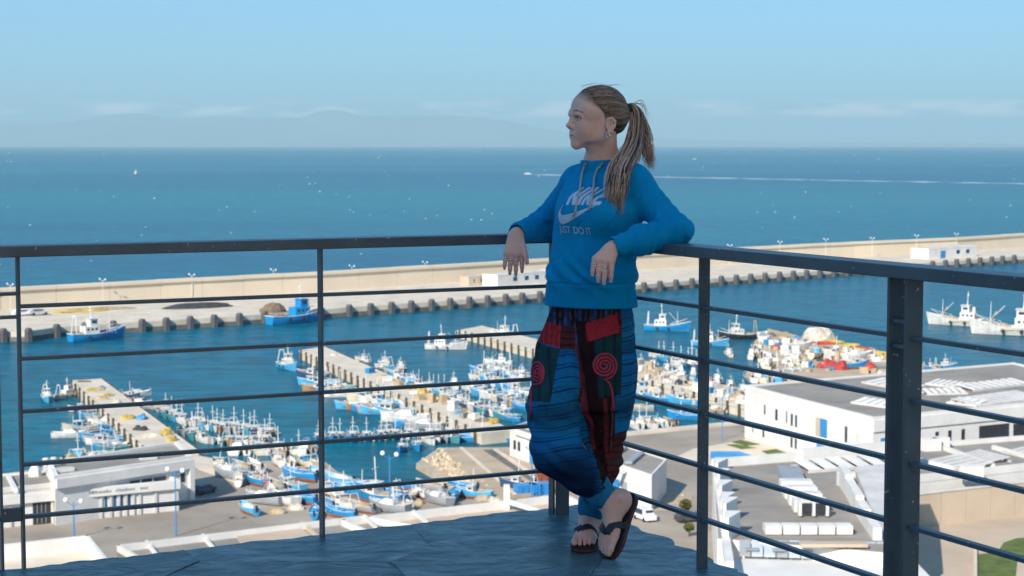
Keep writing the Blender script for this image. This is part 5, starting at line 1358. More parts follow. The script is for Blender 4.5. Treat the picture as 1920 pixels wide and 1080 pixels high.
# ---- railing
def rail_mat():
    m = mat('anthracite_paint', (0.080, 0.112, 0.136), 0.42, 0.15, 6.0)
    nt = m.node_tree; b = nt.nodes['Principled BSDF']
    src = b.inputs['Base Color'].links[0].from_socket
    tc = nt.nodes.new('ShaderNodeTexCoord'); n = nt.nodes.new('ShaderNodeTexNoise'); n.inputs['Scale'].default_value = 55; n.inputs['Detail'].default_value = 2
    nt.links.new(tc.outputs['Object'], n.inputs['Vector'])
    r_ = nt.nodes.new('ShaderNodeMapRange'); r_.inputs['From Min'].default_value = 0.70; r_.inputs['From Max'].default_value = 0.74
    nt.links.new(n.outputs['Fac'], r_.inputs['Value'])
    mx = nt.nodes.new('ShaderNodeMix'); mx.data_type = 'RGBA'; mx.inputs['B'].default_value = (0.35, 0.37, 0.38, 1)
    nt.links.new(src, mx.inputs['A']); nt.links.new(r_.outputs['Result'], mx.inputs['Factor']); nt.links.new(mx.outputs['Result'], b.inputs['Base Color'])
    return m
M_rail = rail_mat()
BARZ = [0.862, 0.690, 0.516, 0.340, 0.166]
def bevelled(o, w=0.003):
    md = o.modifiers.new('edge', 'BEVEL'); md.width = w; md.segments = 2; md.limit_method = 'ANGLE'
    return o
def bars_between(o, a, b, c0):
    for z in BARZ:
        mb = MB(); mb.bar((a.x-c0.x, a.y-c0.y, z), (b.x-c0.x, b.y-c0.y, z), 0.025, 0.0125); bevelled(mb.build('rail_bar', M_rail, o), 0.002)
def post(o, p, d, c0, width=0.040, thick=0.008, top=None, base=True):
    n = Vector((-d.y, d.x, 0))
    mb = MB(); mb.prism([tuple((p-c0+d*(s1*thick/2)+n*(s2*width/2))[:2]) for s1, s2 in ((-1, -1), (1, -1), (1, 1), (-1, 1))], -0.02, top or RZ-0.036)
    q = bevelled(mb.build('post', M_rail, o), 0.0015)
    return q
def handrail(o, a, b, c0, ea=None, eb=None):
    d = (b-a).normalized(); n = Vector((-d.y, d.x, 0))*0.05
    A0, A1 = (a-n, a+n) if ea is None else ea
    B0_, B1 = (b-n, b+n) if eb is None else eb
    mb = MB(); mb.prism([tuple((v-c0)[:2]) for v in (A0, B0_, B1, A1)], RZ-0.036, RZ)
    bevelled(mb.build('handrail', M_rail, o), 0.003)
def along(px, d):
    """point on a railing line seen in pixel column px"""
    k = ray(px, 600); k = k.x/k.y
    t = (k*CORN.y - CORN.x)/(d.x - k*d.y); return CORN + d*t
nL = Vector((-DL.y, DL.x, 0)); nL = nL if nL.dot(Vector((0, -1, 0))) > 0 else -nL    # inward
nR = Vector((-DR.y, DR.x, 0)); nR = nR if nR.dot(Vector((-1, 0, 0))) > 0 else -nR
# mitred corner
den = 1 + nL.dot(nR); mi_in = CORN + (nL+nR)*(0.05/den); mi_out = CORN - (nL+nR)*(0.05/den)
left_end = along(-900, DL); right_end = along(3300, DR)
L1, L2 = along(35, DL), along(-6, DL)
R1, R2 = along(1680, DR), along(1713, DR)
c0 = Vector(CORN)
lr = thing('railing', 'dark grey metal railing running left from the corner behind the woman', 'railing', CORN)
handrail(lr, CORN, left_end, c0, ea=(mi_in, mi_out), eb=(left_end+nL*0.05, left_end-nL*0.05))
CL = along(1035, DL)
bars_between(lr, CL, L1, c0)
for p in (CL, along(601, DL), L1): post(lr, p, DL, c0)
for z in (0.904, 0.828): 
    mb = MB(); mb.bar((L1.x-c0.x, L1.y-c0.y, z), (L2.x-c0.x, L2.y-c0.y, z), 0.036, 0.010); mb.build('spacer_plate', M_rail, lr)
mb = MB(); mb.bar((L1.x-c0.x, L1.y-c0.y, 0.176), (L2.x-c0.x, L2.y-c0.y, 0.176), 0.020, 0.044); mb.build('spacer_plate', M_rail, lr)
post(lr, L2, DL, c0)
bars_between(lr, L2, left_end, c0); post(lr, along(-640, DL), DL, c0)
rr = thing('railing', 'dark grey metal railing running right from the corner toward the viewer', 'railing', CORN)
handrail(rr, CORN, right_end, c0, ea=(mi_in, mi_out), eb=(right_end+nR*0.05, right_end-nR*0.05))
CR = along(1055, DR)
bars_between(rr, CR, R1, c0)
post(rr, CR, DR, c0, 0.056); post(rr, along(1320, DR), DR, c0); post(rr, R1, DR, c0, 0.057, 0.010); post(rr, R2, DR, c0, 0.057, 0.010)
for z in (0.905, 0.836, 0.176, 0.10):
    mb = MB(); mb.bar((R1.x-c0.x, R1.y-c0.y, z), (R2.x-c0.x, R2.y-c0.y, z), 0.036, 0.010); mb.build('spacer_plate', M_rail, rr)
bars_between(rr, R2, right_end, c0); post(rr, along(2500, DR), DR, c0)
# ================================================================== THE WOMAN
# ---- signed distance modelling: primitives blended smoothly, meshed by surface nets in sparse blocks
class Cone:
    def __init__(s, a, b, ra, rb, k=0.02, op=1):
        s.a = np.array(a[:], float); s.b = np.array(b[:], float); s.ra = ra; s.rb = rb; s.k = k; s.op = op
        r = max(ra, rb); s.lo = np.minimum(s.a, s.b)-r; s.hi = np.maximum(s.a, s.b)+r
    def f(s, P):
        d = s.b - s.a; L2 = d.dot(d) + 1e-12
        t = np.clip((P - s.a) @ d / L2, 0, 1)
        q = P - s.a - t[:, None]*d
        return np.sqrt((q*q).sum(1)) - (s.ra + (s.rb - s.ra)*t)
class Ell:
    def __init__(s, c, r, M=None, k=0.02, op=1):
        s.c = np.array(c[:], float); s.r = np.array(r, float); s.M = np.eye(3) if M is None else np.array(M, float); s.k = k; s.op = op
        e = np.sqrt(((s.M * s.r[None, :])**2).sum(1)); s.lo = s.c - e; s.hi = s.c + e
    def f(s, P):
        q = (P - s.c) @ s.M
        k0 = np.sqrt(((q/s.r)**2).sum(1)); k1 = np.sqrt(((q/(s.r*s.r))**2).sum(1)) + 1e-9
        return np.where(k0 < 1e-6, -s.r.min(), k0*(k0-1)/k1)
class Stack:
    """elliptic sections stacked upward: rows (z, cx, cy, a, b, angle of the wide axis)"""
    def __init__(s, rows, k=0.02, op=1, p=2.0):
        s.R = np.array(sorted(rows), float); s.k = k; s.op = op; s.p = p
        m = s.R[:, 3:5].max(); s.lo = np.array([s.R[:, 1].min()-m, s.R[:, 2].min()-m, s.R[0, 0]]); s.hi = np.array([s.R[:, 1].max()+m, s.R[:, 2].max()+m, s.R[-1, 0]])
        z = s.R[:, 0]; s.zz = np.linspace(z[0], z[-1], 80); s.tab = []
        for j in range(1, 6):
            y = s.R[:, j]; v = np.interp(s.zz, z, y)
            kk = np.array([1, 2, 3, 4, 3, 2, 1.]); kk /= kk.sum(); vp = np.pad(v, 3, 'reflect', reflect_type='odd'); s.tab.append(np.convolve(vp, kk, 'valid'))
    def f(s, P):
        z = P[:, 2]; g = [np.interp(z, s.zz, t) for t in s.tab]
        dx = P[:, 0]-g[0]; dy = P[:, 1]-g[1]; c, n = np.cos(g[4]), np.sin(g[4])
        u = dx*c + dy*n; v = -dx*n + dy*c
        a, b = g[2], g[3]; e = 1.0/s.p
        k0 = ((np.abs(u)/a)**s.p + (np.abs(v)/b)**s.p)**e
        d = (k0 - 1)*np.minimum(a, b)*0.92
        zc = np.maximum(s.R[0, 0]-z, z-s.R[-1, 0])
        return np.where(zc > 0, np.sqrt(np.maximum(d, 0)**2 + zc**2), np.maximum(d, zc))
def smin(a, b, k):
    h = np.clip(0.5 + 0.5*(b-a)/k, 0, 1); return b + (a-b)*h - k*h*(1-h)
def field(prims, P):
    d = np.full(len(P), 0.5)
    for q in prims:
        v = q.f(P)
        d = smin(d, v, q.k) if q.op > 0 else -smin(-d, v, q.k)
    return d
def sdf_mesh(prims, h, disp=None, n=24, slack=0.026):
    adds = [q for q in prims if q.op > 0]
    lo = np.min([q.lo for q in adds], 0) - 0.03; hi = np.max([q.hi for q in adds], 0) + 0.03
    N = np.ceil((hi-lo)/h).astype(int) + 1
    BIG = 1 << 20
    keys = []; pos = []; quads = []
    corners = np.array([(i, j, k) for i in (0, 1) for j in (0, 1) for k in (0, 1)])
    eds = [(a, b) for a in range(8) for b in range(a+1, 8) if abs(corners[a]-corners[b]).sum() == 1]
    def gid(c): return (c[:, 0]+1)*(BIG**2) + (c[:, 1]+1)*BIG + (c[:, 2]+1)
    for bi in range(0, N[0], n):
        for bj in range(0, N[1], n):
            for bk in range(0, N[2], n):
                b0 = lo + (np.array([bi, bj, bk])-1)*h; b1 = lo + (np.array([bi, bj, bk])+n+1)*h
                act = [q for q in prims if np.all(q.lo - slack - q.k < b1) and np.all(q.hi + slack + q.k > b0)]
                if not any(q.op > 0 for q in act): continue
                ax = [np.arange(-1, n+2)]*3
                I, J, K = np.meshgrid(*ax, indexing='ij')
                C = np.stack([I.ravel()+bi, J.ravel()+bj, K.ravel()+bk], 1)
                P = lo + C*h
                # cheap rejection on a coarse subset
                sub = field(act, P[::7])
                if sub.min() > 7.5*h or sub.max() < -7.5*h:
                    if np.abs(sub).min() > 9*h: continue
                V = field(act, P).reshape(n+3, n+3, n+3)
                ins = V < 0
                if ins.all() or not ins.any(): continue
                m = n+2
                cs = np.zeros((m, m, m), np.int8)
                for (x, y, z) in corners: cs += ins[x:x+m, y:y+m, z:z+m]
                A = np.argwhere((cs > 0) & (cs < 8))
                if not len(A): continue
                vals = np.stack([V[A[:, 0]+c[0], A[:, 1]+c[1], A[:, 2]+c[2]] for c in corners], 1)
                acc = np.zeros((len(A), 3)); cnt = np.zeros(len(A))
                for a, b in eds:
                    va, vb = vals[:, a], vals[:, b]; x = (va < 0) != (vb < 0)
                    t = np.where(x, va/(va-vb+1e-20), 0)
                    acc += np.where(x[:, None], corners[a] + t[:, None]*(corners[b]-corners[a]), 0); cnt += x
                pv = acc/cnt[:, None]
                gA = A - 1 + np.array([bi, bj, bk])
                keys.append(gid(gA)); pos.append(lo + (gA + pv)*h)
                for axis in range(3):
                    o = [0, 0, 0]; o[axis] = 1
                    s0 = ins[1:1+n, 1:1+n, 1:1+n]; s1 = ins[1+o[0]:1+n+o[0], 1+o[1]:1+n+o[1], 1+o[2]:1+n+o[2]]
                    E = np.argwhere(s0 != s1)
                    if not len(E): continue
                    fl = s0[E[:, 0], E[:, 1], E[:, 2]]
                    g = E + np.array([bi, bj, bk])
                    u = np.zeros(3, int); v = np.zeros(3, int); u[(axis+1) % 3] = 1; v[(axis+2) % 3] = 1
                    q = np.stack([gid(g-u-v), gid(g-v), gid(g), gid(g-u)], 1)
                    q[~fl] = q[~fl][:, ::-1]
                    quads.append(q)
    keys = np.concatenate(keys); pos = np.concatenate(pos); quads = np.concatenate(quads)
    uk, ix = np.unique(keys, return_index=True); pos = pos[ix]
    Q = np.searchsorted(uk, quads)
    ok = (uk[np.minimum(Q, len(uk)-1)] == quads).all(1); Q = Q[ok]
    lab = np.arange(len(pos))                     # keep the one largest connected surface
    while True:
        m = lab[Q].min(1); new = lab.copy(); np.minimum.at(new, Q.ravel(), np.repeat(m, 4)); new = new[new]
        if (new == lab).all(): break
        lab = new
    best = np.bincount(lab[Q[:, 0]]).argmax(); Q = Q[lab[Q[:, 0]] == best]
    used = np.unique(Q); mp = np.full(len(pos), -1); mp[used] = np.arange(len(used))
    return pos[used], mp[Q]
def vnormals(pos, Q):
    a, b, c, d = (pos[Q[:, i]] for i in range(4)); fn = np.cross(c-a, d-b)
    nrm = np.zeros_like(pos)
    for i in range(4): np.add.at(nrm, Q[:, i], fn)
    return nrm/(np.linalg.norm(nrm, axis=1)[:, None]+1e-12)
def smooth_mesh(pos, Q, it=1, lam=0.5):
    for _ in range(it):
        s = np.zeros_like(pos); c = np.zeros(len(pos))
        for i in range(4):
            a, b = Q[:, i], Q[:, (i+1) % 4]
            np.add.at(s, a, pos[b]); np.add.at(s, b, pos[a]); np.add.at(c, a, 1); np.add.at(c, b, 1)
        pos = pos + lam*(s/c[:, None]-pos)
    return pos
def np_mesh(name, pos, Q, m, parent, col=None):
    me = bpy.data.meshes.new(name)
    me.vertices.add(len(pos)); me.vertices.foreach_set('co', pos.astype(np.float32).ravel())
    k = Q.shape[1]
    me.loops.add(Q.size); me.loops.foreach_set('vertex_index', Q.astype(np.int32).ravel())
    me.polygons.add(len(Q)); me.polygons.foreach_set('loop_start', np.arange(0, Q.size, k, dtype=np.int32))
    me.polygons.foreach_set('use_smooth', np.ones(len(Q), bool))
    me.update(calc_edges=True); me.validate()
    me.materials.append(m)
    if col is not None:
        a = me.color_attributes.new('tone', 'FLOAT_COLOR', 'POINT')
        a.data.foreach_set('color', np.concatenate([col, np.ones((len(col), 1))], 1).astype(np.float32).ravel())
    return link(name, me, parent)
def wobble(P, s, seed):
    r = np.random.default_rng(seed); out = np.zeros(len(P))
    for i in range(6):
        k = r.normal(size=3); k = k/np.linalg.norm(k)*s*(0.6+0.25*i); out += np.sin(P@k*6.283 + r.uniform(0, 6.28))/(1+0.35*i)
    return out/2.6
def segdist(P, a, b):
    a = np.array(a[:]); b = np.array(b[:]); d = b-a
    t = np.clip((P-a)@d/d.dot(d), 0, 1); return np.linalg.norm(P-a-t[:, None]*d, axis=1), t

# ---- pose: joints, given by where they are seen and how far they stand from the camera
J = lambda px, py, Y: at_y(px, py, Y)
RSH, LSH = J(1085, 343, 6.55), J(1187, 342, 6.31)
REL, LEL = J(1018, 424, 6.77), J(1269, 433, 6.13)
RWR, LWR = J(968, 438, 6.58), J(1149, 464, 6.07)
RHIP, LHIP = J(1074, 625, 6.38), J(1148, 622, 6.28)
RKN, LKN = J(1043, 800, 6.06), J(1146, 800, 6.20)
RAN, LAN = Vector((0.325, 6.17, 0.175)), J(1107, 975, 6.335)
NECK = J(1130, 312, 6.44)

HO = J(1117, 222, 6.38)                          # middle of the head
yaw = R(22); HF = Vector((-math.cos(yaw), -math.sin(yaw), 0.02)).normalized(); HU = Vector((0.03, 0.0, 1)); HLf = HU.cross(HF).normalized(); HU = HF.cross(HLf).normalized()
HLf = HU.cross(HF).normalized()
HM = np.array([[HF.x, HLf.x, HU.x], [HF.y, HLf.y, HU.y], [HF.z, HLf.z, HU.z]])
HS = 0.00100
def hp(x, y, z): return HO + (HF*x + HLf*y + HU*z)*HS
def hE(c, r, k=10, op=1): return Ell(hp(*c), [v*HS for v in r], HM, k*HS, op)
def hC(a, b, ra, rb, k=6, op=1): return Cone(hp(*a), hp(*b), ra*HS, rb*HS, k*HS, op)
body = []
# cranium and face
body += [hE((-14, 0, 26), (93, 72, 80), 1), hE((36, 0, 34), (50, 57, 52), 26), hE((40, 0, -32), (46, 44, 58), 26),
         hE((38, 0, -64), (44, 36, 32), 24)]
for s_ in (1, -1):
    body += [hE((46, 31*s_, -32), (34, 24, 34), 26), hC((70, 5*s_, -91), (2, 41*s_, -60), 11, 13, 22), hC((2, 41*s_, -60), (-12, 54*s_, -18), 13, 14, 24), hE((40, 52*s_, 22), (26, 15, 26), 18)]
body += [hE((72.5, 0, -90), (13, 13, 12), 16), hC((84, -26, 17), (84, 26, 17), 7, 7, 16)]
for s_ in (1, -1): body += [hE((92, 30*s_, 3), (14, 20, 11), 10, -1)]
body += [hC((86, 0, 8), (97, 0, -22), 7, 8, 10), hE((101, 0, -27), (11.5, 9, 8.5), 7)]
for s_ in (1, -1): body += [hE((90, 12.5*s_, -32), (12, 7.5, 7), 6), hE((98, 6.5*s_, -38), (6, 3.2, 4.5), 2.5, -1)]
body += [hE((79, 0, -58), (13, 25, 20), 14)]
lipU = [((78, 21, -61), (88.5, 9, -57.0), 3.0, 4.6), ((88.5, 9, -57.0), (90, 0, -58.5), 4.6, 4.2), ((90, 0, -58.5), (88.5, -9, -57.0), 4.2, 4.6), ((88.5, -9, -57.0), (78, -21, -61), 4.6, 3.0)]
lipL = [((78, 20, -62), (87, 9, -66.5), 3.0, 5.4), ((87, 9, -66.5), (87, -9, -66.5), 5.4, 5.4), ((87, -9, -66.5), (78, -20, -62), 5.4, 3.0)]
for a, b, ra, rb in lipU + lipL: body.append(hC(a, b, ra, rb, 3.2))
body.append(hC((93.5, -20, -61.8), (93.5, 20, -61.8), 1.3, 1.3, 2.0, -1))
lids = []
for s_ in (1, -1):
    up = [(80, 15*s_, 1), (85.5, 24*s_, 9.4), (84.5, 35*s_, 10.0), (74, 48*s_, 2.0)]
    dn = [(80, 15*s_, 1), (83.5, 24*s_, -4.8), (82, 35*s_, -5.4), (74, 48*s_, 1.0)]
    for q in (up, dn):
        for a, b in zip(q, q[1:]): body.append(hC(a, b, 2.8, 2.8, 3.0))
    lids.append((up, dn))
    body.append(hC((86, 14*s_, 13), (80, 44*s_, 13), 5.5, 5.0, 8))
for s_ in (1, -1): body.append(hE((34, 34*s_, -104), (40, 22, 17), 14, -1))
# ears
for s_ in (1, -1):
    hx = [(-7, 73*s_, -14), (-10, 79*s_, -2), (-23, 84*s_, 2), (-34, 86*s_, -9), (-33, 84*s_, -26), (-21, 80*s_, -44), (-11, 76*s_, -51)]
    for i, (a, b) in enumerate(zip(hx, hx[1:])): body.append(hC(a, b, 4.2, 4.2 if i < 4 else 5.5, 4))
    body += [hE((-19, 74*s_, -22), (14, 6, 22), 6), hC((-24, 81*s_, -8), (-23, 80*s_, -30), 3.2, 3.0, 4), hE((-16, 82*s_, -25), (7, 7, 10), 5, -1), hC((-8, 75*s_, -24), (-8, 75*s_, -30), 4, 4, 4)]
# neck, trunk (under the clothes), shoulders
body += [Cone(hp(-26, 0, -40), NECK + Vector((0, 0, -0.03)), 0.050, 0.054, 0.03), Cone(hp(4, 0, -84), NECK + Vector((-0.022, -0.018, -0.02)), 0.018, 0.026, 0.03),
         Cone(NECK, J(1115, 480, 6.33), 0.07, 0.08, 0.03), Cone(J(1115, 480, 6.33), J(1110, 600, 6.34), 0.08, 0.09, 0.03),
         Cone(RSH, NECK, 0.045, 0.045, 0.03), Cone(LSH, NECK, 0.045, 0.045, 0.03), Cone(RSH, REL, 0.04, 0.033, 0.02), Cone(LSH, LEL, 0.04, 0.033, 0.02), Cone(REL, RWR, 0.034, 0.024, 0.02), Cone(LEL, LWR, 0.034, 0.024, 0.02)]
pel = J(1110, 600, 6.34)
body += [Cone(pel, RHIP, 0.08, 0.07, 0.03), Cone(pel, LHIP, 0.08, 0.07, 0.03), Cone(RHIP, J(1046, 790, 6.12), 0.055, 0.036, 0.03), Cone(LHIP, LKN, 0.055, 0.036, 0.03), Cone(J(1046, 790, 6.12), RAN, 0.034, 0.031, 0.02), Cone(LKN, LAN, 0.034, 0.031, 0.02)]
# ---- hands
nails = []
ringpos = []
def hand(wr, mid, dirs, side_dir, thumb_pts, scale=1.0, lens=(0.068, 0.076, 0.071, 0.056), order=1):
    """wr wrist, mid = centre of the knuckle row, side_dir = from index to little finger (unit), dirs = per finger list of 3 segment directions"""
    wr = Vector(wr); mid = Vector(mid); sd = Vector(side_dir).normalized()
    ax = (mid-wr).normalized(); nn = ax.cross(sd).normalized()
    w = 0.0185*scale
    for i in range(4):
        kx = (i-1.5)*w; kn = mid + sd*kx - ax*(0.004*abs(i-1.2)*scale)
        body.append(Cone(wr + sd*((i-1.5)*0.010*scale) + ax*0.01, kn, 0.0148*scale, 0.0108*scale, 0.012))
        p = kn; L = lens[i]*scale; rr_ = [0.0093, 0.0083, 0.0075, 0.0060]
        if i == 3: rr_ = [r*0.88 for r in rr_]
        for s_, (d, fr) in enumerate(zip(dirs[i], (0.45, 0.31, 0.26))):
            q = p + Vector(d).normalized()*L*fr
            body.append(Cone(p, q, rr_[s_]*scale, rr_[s_+1]*scale, 0.004 if s_ else 0.007))
            if s_ == 0 and i > 0: ringpos.append((p + (q-p)*0.68, (q-p).normalized(), (rr_[0]*0.32+rr_[1]*0.68)*scale))
            if s_ == 2: nails.append((q, Vector(d).normalized(), nn))
            p = q
    t = [Vector(v) for v in thumb_pts]; rr_ = (0.0150, 0.0118, 0.0100, 0.0080)
    for i in range(len(t)-1): body.append(Cone(t[i], t[i+1], rr_[i]*scale, rr_[i+1]*scale, 0.010 if i == 0 else 0.005))
# her right hand hangs over the inside of the left rail: back of the hand to the viewer, thumb toward the body (image right)
k = J(963, 477, 6.545)
v = lambda x, y, z: Vector((x, y, z))
hand(RWR, k, [[v(.05, -.05, -1), v(.03, .12, -1), v(0, .25, -1)], [v(-.02, -.08, -1), v(-.02, .12, -1), v(-.02, .25, -1)], [v(-.08, -.08, -1), v(-.06, .12, -1), v(-.05, .25, -1)], [v(-.14, -.05, -1), v(-.10, .15, -1), v(-.06, .28, -1)]],
     v(-1, -.12, -.06), [J(972, 449, 6.575), J(981, 463, 6.55), J(985, 478, 6.535), J(988, 492, 6.53)], 1.0)
# her left hand hangs in front of the belly, fingers down
k = J(1129, 489, 6.025)
hand(LWR, k, [[v(.02, -.15, -1), v(.0, .06, -1), v(-.04, .18, -1)], [v(-.08, -.18, -1), v(-.02, .05, -1), v(0, .2, -1)], [v(-.14, -.18, -1), v(-.06, .05, -1), v(0, .2, -1)], [v(-.25, -.15, -1), v(-.14, .08, -1), v(-.08, .2, -1)]],
     v(-.90, -.15, .10), [J(1143, 475, 6.055), J(1147, 489, 6.05), J(1145, 504, 6.055), J(1141, 516, 6.065)], 0.98)
# ---- feet
def foot(heel, fwd, up, m, leg):
    F = Vector(fwd).normalized(); U = Vector(up); L_ = U.cross(F).normalized(); U = F.cross(L_).normalized()
    M = np.array([[F.x, L_.x, U.x], [F.y, L_.y, U.y], [F.z, L_.z, U.z]])
    p = lambda x, y, z: heel + F*x + L_*y + U*z
    body.append(Ell(p(.032, 0, .029), (.034, .026, .029), M, 0.02))
    body.append(Cone(p(.045, 0, .040), leg, .030, .032, 0.03))
    body.append(Cone(p(.04, 0, .034), p(.15, -m*.004, .026), .030, .024, 0.03))
    body.append(Cone(p(.062, 0, .075), p(.15, m*.012, .032), .031, .020, 0.03))
    body.append(Ell(p(.160, -m*.002, .021), (.046, .038, .018), M, 0.02))
    for s_ in (1, -1): body.append(Ell(p(.052, s_*.030, .078), (.012, .009, .012), M, 0.015))
    body.append(Cone(p(.170, m*.027, .019), p(.214, m*.027, .0165), .0130, .0112, 0.009)); body.append(Cone(p(.214, m*.027, .0165), p(.231, m*.025, .0135), .0122, .0098, 0.004))
    for i, (e, y0, y1) in enumerate(((.230, .009, .007), (.223, -.0065, -.009), (.213, -.0205, -.0235), (.199, -.033, -.036))):
        body.append(Cone(p(.168-.005*i, m*y0, .021), p(e-.020, m*y1, .0215), .0082, .0066, 0.005)); body.append(Cone(p(e-.020, m*y1, .0215), p(e, m*y1, .0105), .0068, .0068, 0.002))
    return p, F, L_, U
LH = Vector((0.288, 6.390, 0.020)); LFt = foot(LH, (-0.22, -0.97, 0.0), (0, 0, 1), -1, LAN)
RHl = Vector((0.405, 6.205, 0.190)); RTo = Vector((0.322, 6.100, 0.018))
RFt = foot(RHl, RTo-RHl, Vector((-0.70, -0.58, 0.40)), 1, RAN)

pos, Q = sdf_mesh(body, 0.0022)
pos = smooth_mesh(pos, Q, 1, 0.4)
# pigment: lips, brows, lash lines, cheeks, nails, knuckles
skin = np.tile(np.array([0.80, 0.475, 0.385]), (len(pos), 1))
mott = wobble(pos, 28, 3)[:, None]*0.03 + wobble(pos, 90, 5)[:, None]*0.015
skin *= 1 + mott
loc = (pos - np.array(HO[:])) @ HM / HS
def blend(mask, c): 
    global skin
    skin = skin*(1-mask[:, None]) + np.array(c)*mask[:, None]
def pathmask(path, r0, r1):
    d = np.full(len(pos), 9e9)
    for a, b in zip(path, path[1:]): d = np.minimum(d, segdist(loc, np.array(a, float), np.array(b, float))[0])
    return np.clip((r1-d)/(r1-r0), 0, 1)
near = np.abs(loc).max(1) < 140
lm = np.zeros(len(pos))
for a, b, ra, rb in lipU + lipL: lm = np.maximum(lm, np.clip((max(ra, rb)+1.0-segdist(loc, np.array(a, float), np.array(b, float))[0])/1.6, 0, 1))
blend(lm*near, (0.46, 0.11, 0.11))
blend(pathmask([(92, -22, -61.8), (92, 22, -61.8)], 1.2, 3.5)*near*0.6, (0.16, 0.05, 0.045))
for s_ in (1, -1):
    blend(pathmask([(90, 12*s_, 20), (90, 26*s_, 25.5), (84, 38*s_, 25), (74, 49*s_, 19)], 2.2, 4.4)*near*0.85, (0.085, 0.05, 0.03))
    up, dn = lids[0] if s_ == 1 else lids[1]
    blend(pathmask([(a+2.5, b, c-1.2) for a, b, c in up], 1.2, 3.0)*near*0.9, (0.035, 0.02, 0.018))
    blend(pathmask([(a+2.0, b, c+0.8) for a, b, c in dn], 0.8, 2.4)*near*0.5, (0.10, 0.05, 0.04))
    ck = np.exp(-(((loc-np.array([66, 38*s_, -26]))/np.array([30, 22, 20]))**2).sum(1)); blend(ck*near*0.22, (0.55, 0.22, 0.17))
ck = np.exp(-(((loc-np.array([104, 0, -28]))/np.array([14, 10, 10]))**2).sum(1)); blend(ck*near*0.2, (0.55, 0.22, 0.17))
for q, d, nn in nails:
    for sg in (1, -1):
        c = np.array((q + nn*sg*0.004 - d*0.001)[:]); r_ = np.linalg.norm(pos-c, axis=1); blend(np.clip((0.0062-r_)/0.002, 0, 1)*0.35, (0.62, 0.42, 0.36))
fm_ = np.clip((0.10-pos[:, 2])/0.05, 0, 1)*(wobble(pos, 20, 9)*0.5+0.5); blend(fm_*0.30, (0.50, 0.24, 0.18))
hair_p = [hE((-16, 0, 32), (98, 77.5, 83), 1), hE((-60, 10, -8), (48, 56, 46), 20), hE((-95, 8, 14), (26, 30, 26), 20)]
# cut away the face: keep hair behind the hairline
hair_p += [hE((88, 0, -34), (76, 140, 108), 4, -1), hE((46, 82, -18), (56, 50, 66), 5, -1), hE((46, -82, -18), (56, 50, 66), 5, -1), hE((-22, 88, -30), (24, 30, 32), 4, -1), hE((-22, -88, -30), (24, 30, 32), 4, -1)]
hd = np.full(len(pos), 0.5); hd[near] = field(hair_p, pos[near]); blend(np.clip(1-hd/0.0065, 0, 1)*0.75*(loc[:, 2] > -40), (0.10, 0.065, 0.045))
def vcol_mat(name, rough, sss=0.0, spec=0.4, bump=0.0, bscale=200.0, sheen=0.0):
    m = bpy.data.materials.new(name); m.use_nodes = True; nt = m.node_tree; b = nt.nodes['Principled BSDF']
    a = nt.nodes.new('ShaderNodeAttribute'); a.attribute_name = 'tone'; nt.links.new(a.outputs['Color'], b.inputs['Base Color'])
    b.inputs['Roughness'].default_value = rough; b.inputs['Specular IOR Level'].default_value = spec
    if sss: b.inputs['Subsurface Weight'].default_value = sss; b.inputs['Subsurface Radius'].default_value = (0.012, 0.005, 0.003); b.inputs['Subsurface Scale'].default_value = 0.6
    if sheen: b.inputs['Sheen Weight'].default_value = sheen
    if bump:
        tc = nt.nodes.new('ShaderNodeTexCoord'); n = nt.nodes.new('ShaderNodeTexNoise'); n.inputs['Scale'].default_value = bscale; n.inputs['Detail'].default_value = 3
        nt.links.new(tc.outputs['Object'], n.inputs['Vector']); bp = nt.nodes.new('ShaderNodeBump'); bp.inputs['Strength'].default_value = bump; bp.inputs['Distance'].default_value = 0.002
        nt.links.new(n.outputs['Fac'], bp.inputs['Height']); nt.links.new(bp.outputs['Normal'], b.inputs['Normal'])
    return m
woman = thing('person', 'woman in blue printed hoodie and patterned harem trousers leaning back in the railing corner', 'person')
M_skin = vcol_mat('skin', 0.48, 0.12, 0.35, 0.08, 350)
bodyo = np_mesh('body', pos, Q, M_skin, woman, skin)
# eyes
def eye_mat():
    m = bpy.data.materials.new('eye'); m.use_nodes = True; nt = m.node_tree; b = nt.nodes['Principled BSDF']
    b.inputs['Roughness'].default_value = 0.08
    tc = nt.nodes.new('ShaderNodeTexCoord'); sp_ = nt.nodes.new('ShaderNodeSeparateXYZ'); nt.links.new(tc.outputs['Object'], sp_.inputs['Vector'])
    rp = nt.nodes.new('ShaderNodeValToRGB'); rp.color_ramp.interpolation = 'CONSTANT'; e = rp.color_ramp.elements
    e[0].position = 0; e[0].color = (0.55, 0.52, 0.50, 1); e[1].position = 0.87; e[1].color = (0.07, 0.075, 0.06, 1); x = e.new(0.965); x.color = (0.008, 0.008, 0.008, 1)
    nt.links.new(sp_.outputs['X'], rp.inputs['Fac']); nt.links.new(rp.outputs['Color'], b.inputs['Base Color']); return m
M_eye = eye_mat()
for s_ in (1, -1):
    mb = MB(); mb.ball((0, 0, 0), 1, nu=24, nv=16)
    o = mb.build('eye', M_eye, bodyo, hp(71.5, 30*s_, 2.2), smooth=True); o.scale = (12.4*HS,)*3
    o.rotation_euler = Matrix(((HF.x, HLf.x, HU.x), (HF.y, HLf.y, HU.y), (HF.z, HLf.z, HU.z))).to_euler()

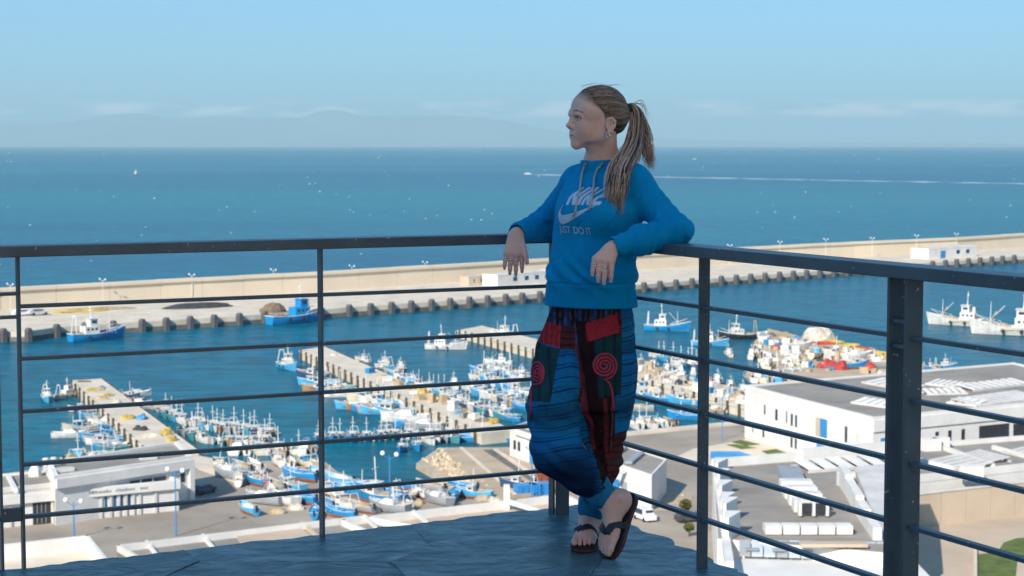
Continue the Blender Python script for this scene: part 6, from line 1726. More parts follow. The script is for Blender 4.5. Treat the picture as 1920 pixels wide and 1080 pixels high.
# ---- sweatshirt
tw = math.atan2(-0.62, 0.785)                      # the chest's wide axis
def srow(py, pl, pr, Y, a, b, ang=tw):
    c = J((pl+pr)/2, py, Y)
    return (c.z, c.x, c.y, a, b, ang)
sw_rows = [srow(574, 1028, 1188, 6.335, .172, .118, tw+.15), srow(560, 1028, 1187, 6.335, .170, .118, tw+.12), srow(538, 1029, 1185, 6.33, .166, .118, tw+.1), srow(526, 1030, 1184, 6.325, .172, .124, tw+.08),
           srow(500, 1034, 1186, 6.32, .170, .120, tw+.05), srow(460, 1042, 1188, 6.315, .160, .113, tw), srow(420, 1046, 1194, 6.325, .163, .116, tw), srow(385, 1048, 1202, 6.345, .172, .118, tw),
           srow(355, 1056, 1206, 6.375, .168, .106, tw), srow(335, 1068, 1200, 6.405, .145, .085, tw), srow(320, 1088, 1182, 6.425, .095, .062, tw)]
swp = [Stack(sw_rows, 0.02)]
swp += [Cone(NECK + Vector((0, 0, -0.02)), RSH, 0.048, 0.056, 0.05), Cone(NECK + Vector((0, 0, -0.02)), LSH, 0.048, 0.056, 0.05)]
swp += [Cone(RSH, REL, 0.057, 0.049, 0.04), Cone(REL, RWR.lerp(REL, 0.10), 0.052, 0.040, 0.03)]
swp += [Cone(LSH, LEL, 0.057, 0.049, 0.04), Cone(LEL, LWR.lerp(LEL, 0.45), 0.052, 0.047, 0.03), Cone(LWR.lerp(LEL, 0.45), LWR.lerp(LEL, 0.08), 0.047, 0.037, 0.03)]
# bust and slouch
swp += [Ell(J(1086, 398, 6.275), (0.062, 0.062, 0.058), None, 0.06), Ell(J(1130, 402, 6.20), (0.060, 0.060, 0.056), None, 0.06)]
# collar, standing loosely round the neck, folded over at the front
cz = NECK.z - 0.014
ca = tw + 0.2
co = [(-.002, -.005), (-.003, -.013), (-.005, -.022), (-.006, -.026)]
swp += [Stack([(cz-0.042, NECK.x+co[0][0], NECK.y+co[0][1], .092, .082, ca), (cz-0.006, NECK.x+co[1][0], NECK.y+co[1][1], .080, .076, ca), (cz+0.020, NECK.x+co[2][0], NECK.y+co[2][1], .077, .073, ca), (cz+0.038, NECK.x+co[3][0], NECK.y+co[3][1], .074, .070, ca)], 0.014)]
swp += [Stack([(cz-0.020, NECK.x+co[1][0], NECK.y+co[1][1], .059, .057, ca), (cz+0.020, NECK.x+co[2][0], NECK.y+co[2][1], .063, .060, ca), (cz+0.06, NECK.x+co[3][0], NECK.y+co[3][1], .069, .066, ca)], 0.005, -1)]
# hood hanging at the back
swp += [Ell(NECK + Vector((0.055, 0.065, -0.035)), (0.085, 0.06, 0.055), None, 0.03)]
# openings: cuffs
for wr_, el_ in ((RWR, REL), (LWR, LEL)):
    d = (wr_-el_).normalized(); swp.append(Cone(wr_ - d*0.035, wr_ + d*0.06, 0.029, 0.032, 0.004, -1))
swp.append(Stack([(sw_rows[0][0]-0.03, sw_rows[0][1], sw_rows[0][2], .160, .106, tw+.15), (sw_rows[0][0]+0.02, sw_rows[0][1], sw_rows[0][2], .158, .104, tw+.15)], 0.004, -1))
pos, Q = sdf_mesh(swp, 0.0036)
pos = smooth_mesh(pos, Q, 2, 0.5)
nrm = vnormals(pos, Q)
def limb_folds(P, a, b, r, amp, freq, seed, skew=0.0):
    d, t = segdist(P, a, b)
    m = np.clip((r*2.0-d)/(r*0.6), 0, 1)
    ax = (np.array(b[:])-np.array(a[:])); L = np.linalg.norm(ax); ax /= L
    w = wobble(P, 7, seed)*0.55 + (P @ np.array([skew, 0.3*skew, skew]))*3
    ph = t*L*freq*6.283 + w*6.0
    s_ = np.sin(ph); s_ = np.sign(s_)*np.abs(s_)**0.8
    return m*amp*s_*(0.55+0.45*wobble(P, 9, seed+1))
z = pos[:, 2]; hem = sw_rows[0][0]
dsp = np.zeros(len(pos))
dsp += limb_folds(pos, RSH, REL, 0.058, 0.0032, 26, 1, 1.0)*np.clip(segdist(pos, RSH, REL)[1]*1.6, 0, 1)
dsp += limb_folds(pos, REL, RWR, 0.05, 0.0042, 27, 2, -1.0)
dsp += limb_folds(pos, LSH, LEL, 0.058, 0.0032, 25, 3, 1.0)*np.clip(segdist(pos, LSH, LEL)[1]*1.5, 0, 1)
dsp += limb_folds(pos, LEL, LWR, 0.05, 0.0046, 26, 4, 1.2)
arms = np.minimum(np.minimum(segdist(pos, RSH, REL)[0], segdist(pos, LSH, LEL)[0]), np.minimum(segdist(pos, REL, RWR)[0], segdist(pos, LEL, LWR)[0]))
tors = np.clip((arms-0.06)/0.03, 0, 1)
fold = wobble(pos*np.array([1, 1, 0.45]), 6.0, 11); fold2 = wobble(pos @ np.array([[1, 0, .5], [0, 1, .4], [-.5, 0, 1]]), 9.0, 14)
crease = 1-np.abs(np.clip(wobble(pos @ np.array([[1, 0, .6], [0, 1, .4], [-.7, .2, .5]]), 7.5, 17)*2.2, -1, 1))
dsp += tors*(0.0045*fold + 0.0026*fold2 - 0.0026*crease**3)*np.clip((z-hem-0.075)/0.03, 0, 1)
# blousing over the waistband: drapes at the flank
bl = np.exp(-((z-(hem+0.115))/0.045)**2); dsp += tors*bl*0.006*np.sin((pos @ np.array([9., -7., 16.]))*6.283*0.8 + 3*wobble(pos, 5, 22))
# ribbing on the waistband and cuffs, a seam line at their top
rib = np.clip((hem+0.082-z)/0.004, 0, 1)*tors
sm = np.exp(-((z-(hem+0.083))/0.0035)**2)*tors; dsp -= 0.0045*sm
for a, b in ((REL, RWR), (LEL, LWR)):
    d, t = segdist(pos, a, b); dsp -= 0.003*np.exp(-((t-0.70)/0.022)**2)*np.clip((0.06-d)/0.01, 0, 1)
pos = pos + nrm*dsp[:, None]
M_sweat = vcol_mat('blue_fleece', 0.9, 0, 0.08, 0.25, 420, 0.0)
sc_ = np.tile(np.array([0.002, 0.270, 0.54]), (len(pos), 1)); sc_ *= 1 + 0.05*wobble(pos, 18, 31)[:, None]
ribm = (rib*0.5*(0.5+0.5*np.sin((pos @ np.array([0.66, -0.75, 0]))*6.283*160)))[:, None]; sc_ *= 1-0.16*ribm
sweat = np_mesh('hoodie', pos, Q, M_sweat, woman, sc_)
sw_bvh = BVHTree.FromPolygons([Vector(p) for p in pos], [tuple(q) for q in Q])

# ---- prints on the chest, laid on the cloth
CN = Vector((-0.62, -0.785, 0)).normalized(); CU = Vector((0.785, -0.62, 0))      # chest normal, chest width axis (to her left)
def on_cloth(p, off=0.0009, n=None):
    """drop a point onto the sweatshirt along the view of the chest"""
    n = n or CN
    h = sw_bvh.ray_cast(p + n*0.4, -n)
    if h[0] is None: return None
    return h[0] + h[1]*off
def view_on(px, py, off=0.0016):
    d = ray(px, py); h = sw_bvh.ray_cast(Vector((0, 0, CAM_Z)), d)
    return (h[0] + h[1]*off, h[1]) if h[0] is not None else None
def printed(name, polys, m, parent, origin_px, sx, sz, slant=0.0, dz=0.0, tri=0.006):
    """flat outlines (in chest units) triangulated finely and pressed onto the cloth"""
    o3, _ = view_on(*origin_px)
    bm = bmesh.new()
    for poly in polys:
        vs = [bm.verts.new((x*sx + y*slant*sz, y*sz, 0)) for x, y in poly]
        try: bm.faces.new(vs)
        except ValueError: pass
    bmesh.ops.triangulate(bm, faces=bm.faces[:])
    for _ in range(6):
        long = [e for e in bm.edges if e.calc_length() > tri]
        if not long: break
        bmesh.ops.subdivide_edges(bm, edges=long, cuts=1); bmesh.ops.triangulate(bm, faces=[f for f in bm.faces if len(f.verts) > 3])
    for vtx in bm.verts:
        x, zz = vtx.co.x, vtx.co.y
        p = o3 + CU*x + Vector((0, 0, 1))*(zz + dz*x)
        q = on_cloth(p)
        vtx.co = q if q is not None else p
    bmesh.ops.recalc_face_normals(bm, faces=bm.faces[:])
    me = bpy.data.meshes.new(name); bm.to_mesh(me); bm.free(); me.materials.append(m)
    for p in me.polygons: p.use_smooth = True
    o = link(name, me, parent)
    return o
M_print = mat('pale_blue_print', (0.50, 0.62, 0.78), 0.7, 0.05, 20)
# heavy slanted capitals N I K E in a 0..1 high cell
def rect(x0, y0, x1, y1): return [(x0, y0), (x1, y0), (x1, y1), (x0, y1)]
letters = [rect(0, 0, .24, 1), [(.24, 1), (.24, .55), (.52, 0), (.52, .45)], rect(.52, 0, .76, 1), rect(.86, 0, 1.12, 1), rect(1.22, 0, 1.47, 1), [(1.47, .42), (1.75, 1), (2.03, 1), (1.66, .5), (1.47, .30)], [(1.47, .62), (1.58, .62), (2.05, 0), (1.74, 0), (1.47, .42)],
           rect(2.12, 0, 2.37, 1), rect(2.37, .80, 2.82, 1), rect(2.37, .41, 2.74, .61), rect(2.37, 0, 2.82, .20)]
printed('chest_lettering', letters, M_print, sweat, (1061, 385), 0.0490, 0.058, slant=0.02, dz=0.02)
# the curved tick under the letters
tick = [(0.00, -.10), (-.02, -.25), (.03, -.42), (.14, -.52), (.30, -.54), (.50, -.47), (.80, -.30), (1.15, -.08), (1.55, .14), (1.95, .34), (2.25, .46)]
low = tick[:1] + tick[1:]
upc = [(2.25, .46), (1.80, .30), (1.35, .13), (1.00, .00), (.72, -.09), (.50, -.14), (.36, -.14), (.27, -.09), (.25, .02), (.30, .16), (.42, .34), (.16, .12)]
tk_bot = [(.0, -.12), (.01, -.30), (.08, -.44), (.20, -.52), (.36, -.52), (.60, -.42), (1.0, -.20), (1.4, .02), (1.8, .24), (2.2, .44)]
tk_top = [(.40, .34), (.27, .14), (.24, .0), (.28, -.09), (.38, -.13), (.62, -.09), (1.0, .03), (1.4, .16), (1.8, .31), (2.2, .46)]
quads_ = [[tk_bot[i], tk_bot[i+1], tk_top[i+1], tk_top[i]] for i in range(9)]
printed('chest_emblem', quads_, M_print, sweat, (1047, 397), 0.084, 0.078, slant=-0.10, dz=-0.02)
# the slogan, thin capitals
def text_polys(txt, size):
    cu = bpy.data.curves.new('slogan', 'FONT'); cu.body = txt; cu.size = size; cu.fill_mode = 'FRONT'
    o = bpy.data.objects.new('slogan', cu); COL.objects.link(o)
    dg = bpy.context.evaluated_depsgraph_get(); me = bpy.data.meshes.new_from_object(o.evaluated_get(dg))
    pl = [[(me.vertices[i].co.x, me.vertices[i].co.y) for i in p.vertices] for p in me.polygons]
    COL.objects.unlink(o); bpy.data.objects.remove(o); bpy.data.curves.remove(cu); bpy.data.meshes.remove(me)
    return pl
printed('chest_slogan', text_polys('JUST DO IT', 1.0), M_print, sweat, (1051, 435), 0.0290, 0.034, dz=-0.03)
# drawstrings
M_cord = mat('grey_cord', (0.42, 0.44, 0.46), 0.8, 0.1, 60)
for pts in ([(1099, 309), (1094, 322), (1090, 340), (1087, 360), (1083, 380), (1080, 396), (1076, 406)], [(1129, 308), (1120, 318), (1115, 335), (1113, 355), (1110, 378), (1106, 394)]):
    c = []
    for px, py in pts:
        q = view_on(px, py, 0.0045)
        if q: c.append(q[0])
    mb = MB(); mb.tube(c, [0.0036]*(len(c)-2) + [0.0045, 0.0042], 8); mb.build('drawstring', M_cord, sweat, smooth=True)
    mb = MB(); mb.ball(c[0], 0.006, nu=8, nv=5); mb.build('eyelet', M_steelg, sweat)

# ---- harem trousers
hw = math.atan2(-0.60, 0.80)
def trow(py, pl, pr, Y, b, ang=hw):
    c = J((pl+pr)/2, py, Y); half = (pr-pl)/2*Y/FPX*0.945
    ca_, sa_ = math.cos(ang), math.sin(ang); a = math.sqrt(max(half*half - (b*sa_)**2, 0.0036))/abs(ca_)
    return (c.z, c.x, c.y, a, b, ang)
tr = [Stack([trow(568, 1034, 1184, 6.335, .098), trow(585, 1030, 1188, 6.335, .106), trow(605, 1020, 1192, 6.325, .116), trow(640, 1004, 1195, 6.31, .128), trow(680, 997, 1194, 6.29, .136), trow(720, 995, 1190, 6.27, .135), trow(760, 1000, 1182, 6.25, .12)], 0.03)]
tr += [Cone(J(1042, 690, 6.22), J(1040, 770, 6.13), 0.080, 0.084, 0.05), Cone(J(1040, 770, 6.13), J(1047, 842, 6.10), 0.084, 0.086, 0.04), Cone(J(1047, 842, 6.10), J(1090, 888, 6.12), 0.086, 0.070, 0.04), Cone(J(1092, 890, 6.12), J(1124, 920, 6.155), 0.064, 0.043, 0.03)]
tr += [Cone(J(1150, 690, 6.24), J(1145, 790, 6.20), 0.058, 0.056, 0.05), Cone(J(1145, 790, 6.20), J(1136, 860, 6.24), 0.056, 0.050, 0.04), Cone(J(1136, 860, 6.24), J(1116, 942, 6.31), 0.052, 0.043, 0.03)]
tr += [Ell(J(1095, 740, 6.20), (0.075, 0.075, 0.09), None, 0.05), Cone(J(1108, 760, 6.21), J(1118, 870, 6.22), 0.06, 0.045, 0.05)]
pos, Q = sdf_mesh(tr, 0.0025)
pos = smooth_mesh(pos, Q, 2, 0.5); nrm = vnormals(pos, Q)
U_ = pos[:, 0]*FPX/6.25 + 960; V_ = (CAM_Z - pos[:, 2])*FPX/6.25 + 272       # trouser plane, upright and facing the terrace
wz = wobble(pos, 5, 41); wf = wobble(pos, 14, 43)
dsp = np.zeros(len(pos))
# gathers at the waist
g_ = np.exp(-((V_-585)/42)**2); dsp += 0.0042*g_*np.sin((pos @ np.array([.78, -.62, 0]))*6.283*62 + 2.2*wz)
# long vertical drapes down from the hip
vd = np.clip((V_-600)/60, 0, 1)*np.clip((840-V_)/100, 0, 1); dsp += vd*0.0042*np.sin((pos @ np.array([.85, -.5, 0.10]))*6.283*13 + 3.0*wz) + vd*0.0022*np.sin((pos @ np.array([.8, -.6, 0.06]))*6.283*30 + 3.0*wf)
# swags across the bent leg
lf = np.clip((1100-U_)/30, 0, 1)*np.clip((V_-720)/60, 0, 1); dsp += lf*0.0034*np.sin((pos[:, 2]*1.0 + (pos[:, 0]-0.2)*0.55)*6.283*17 + 2.4*wz)
rg = np.clip((U_-1105)/20, 0, 1)*np.clip((V_-790)/50, 0, 1); dsp += rg*0.0035*np.sin((pos[:, 2]*1.0 - (pos[:, 0]-0.3)*0.5)*6.283*24 + 2.4*wf)
# the deep furrow between the legs
fur = np.exp(-((U_-(1082+(V_-640)*0.10))/9)**2)*np.clip((V_-620)/40, 0, 1)*np.clip((880-V_)/60, 0, 1); dsp -= 0.016*fur
pos = pos + nrm*dsp[:, None]
# woven pattern: patches of cotton sewn together
def C(*c): return np.array(c)
n1, n2, n3 = wobble(pos, 3.0, 51), wobble(pos*np.array([0.15, 0.15, 1]), 45, 52), wobble(pos*np.array([0.3, 0.3, 1]), 16, 53)
vv = V_ + 4*np.sin((U_-1000)/38) + 2*wz + (U_-1040)*0.10
base = C(0.007, 0.165, 0.40)
col = np.tile(base, (len(pos), 1)) * (1 + 0.25*n3[:, None])
st = np.clip(np.sin(vv/1.05 + 3.0*n3)*0.75 + np.sin(vv/3.3+1.0+n3)*0.65 + n2*0.5 - 0.25, 0, 1)
def lay(mask, c, var=0.0, nz_=None):
    global col
    mask = np.clip(mask, 0, 1)[:, None]; cc = np.tile(np.array(c), (len(pos), 1))
    if var: cc = cc*(1 + var*(n3 if nz_ is None else nz_)[:, None])
    col = col*(1-mask) + cc*mask
lay(np.clip(0.5+0.9*np.sin(vv/23.0+n1), 0, 1)*0.5, (0.008, 0.11, 0.16)); lay(st*0.88, (0.004, 0.028, 0.085))
big = np.clip(np.sin(vv/17.0 + 0.6)*1.3 - 0.55, 0, 1); lay(big*0.7, (0.008, 0.035, 0.085))
lay(np.clip((V_-800+wz*6)/40, 0, 1)*np.clip((1125-U_)/20, 0, 1)*0.6, (0.006, 0.028, 0.085))
lay(np.clip((V_-848+wz*6)/30, 0, 1)*np.clip((1130-U_)/20, 0, 1)*0.8, (0.005, 0.010, 0.045))
def quadmask(pts, soft=1.5):
    m = np.full(len(pos), 1e9)
    for (x0, y0), (x1, y1) in zip(pts, pts[1:]+pts[:1]):
        L = math.hypot(x1-x0, y1-y0); m = np.minimum(m, ((x1-x0)*(V_-y0) - (y1-y0)*(U_-x0))/L)
    return np.clip(m/soft, 0, 1)
pin = np.clip(np.sin(U_/1.5 + 1.2*n1 + V_*0.02)*2 - 1.0, 0, 1)              # fine upright pinstripe
# waist: striped navy, black, brown
wb_ = np.clip((612-V_ - (U_-1100)*0.05)/3, 0, 1)*np.clip((1166-U_)/2, 0, 1)
lay(wb_, (0.012, 0.014, 0.030)); lay(wb_*np.clip(np.sin(U_/4.1+wf)*2-0.6, 0, 1), (0.02, 0.05, 0.16)); lay(wb_*pin*0.6, (0.20, 0.10, 0.06))
# dark teal panels
tl_ = quadmask([(985, 648), (1050, 648), (1030, 742), (985, 742)]); lay(tl_, (0.012, 0.050, 0.062), 0.2); lay(tl_*np.clip(np.sin(U_/3.4+wz)*1.6-0.7, 0, 1)*0.8, (0.006, 0.022, 0.03))
tr_ = quadmask([(1104, 630), (1166, 618), (1164, 735), (1112, 738)]); lay(tr_, (0.010, 0.040, 0.048), 0.2); lay(tr_*np.clip(np.sin(U_/3.2+wz)*1.6-0.7, 0, 1)*0.8, (0.005, 0.018, 0.022))
# middle: black-maroon with worn red streaks
mc = np.maximum(quadmask([(1078, 600), (1110, 600), (1122, 745), (1088, 745)]), np.maximum(quadmask([(1090, 740), (1152, 732), (1152, 830), (1106, 830)]), quadmask([(1108, 826), (1152, 826), (1148, 905), (1128, 905)]))); lay(mc, (0.022, 0.008, 0.010), 0.3)
mc2 = quadmask([(1049, 610), (1080, 612), (1078, 652), (1048, 650)]); lay(mc2, (0.10, 0.018, 0.020)); lay(mc2*np.clip(np.sin(V_/1.7)*1.5-.3, 0, 1), (0.03, 0.014, 0.012))
for (x0, y0, x1, y1, w, c) in ((1086, 690, 1114, 838, 5.0, (0.19, 0.03, 0.04)), (1080, 640, 1092, 720, 3.0, (0.12, 0.02, 0.025)), (1132, 738, 1138, 865, 4.5, (0.17, 0.025, 0.03)), (1146, 738, 1144, 850, 2.0, (0.22, 0.10, 0.08))):
    t = np.clip((V_-y0)/(y1-y0), 0, 1); dx = np.abs(U_-(x0+(x1-x0)*t) + 2.5*wf); lay(np.clip((w-dx)/1.5, 0, 1)*((V_ > y0) & (V_ < y1))*0.85, c, 0.3, n2)
# right leg, lower: brick and brown bands
rb_ = quadmask([(1146, 806), (1190, 800), (1185, 960), (1120, 960), (1140, 860)]); lay(rb_, (0.13, 0.030, 0.032), 0.3); lay(rb_*np.clip(np.sin(V_/2.0+n3)*1.8-.2, 0, 1)*0.8, (0.035, 0.018, 0.020)); lay(rb_*np.clip(np.sin(V_/9.0)*2-1, 0, 1)*0.7, (0.05, 0.045, 0.05))
# red panels
lr_ = quadmask([(1010, 606), (1054, 611), (1049, 648), (995, 646)]); lay(lr_, (0.34, 0.014, 0.026), 0.12); lay(lr_*pin*0.35, (0.30, 0.13, 0.11))
fl_ = quadmask([(1096, 606), (1154, 589), (1165, 624), (1116, 634), (1100, 642)]); lay(fl_, (0.36, 0.014, 0.024), 0.12); lay(fl_*(np.abs(U_-1141) < 0.9)*0.4, (0.32, 0.10, 0.09))
lay(quadmask([(1158, 586), (1166, 584), (1166, 628), (1160, 630)]), (0.12, 0.008, 0.012))
M_trou = vcol_mat('patchwork_cotton', 0.88, 0, 0.12, 0.3, 260, 0.0)
trou = np_mesh('trousers', pos, Q, M_trou, woman, np.clip(col, 0.002, 1))
tr_bvh = BVHTree.FromPolygons([Vector(p) for p in pos], [tuple(q) for q in Q])
def on_trou(px, py, off):
    d = ray(px, py); h = tr_bvh.ray_cast(Vector((0, 0, CAM_Z)), d)
    return h[0] + h[1]*off if h[0] is not None else None
M_appl = mat('pink_red_cord', (0.42, 0.040, 0.075), 0.85, 0.15, 90)
def spiral(cx, cy, rx, ry, turns, tail, w):
    c = []; n = int(turns*26)
    for i in range(n+1):
        t = i/n; a = 2*math.pi*turns*t + (math.pi*0.5 - 2*math.pi*turns); r = 0.10 + 0.90*t
        q = on_trou(cx + rx*r*math.cos(a), cy + ry*r*math.sin(a), 0.002)
        if q: c.append(q)
    for px, py in tail:
        q = on_trou(px, py, 0.002)
        if q: c.append(q)
    mb = MB(); mb.tube(c, w, 6); return mb.build('spiral_applique', M_appl, trou, smooth=True)
spiral(1133, 686, 24, 25, 3.6, [(1138, 715), (1143, 722), (1147, 736), (1149, 752), (1151, 770)], 0.0046)
spiral(1008, 699, 12.5, 22, 3.2, [(999, 722), (997, 730), (996, 745), (996, 765), (995, 785)], 0.0044)
# pocket flap edge, real thickness
def patch_on_trou(pts, name, m, off=0.004, n=10):
    vs = []; (a, b, c, d) = pts
    for i in range(n+1):
        for j in range(n+1):
            s_, t = i/n, j/n; x = (a[0]*(1-s_)+b[0]*s_)*(1-t) + (d[0]*(1-s_)+c[0]*s_)*t; y = (a[1]*(1-s_)+b[1]*s_)*(1-t) + (d[1]*(1-s_)+c[1]*s_)*t
            vs.append((x, y))
    top = [on_trou(x, y, off) for x, y in vs]; bot = [on_trou(x, y, -0.002) for x, y in vs]
    if any(q is None for q in top): return
    k = n+1; N_ = k*k; fs = []
    for i in range(n):
        for j in range(n): fs.append((i*k+j, (i+1)*k+j, (i+1)*k+j+1, i*k+j+1))
    rim = [i*k for i in range(k)] + [(k-1)*k+j for j in range(1, k)] + [i*k+k-1 for i in range(k-2, -1, -1)] + [j for j in range(k-2, 0, -1)]
    for i in range(len(rim)): fs.append((rim[i], rim[(i+1) % len(rim)], N_+rim[(i+1) % len(rim)], N_+rim[i]))
    mb = MB(); mb.add(top+bot, fs); return mb.build(name, m, trou)
patch_on_trou([(1098, 606), (1156, 589), (1160, 624), (1104, 641)], 'pocket_flap', mat('red_cotton', (0.36, 0.014, 0.024), 0.85, 0.15, 25))
# ankle cuffs
M_cuff = mat('blue_rib_cuff', (0.006, 0.19, 0.38), 0.85, 0.1, 50)
def cuff(a, b, ra, rb):
    a, b = Vector(a), Vector(b); d = (b-a); n = 24
    mb = MB(); x = d.orthogonal().normalized(); y = d.normalized().cross(x)
    rings = []
    for t, k_ in ((-0.15, .80), (0, 1.0), (.2, 1.05), (.5, 1.02), (.8, 1.03), (1.0, .98), (1.02, .85), (.9, .82)):
        r_ = (ra + (rb-ra)*max(0, min(1, t)))*k_
        rings.append([a + d*t + (x*math.cos(6.2832*i/n) + y*math.sin(6.2832*i/n))*r_*(1+0.03*math.sin(i*1.9+t*5)) for i in range(n)])
    mb.loft(rings, caps=False); return mb.build('ankle_cuff', M_cuff, trou, smooth=True)
cuff(J(1113, 911, 6.145), J(1134, 935, 6.163), 0.052, 0.049)
cuff(J(1113, 938, 6.31), J(1108, 962, 6.33), 0.050, 0.047)

# ---- flip-flops
M_sole = mat('black_foam_sole', (0.022, 0.020, 0.024), 0.7, 0.2, 30); M_soler = mat('dark_red_sole_edge', (0.22, 0.03, 0.035), 0.6, 0.15, 30)
M_strap = mat('navy_strap', (0.022, 0.030, 0.045), 0.55, 0.15, 40); M_strapr = mat('pink_strap_lining', (0.50, 0.03, 0.08), 0.6)
b_bvh = BVHTree.FromPolygons([v.co for v in bodyo.data.vertices], [tuple(q.vertices) for q in bodyo.data.polygons])
def flipflop(fr, m):
    p, F, L_, U = fr
    out = [(-.012, .0), (-.006, .022), (.02, .034), (.07, .033), (.12, .038), (.165, .047), (.20, .047), (.228, .038), (.244, .018), (.246, -.004), (.236, -.026), (.212, -.043), (.175, -.047), (.12, -.040), (.07, -.034), (.02, -.034), (-.006, -.022)]
    out = [(x, y*(1 if True else m)) for x, y in out]
    for _ in range(2): out = [((a[0]*q_+b[0]*(1-q_)), (a[1]*q_+b[1]*(1-q_))) for a, b in zip(out, out[1:]+out[:1]) for q_ in (0.75, 0.25)]
    mb = MB(); n = len(out)
    for (z0, z1, mi, sc) in ((-0.018, -0.012, 0, 0.98), (-0.012, -0.007, 1, 1.0), (-0.007, 0.003, 0, 0.995)):
        cx = 0.118
        ring = lambda zz, s_: [p(cx + (x-cx)*s_, y*s_, zz) for x, y in out]
        mb.loft([ring(z0, sc), ring(z1, sc)], mi)
    o = mb.build('flip_flop', [M_sole, M_soler], woman)
    post_ = p(.168, m*.017, .004)
    for s_ in (1, -1):
        T_ = np.linspace(0, 1, 19); raw = []
        for t in T_:
            x = 0.176 - 0.068*t**1.25; y = m*.0165*(1-t)**1.3 + s_*.044*t
            q = p(x, y, 0); h = b_bvh.ray_cast(q + U*0.085, -U, 0.085)
            raw.append((x, y, max((h[0]-q).dot(U) if h[0] is not None else 0.0, 0.0)))
        zz = np.array([r_[2] for r_ in raw]); zz[0] = 0.004; zz[-1] = 0.0
        for _ in range(3): zz[1:-1] = np.maximum(zz, 0)[1:-1]*0.4 + 0.3*(zz[:-2]+zz[2:])
        up_ = np.maximum(zz, [r_[2] for r_ in raw]); up_[0] = 0.004; up_[-1] = -0.002
        for _ in range(2): up_[1:-1] = 0.5*up_[1:-1] + 0.25*(up_[:-2]+up_[2:])
        pts = [p(r_[0], r_[1], z_ + 0.0032) for r_, z_ in zip(raw, up_)]
        rings = []; n_ = len(pts)
        for i, q in enumerate(pts):
            d = (pts[min(i+1, n_-1)]-pts[max(i-1, 0)]).normalized(); nn_ = q - p(.125, 0, -.015); nn_ = (nn_ - d*nn_.dot(d)).normalized(); ww = d.cross(nn_)
            t = T_[i]; w = 0.0045 + 0.008*min(1, t/0.3)*(1-0.35*max(0, t-0.7)/0.3); h_ = 0.0024
            rings.append([q + ww*w + nn_*h_, q - ww*w + nn_*h_, q - ww*w - nn_*h_, q + ww*w - nn_*h_])
        mb = MB(); mb.loft(rings); mb.build('strap', M_strap, o)
        mb = MB(); mb.loft([[r0[0]*0.92+r0[1]*0.08 - (r0[0]-r0[3])*0.7, r0[1]*1.06-r0[0]*0.06 - (r0[0]-r0[3])*0.7, r0[1]*1.06-r0[0]*0.06 - (r0[0]-r0[3])*1.15, r0[0]*0.92+r0[1]*0.08 - (r0[0]-r0[3])*1.15] for r0 in rings[8:]]); mb.build('strap_lining', M_strapr, o)
    return o
flipflop(LFt, -1); flipflop(RFt, 1)

# ---- rings and earring
M_silver = mat('silver', (0.72, 0.72, 0.72), 0.22, 0, 1, metallic=1.0)
def torus(c, ax, R_, r_, name, m, parent, n=20, k=6):
    ax = Vector(ax).normalized(); x = ax.orthogonal().normalized(); y = ax.cross(x); rings = []
    for i in range(n+1):
        a = 6.28318*i/n; d = x*math.cos(a) + y*math.sin(a)
        rings.append([Vector(c) + d*(R_ + r_*math.cos(6.28318*j/k)) + ax*r_*1.7*math.sin(6.28318*j/k) for j in range(k)])
    mb = MB(); mb.loft(rings, caps=False); return mb.build(name, m, parent, smooth=True)
for c, d, r_ in ringpos: torus(c, d, r_+0.0008, 0.0016, 'ring', M_silver, bodyo)
torus(hp(-11, 82, -58), HF*0.9 + HLf*0.45, 0.0078, 0.0016, 'earring', M_silver, bodyo)
mb = MB(); mb.ball(hp(-11, 81.5, -49), 0.0028, nu=8, nv=6); mb.build('ear_stud', M_silver, bodyo)

# ---- hair: a cap over the skull combed back to the tie, and a ponytail of strands
pos, Q = sdf_mesh(hair_p, 0.0022); pos = smooth_mesh(pos, Q, 2, 0.5); nrm = vnormals(pos, Q)
loc = (pos - np.array(HO[:])) @ HM / HS
TIE = np.array([-124., 4., 37.])
# combed lines run to the tie: groove by the angle round the tie axis
rel = loc - TIE; ang = np.arctan2(rel[:, 1], rel[:, 2]+20); dist = np.linalg.norm(rel, axis=1)
gr = np.sin(ang*46 + 2.2*wobble(pos, 14, 61)) + 0.7*np.sin(ang*97 + 3*wobble(pos, 20, 62)); gr2 = np.sin(ang*19 + 1.5*wobble(pos, 10, 66))
fade = np.clip((dist-14)/30, 0, 1)
pos = pos + nrm*((0.0009*gr + 0.0014*gr2)*fade)[:, None]
hc = np.tile(C(0.075, 0.043, 0.028), (len(pos), 1)); t_ = np.clip(0.5+0.42*gr2 + 0.25*gr, 0, 1)[:, None]
hc = hc*(1-t_) + C(0.26, 0.155, 0.100)*t_
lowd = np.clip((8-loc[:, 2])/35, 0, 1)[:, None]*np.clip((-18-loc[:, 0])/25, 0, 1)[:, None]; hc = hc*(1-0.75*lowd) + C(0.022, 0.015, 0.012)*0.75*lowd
M_hair = vcol_mat('hair_tone', 0.42, 0, 0.5)
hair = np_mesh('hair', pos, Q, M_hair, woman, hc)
torus(hp(-119, 4, 38), HF*1.0 + HU*-0.15, 0.0125, 0.0055, 'hair_tie', M_rubber, hair)
hr = np.random.default_rng(12)
SV, SF, SC = [], [], []
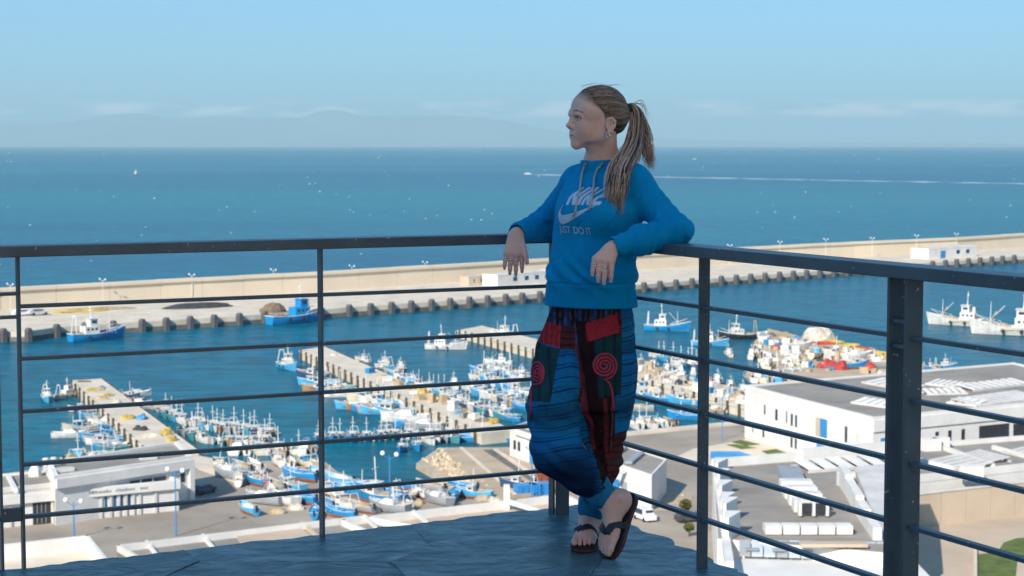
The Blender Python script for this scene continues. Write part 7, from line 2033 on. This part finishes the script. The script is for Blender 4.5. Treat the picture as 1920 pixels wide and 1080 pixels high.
def strand(pts, r0, c, wav=0.0):
    pts = np.array(pts); n = 26
    # Catmull-Rom through the control points
    P = np.vstack([2*pts[0]-pts[1], pts, 2*pts[-1]-pts[-2]]); m = len(pts)-1; out = []
    for t in np.linspace(0, m-1e-6, n):
        i = int(t); u = t-i; p0, p1, p2, p3 = P[i:i+4]
        out.append(0.5*((2*p1)+(-p0+p2)*u+(2*p0-5*p1+4*p2-p3)*u*u+(-p0+3*p1-3*p2+p3)*u**3))
    out = np.array(out); tw_ = np.linspace(0, 1, n)[:, None]; out = out + wav*tw_*np.sin(tw_*hr.uniform(8, 17) + hr.uniform(0, 6.28))*hr.normal(0, 1, 3)[None, :]; d = np.gradient(out, axis=0); d /= np.linalg.norm(d, axis=1)[:, None]+1e-9
    a = np.cross(d, [0.3, 0.9, 0.1]); a /= np.linalg.norm(a, axis=1)[:, None]+1e-9; b = np.cross(d, a)
    tt = np.linspace(0, 1, n); rad = r0*np.minimum(1, 0.6+2*tt)*np.clip((1-tt)*4, 0.15, 1)
    base = sum(len(v) for v in SV); K = 4
    ring = np.stack([out + (a*math.cos(6.283*k/K)+b*math.sin(6.283*k/K))*rad[:, None] for k in range(K)], 1).reshape(-1, 3)
    SV.append(ring)
    f = [(base+i*K+k, base+i*K+(k+1) % K, base+(i+1)*K+(k+1) % K, base+(i+1)*K+k) for i in range(n-1) for k in range(K)]
    SF.extend(f); SC.append(np.repeat((np.array(c)[None, :]*(0.9+0.25*tt[:, None])), K, axis=0))
def W(px, py, Y): return np.array(at_y(px, py, Y)[:])
tone = [C(0.085, 0.048, 0.038), C(0.23, 0.140, 0.105), C(0.54, 0.37, 0.26), C(0.74, 0.56, 0.42), C(0.36, 0.20, 0.16)]
for i in range(1050):
    u, w = hr.normal(0, 1, 2).clip(-2, 2)*0.62
    e = hr.normal(0, 1.0, 6)
    c = tone[hr.choice(5, p=[.2, .22, .26, .17, .15])]*hr.uniform(.9, 1.3)
    if hr.random() < 0.72:      # over the shoulder and down the chest
        y0 = hr.uniform(0, 1)
        pts = [np.array(hp(-116, 4+9*w, 38+9*u)[:]), W(1184+3*u, 199+4*w, 6.44+.012*w), W(1195+8*u, 218+5*w, 6.44+.02*w), W(1196+9*u, 255+5*w, 6.42+.025*w), W(1184+12*u, 290+7*w, 6.34+.025*w),
               W(1165+12*u+e[0], 322+8*w, 6.235+.015*w), W(1158+12*u+2*e[1], 355+6*w, 6.185+.012*w), W(1154+8*u+4*e[2], 362+50*y0, 6.172+.010*w)]
    elif hr.random() < 0.7:     # the loose hank hanging straight behind the shoulder
        pts = [np.array(hp(-116, 4+9*w, 38+9*u)[:]), W(1186+3*u, 199+3*w, 6.45), W(1202+5*u, 218+4*w, 6.46+.015*w), W(1209+7*u, 250+6*w, 6.45+.02*w), W(1215+7*u+e[0], 282+8*w, 6.44+.02*w), W(1219+7*u+2*e[1], 298+22*hr.random(), 6.43)]
    else:                       # forward wisps onto the collar
        pts = [np.array(hp(-114, 4+8*w, 36+8*u)[:]), W(1183+3*u, 203, 6.43), W(1187+5*u, 235, 6.42+.02*w), W(1178+7*u, 272, 6.37), W(1156+8*u, 300, 6.27), W(1146+7*u+e[0], 335, 6.21), W(1142+6*u+2*e[1], 372+28*hr.random(), 6.185)]
    strand(pts, hr.uniform(0.0007, 0.0015), c, 0.0065)
for i in range(26):             # flyaways
    u, w = hr.normal(0, 1, 2)*0.6
    if i < 8: pts = [np.array(hp(60-12*i+6*u, 20*w, 108-i)[:]), np.array(hp(30-14*i, 22*w, 117+4*u)[:]), np.array(hp(0-15*i, 24*w, 116+7*abs(u))[:])]
    elif i < 16: pts = [np.array(hp(-118, 4, 42)[:]), W(1192+3*u, 194+3*w, 6.45), W(1204+6*u, 199+8*w, 6.46), W(1213+9*u, 222+16*abs(w), 6.46)]
    else: pts = [W(1205+4*u, 225, 6.45), W(1214+4*u, 255+6*w, 6.46), W(1220+6*u, 285+8*w, 6.46), W(1222+5*u, 320+10*w, 6.45)]
    strand(pts, 0.0006, tone[2])
np_mesh('ponytail', np.vstack(SV), np.array(SF), M_hair, hair, np.vstack(SC))
# combed strands lying on the cap, from hairline to tie
SV, SF, SC = [], [], []
hb = BVHTree.FromPolygons([Vector(p) for p in pos], [tuple(q) for q in Q])
for i in range(480):
    a = hr.uniform(-2.5, 2.5)
    start = np.array([hr.uniform(20, 52) if abs(a) < 1.2 else hr.uniform(-16, 16), 66*math.sin(a), 40+62*math.cos(a)]); pts = []
    for t in np.linspace(0, 1, 7):
        q = start*(1-t) + TIE*t; q = q + np.array([0, 0, 26*math.sin(math.pi*t)*max(0, math.cos(a))]) + np.array([0, 26*math.sin(math.pi*t)*math.sin(a), 0])
        h = hb.find_nearest(hp(*q))
        if h[0] is not None: pts.append(np.array((h[0] + h[1]*0.0006)[:]))
    if len(pts) == 7: strand(pts, hr.uniform(0.0004, 0.0009), tone[hr.choice(5, p=[.3, .3, .2, .08, .12])])
np_mesh('combed_strands', np.vstack(SV), np.array(SF), M_hair, hair, np.vstack(SC))
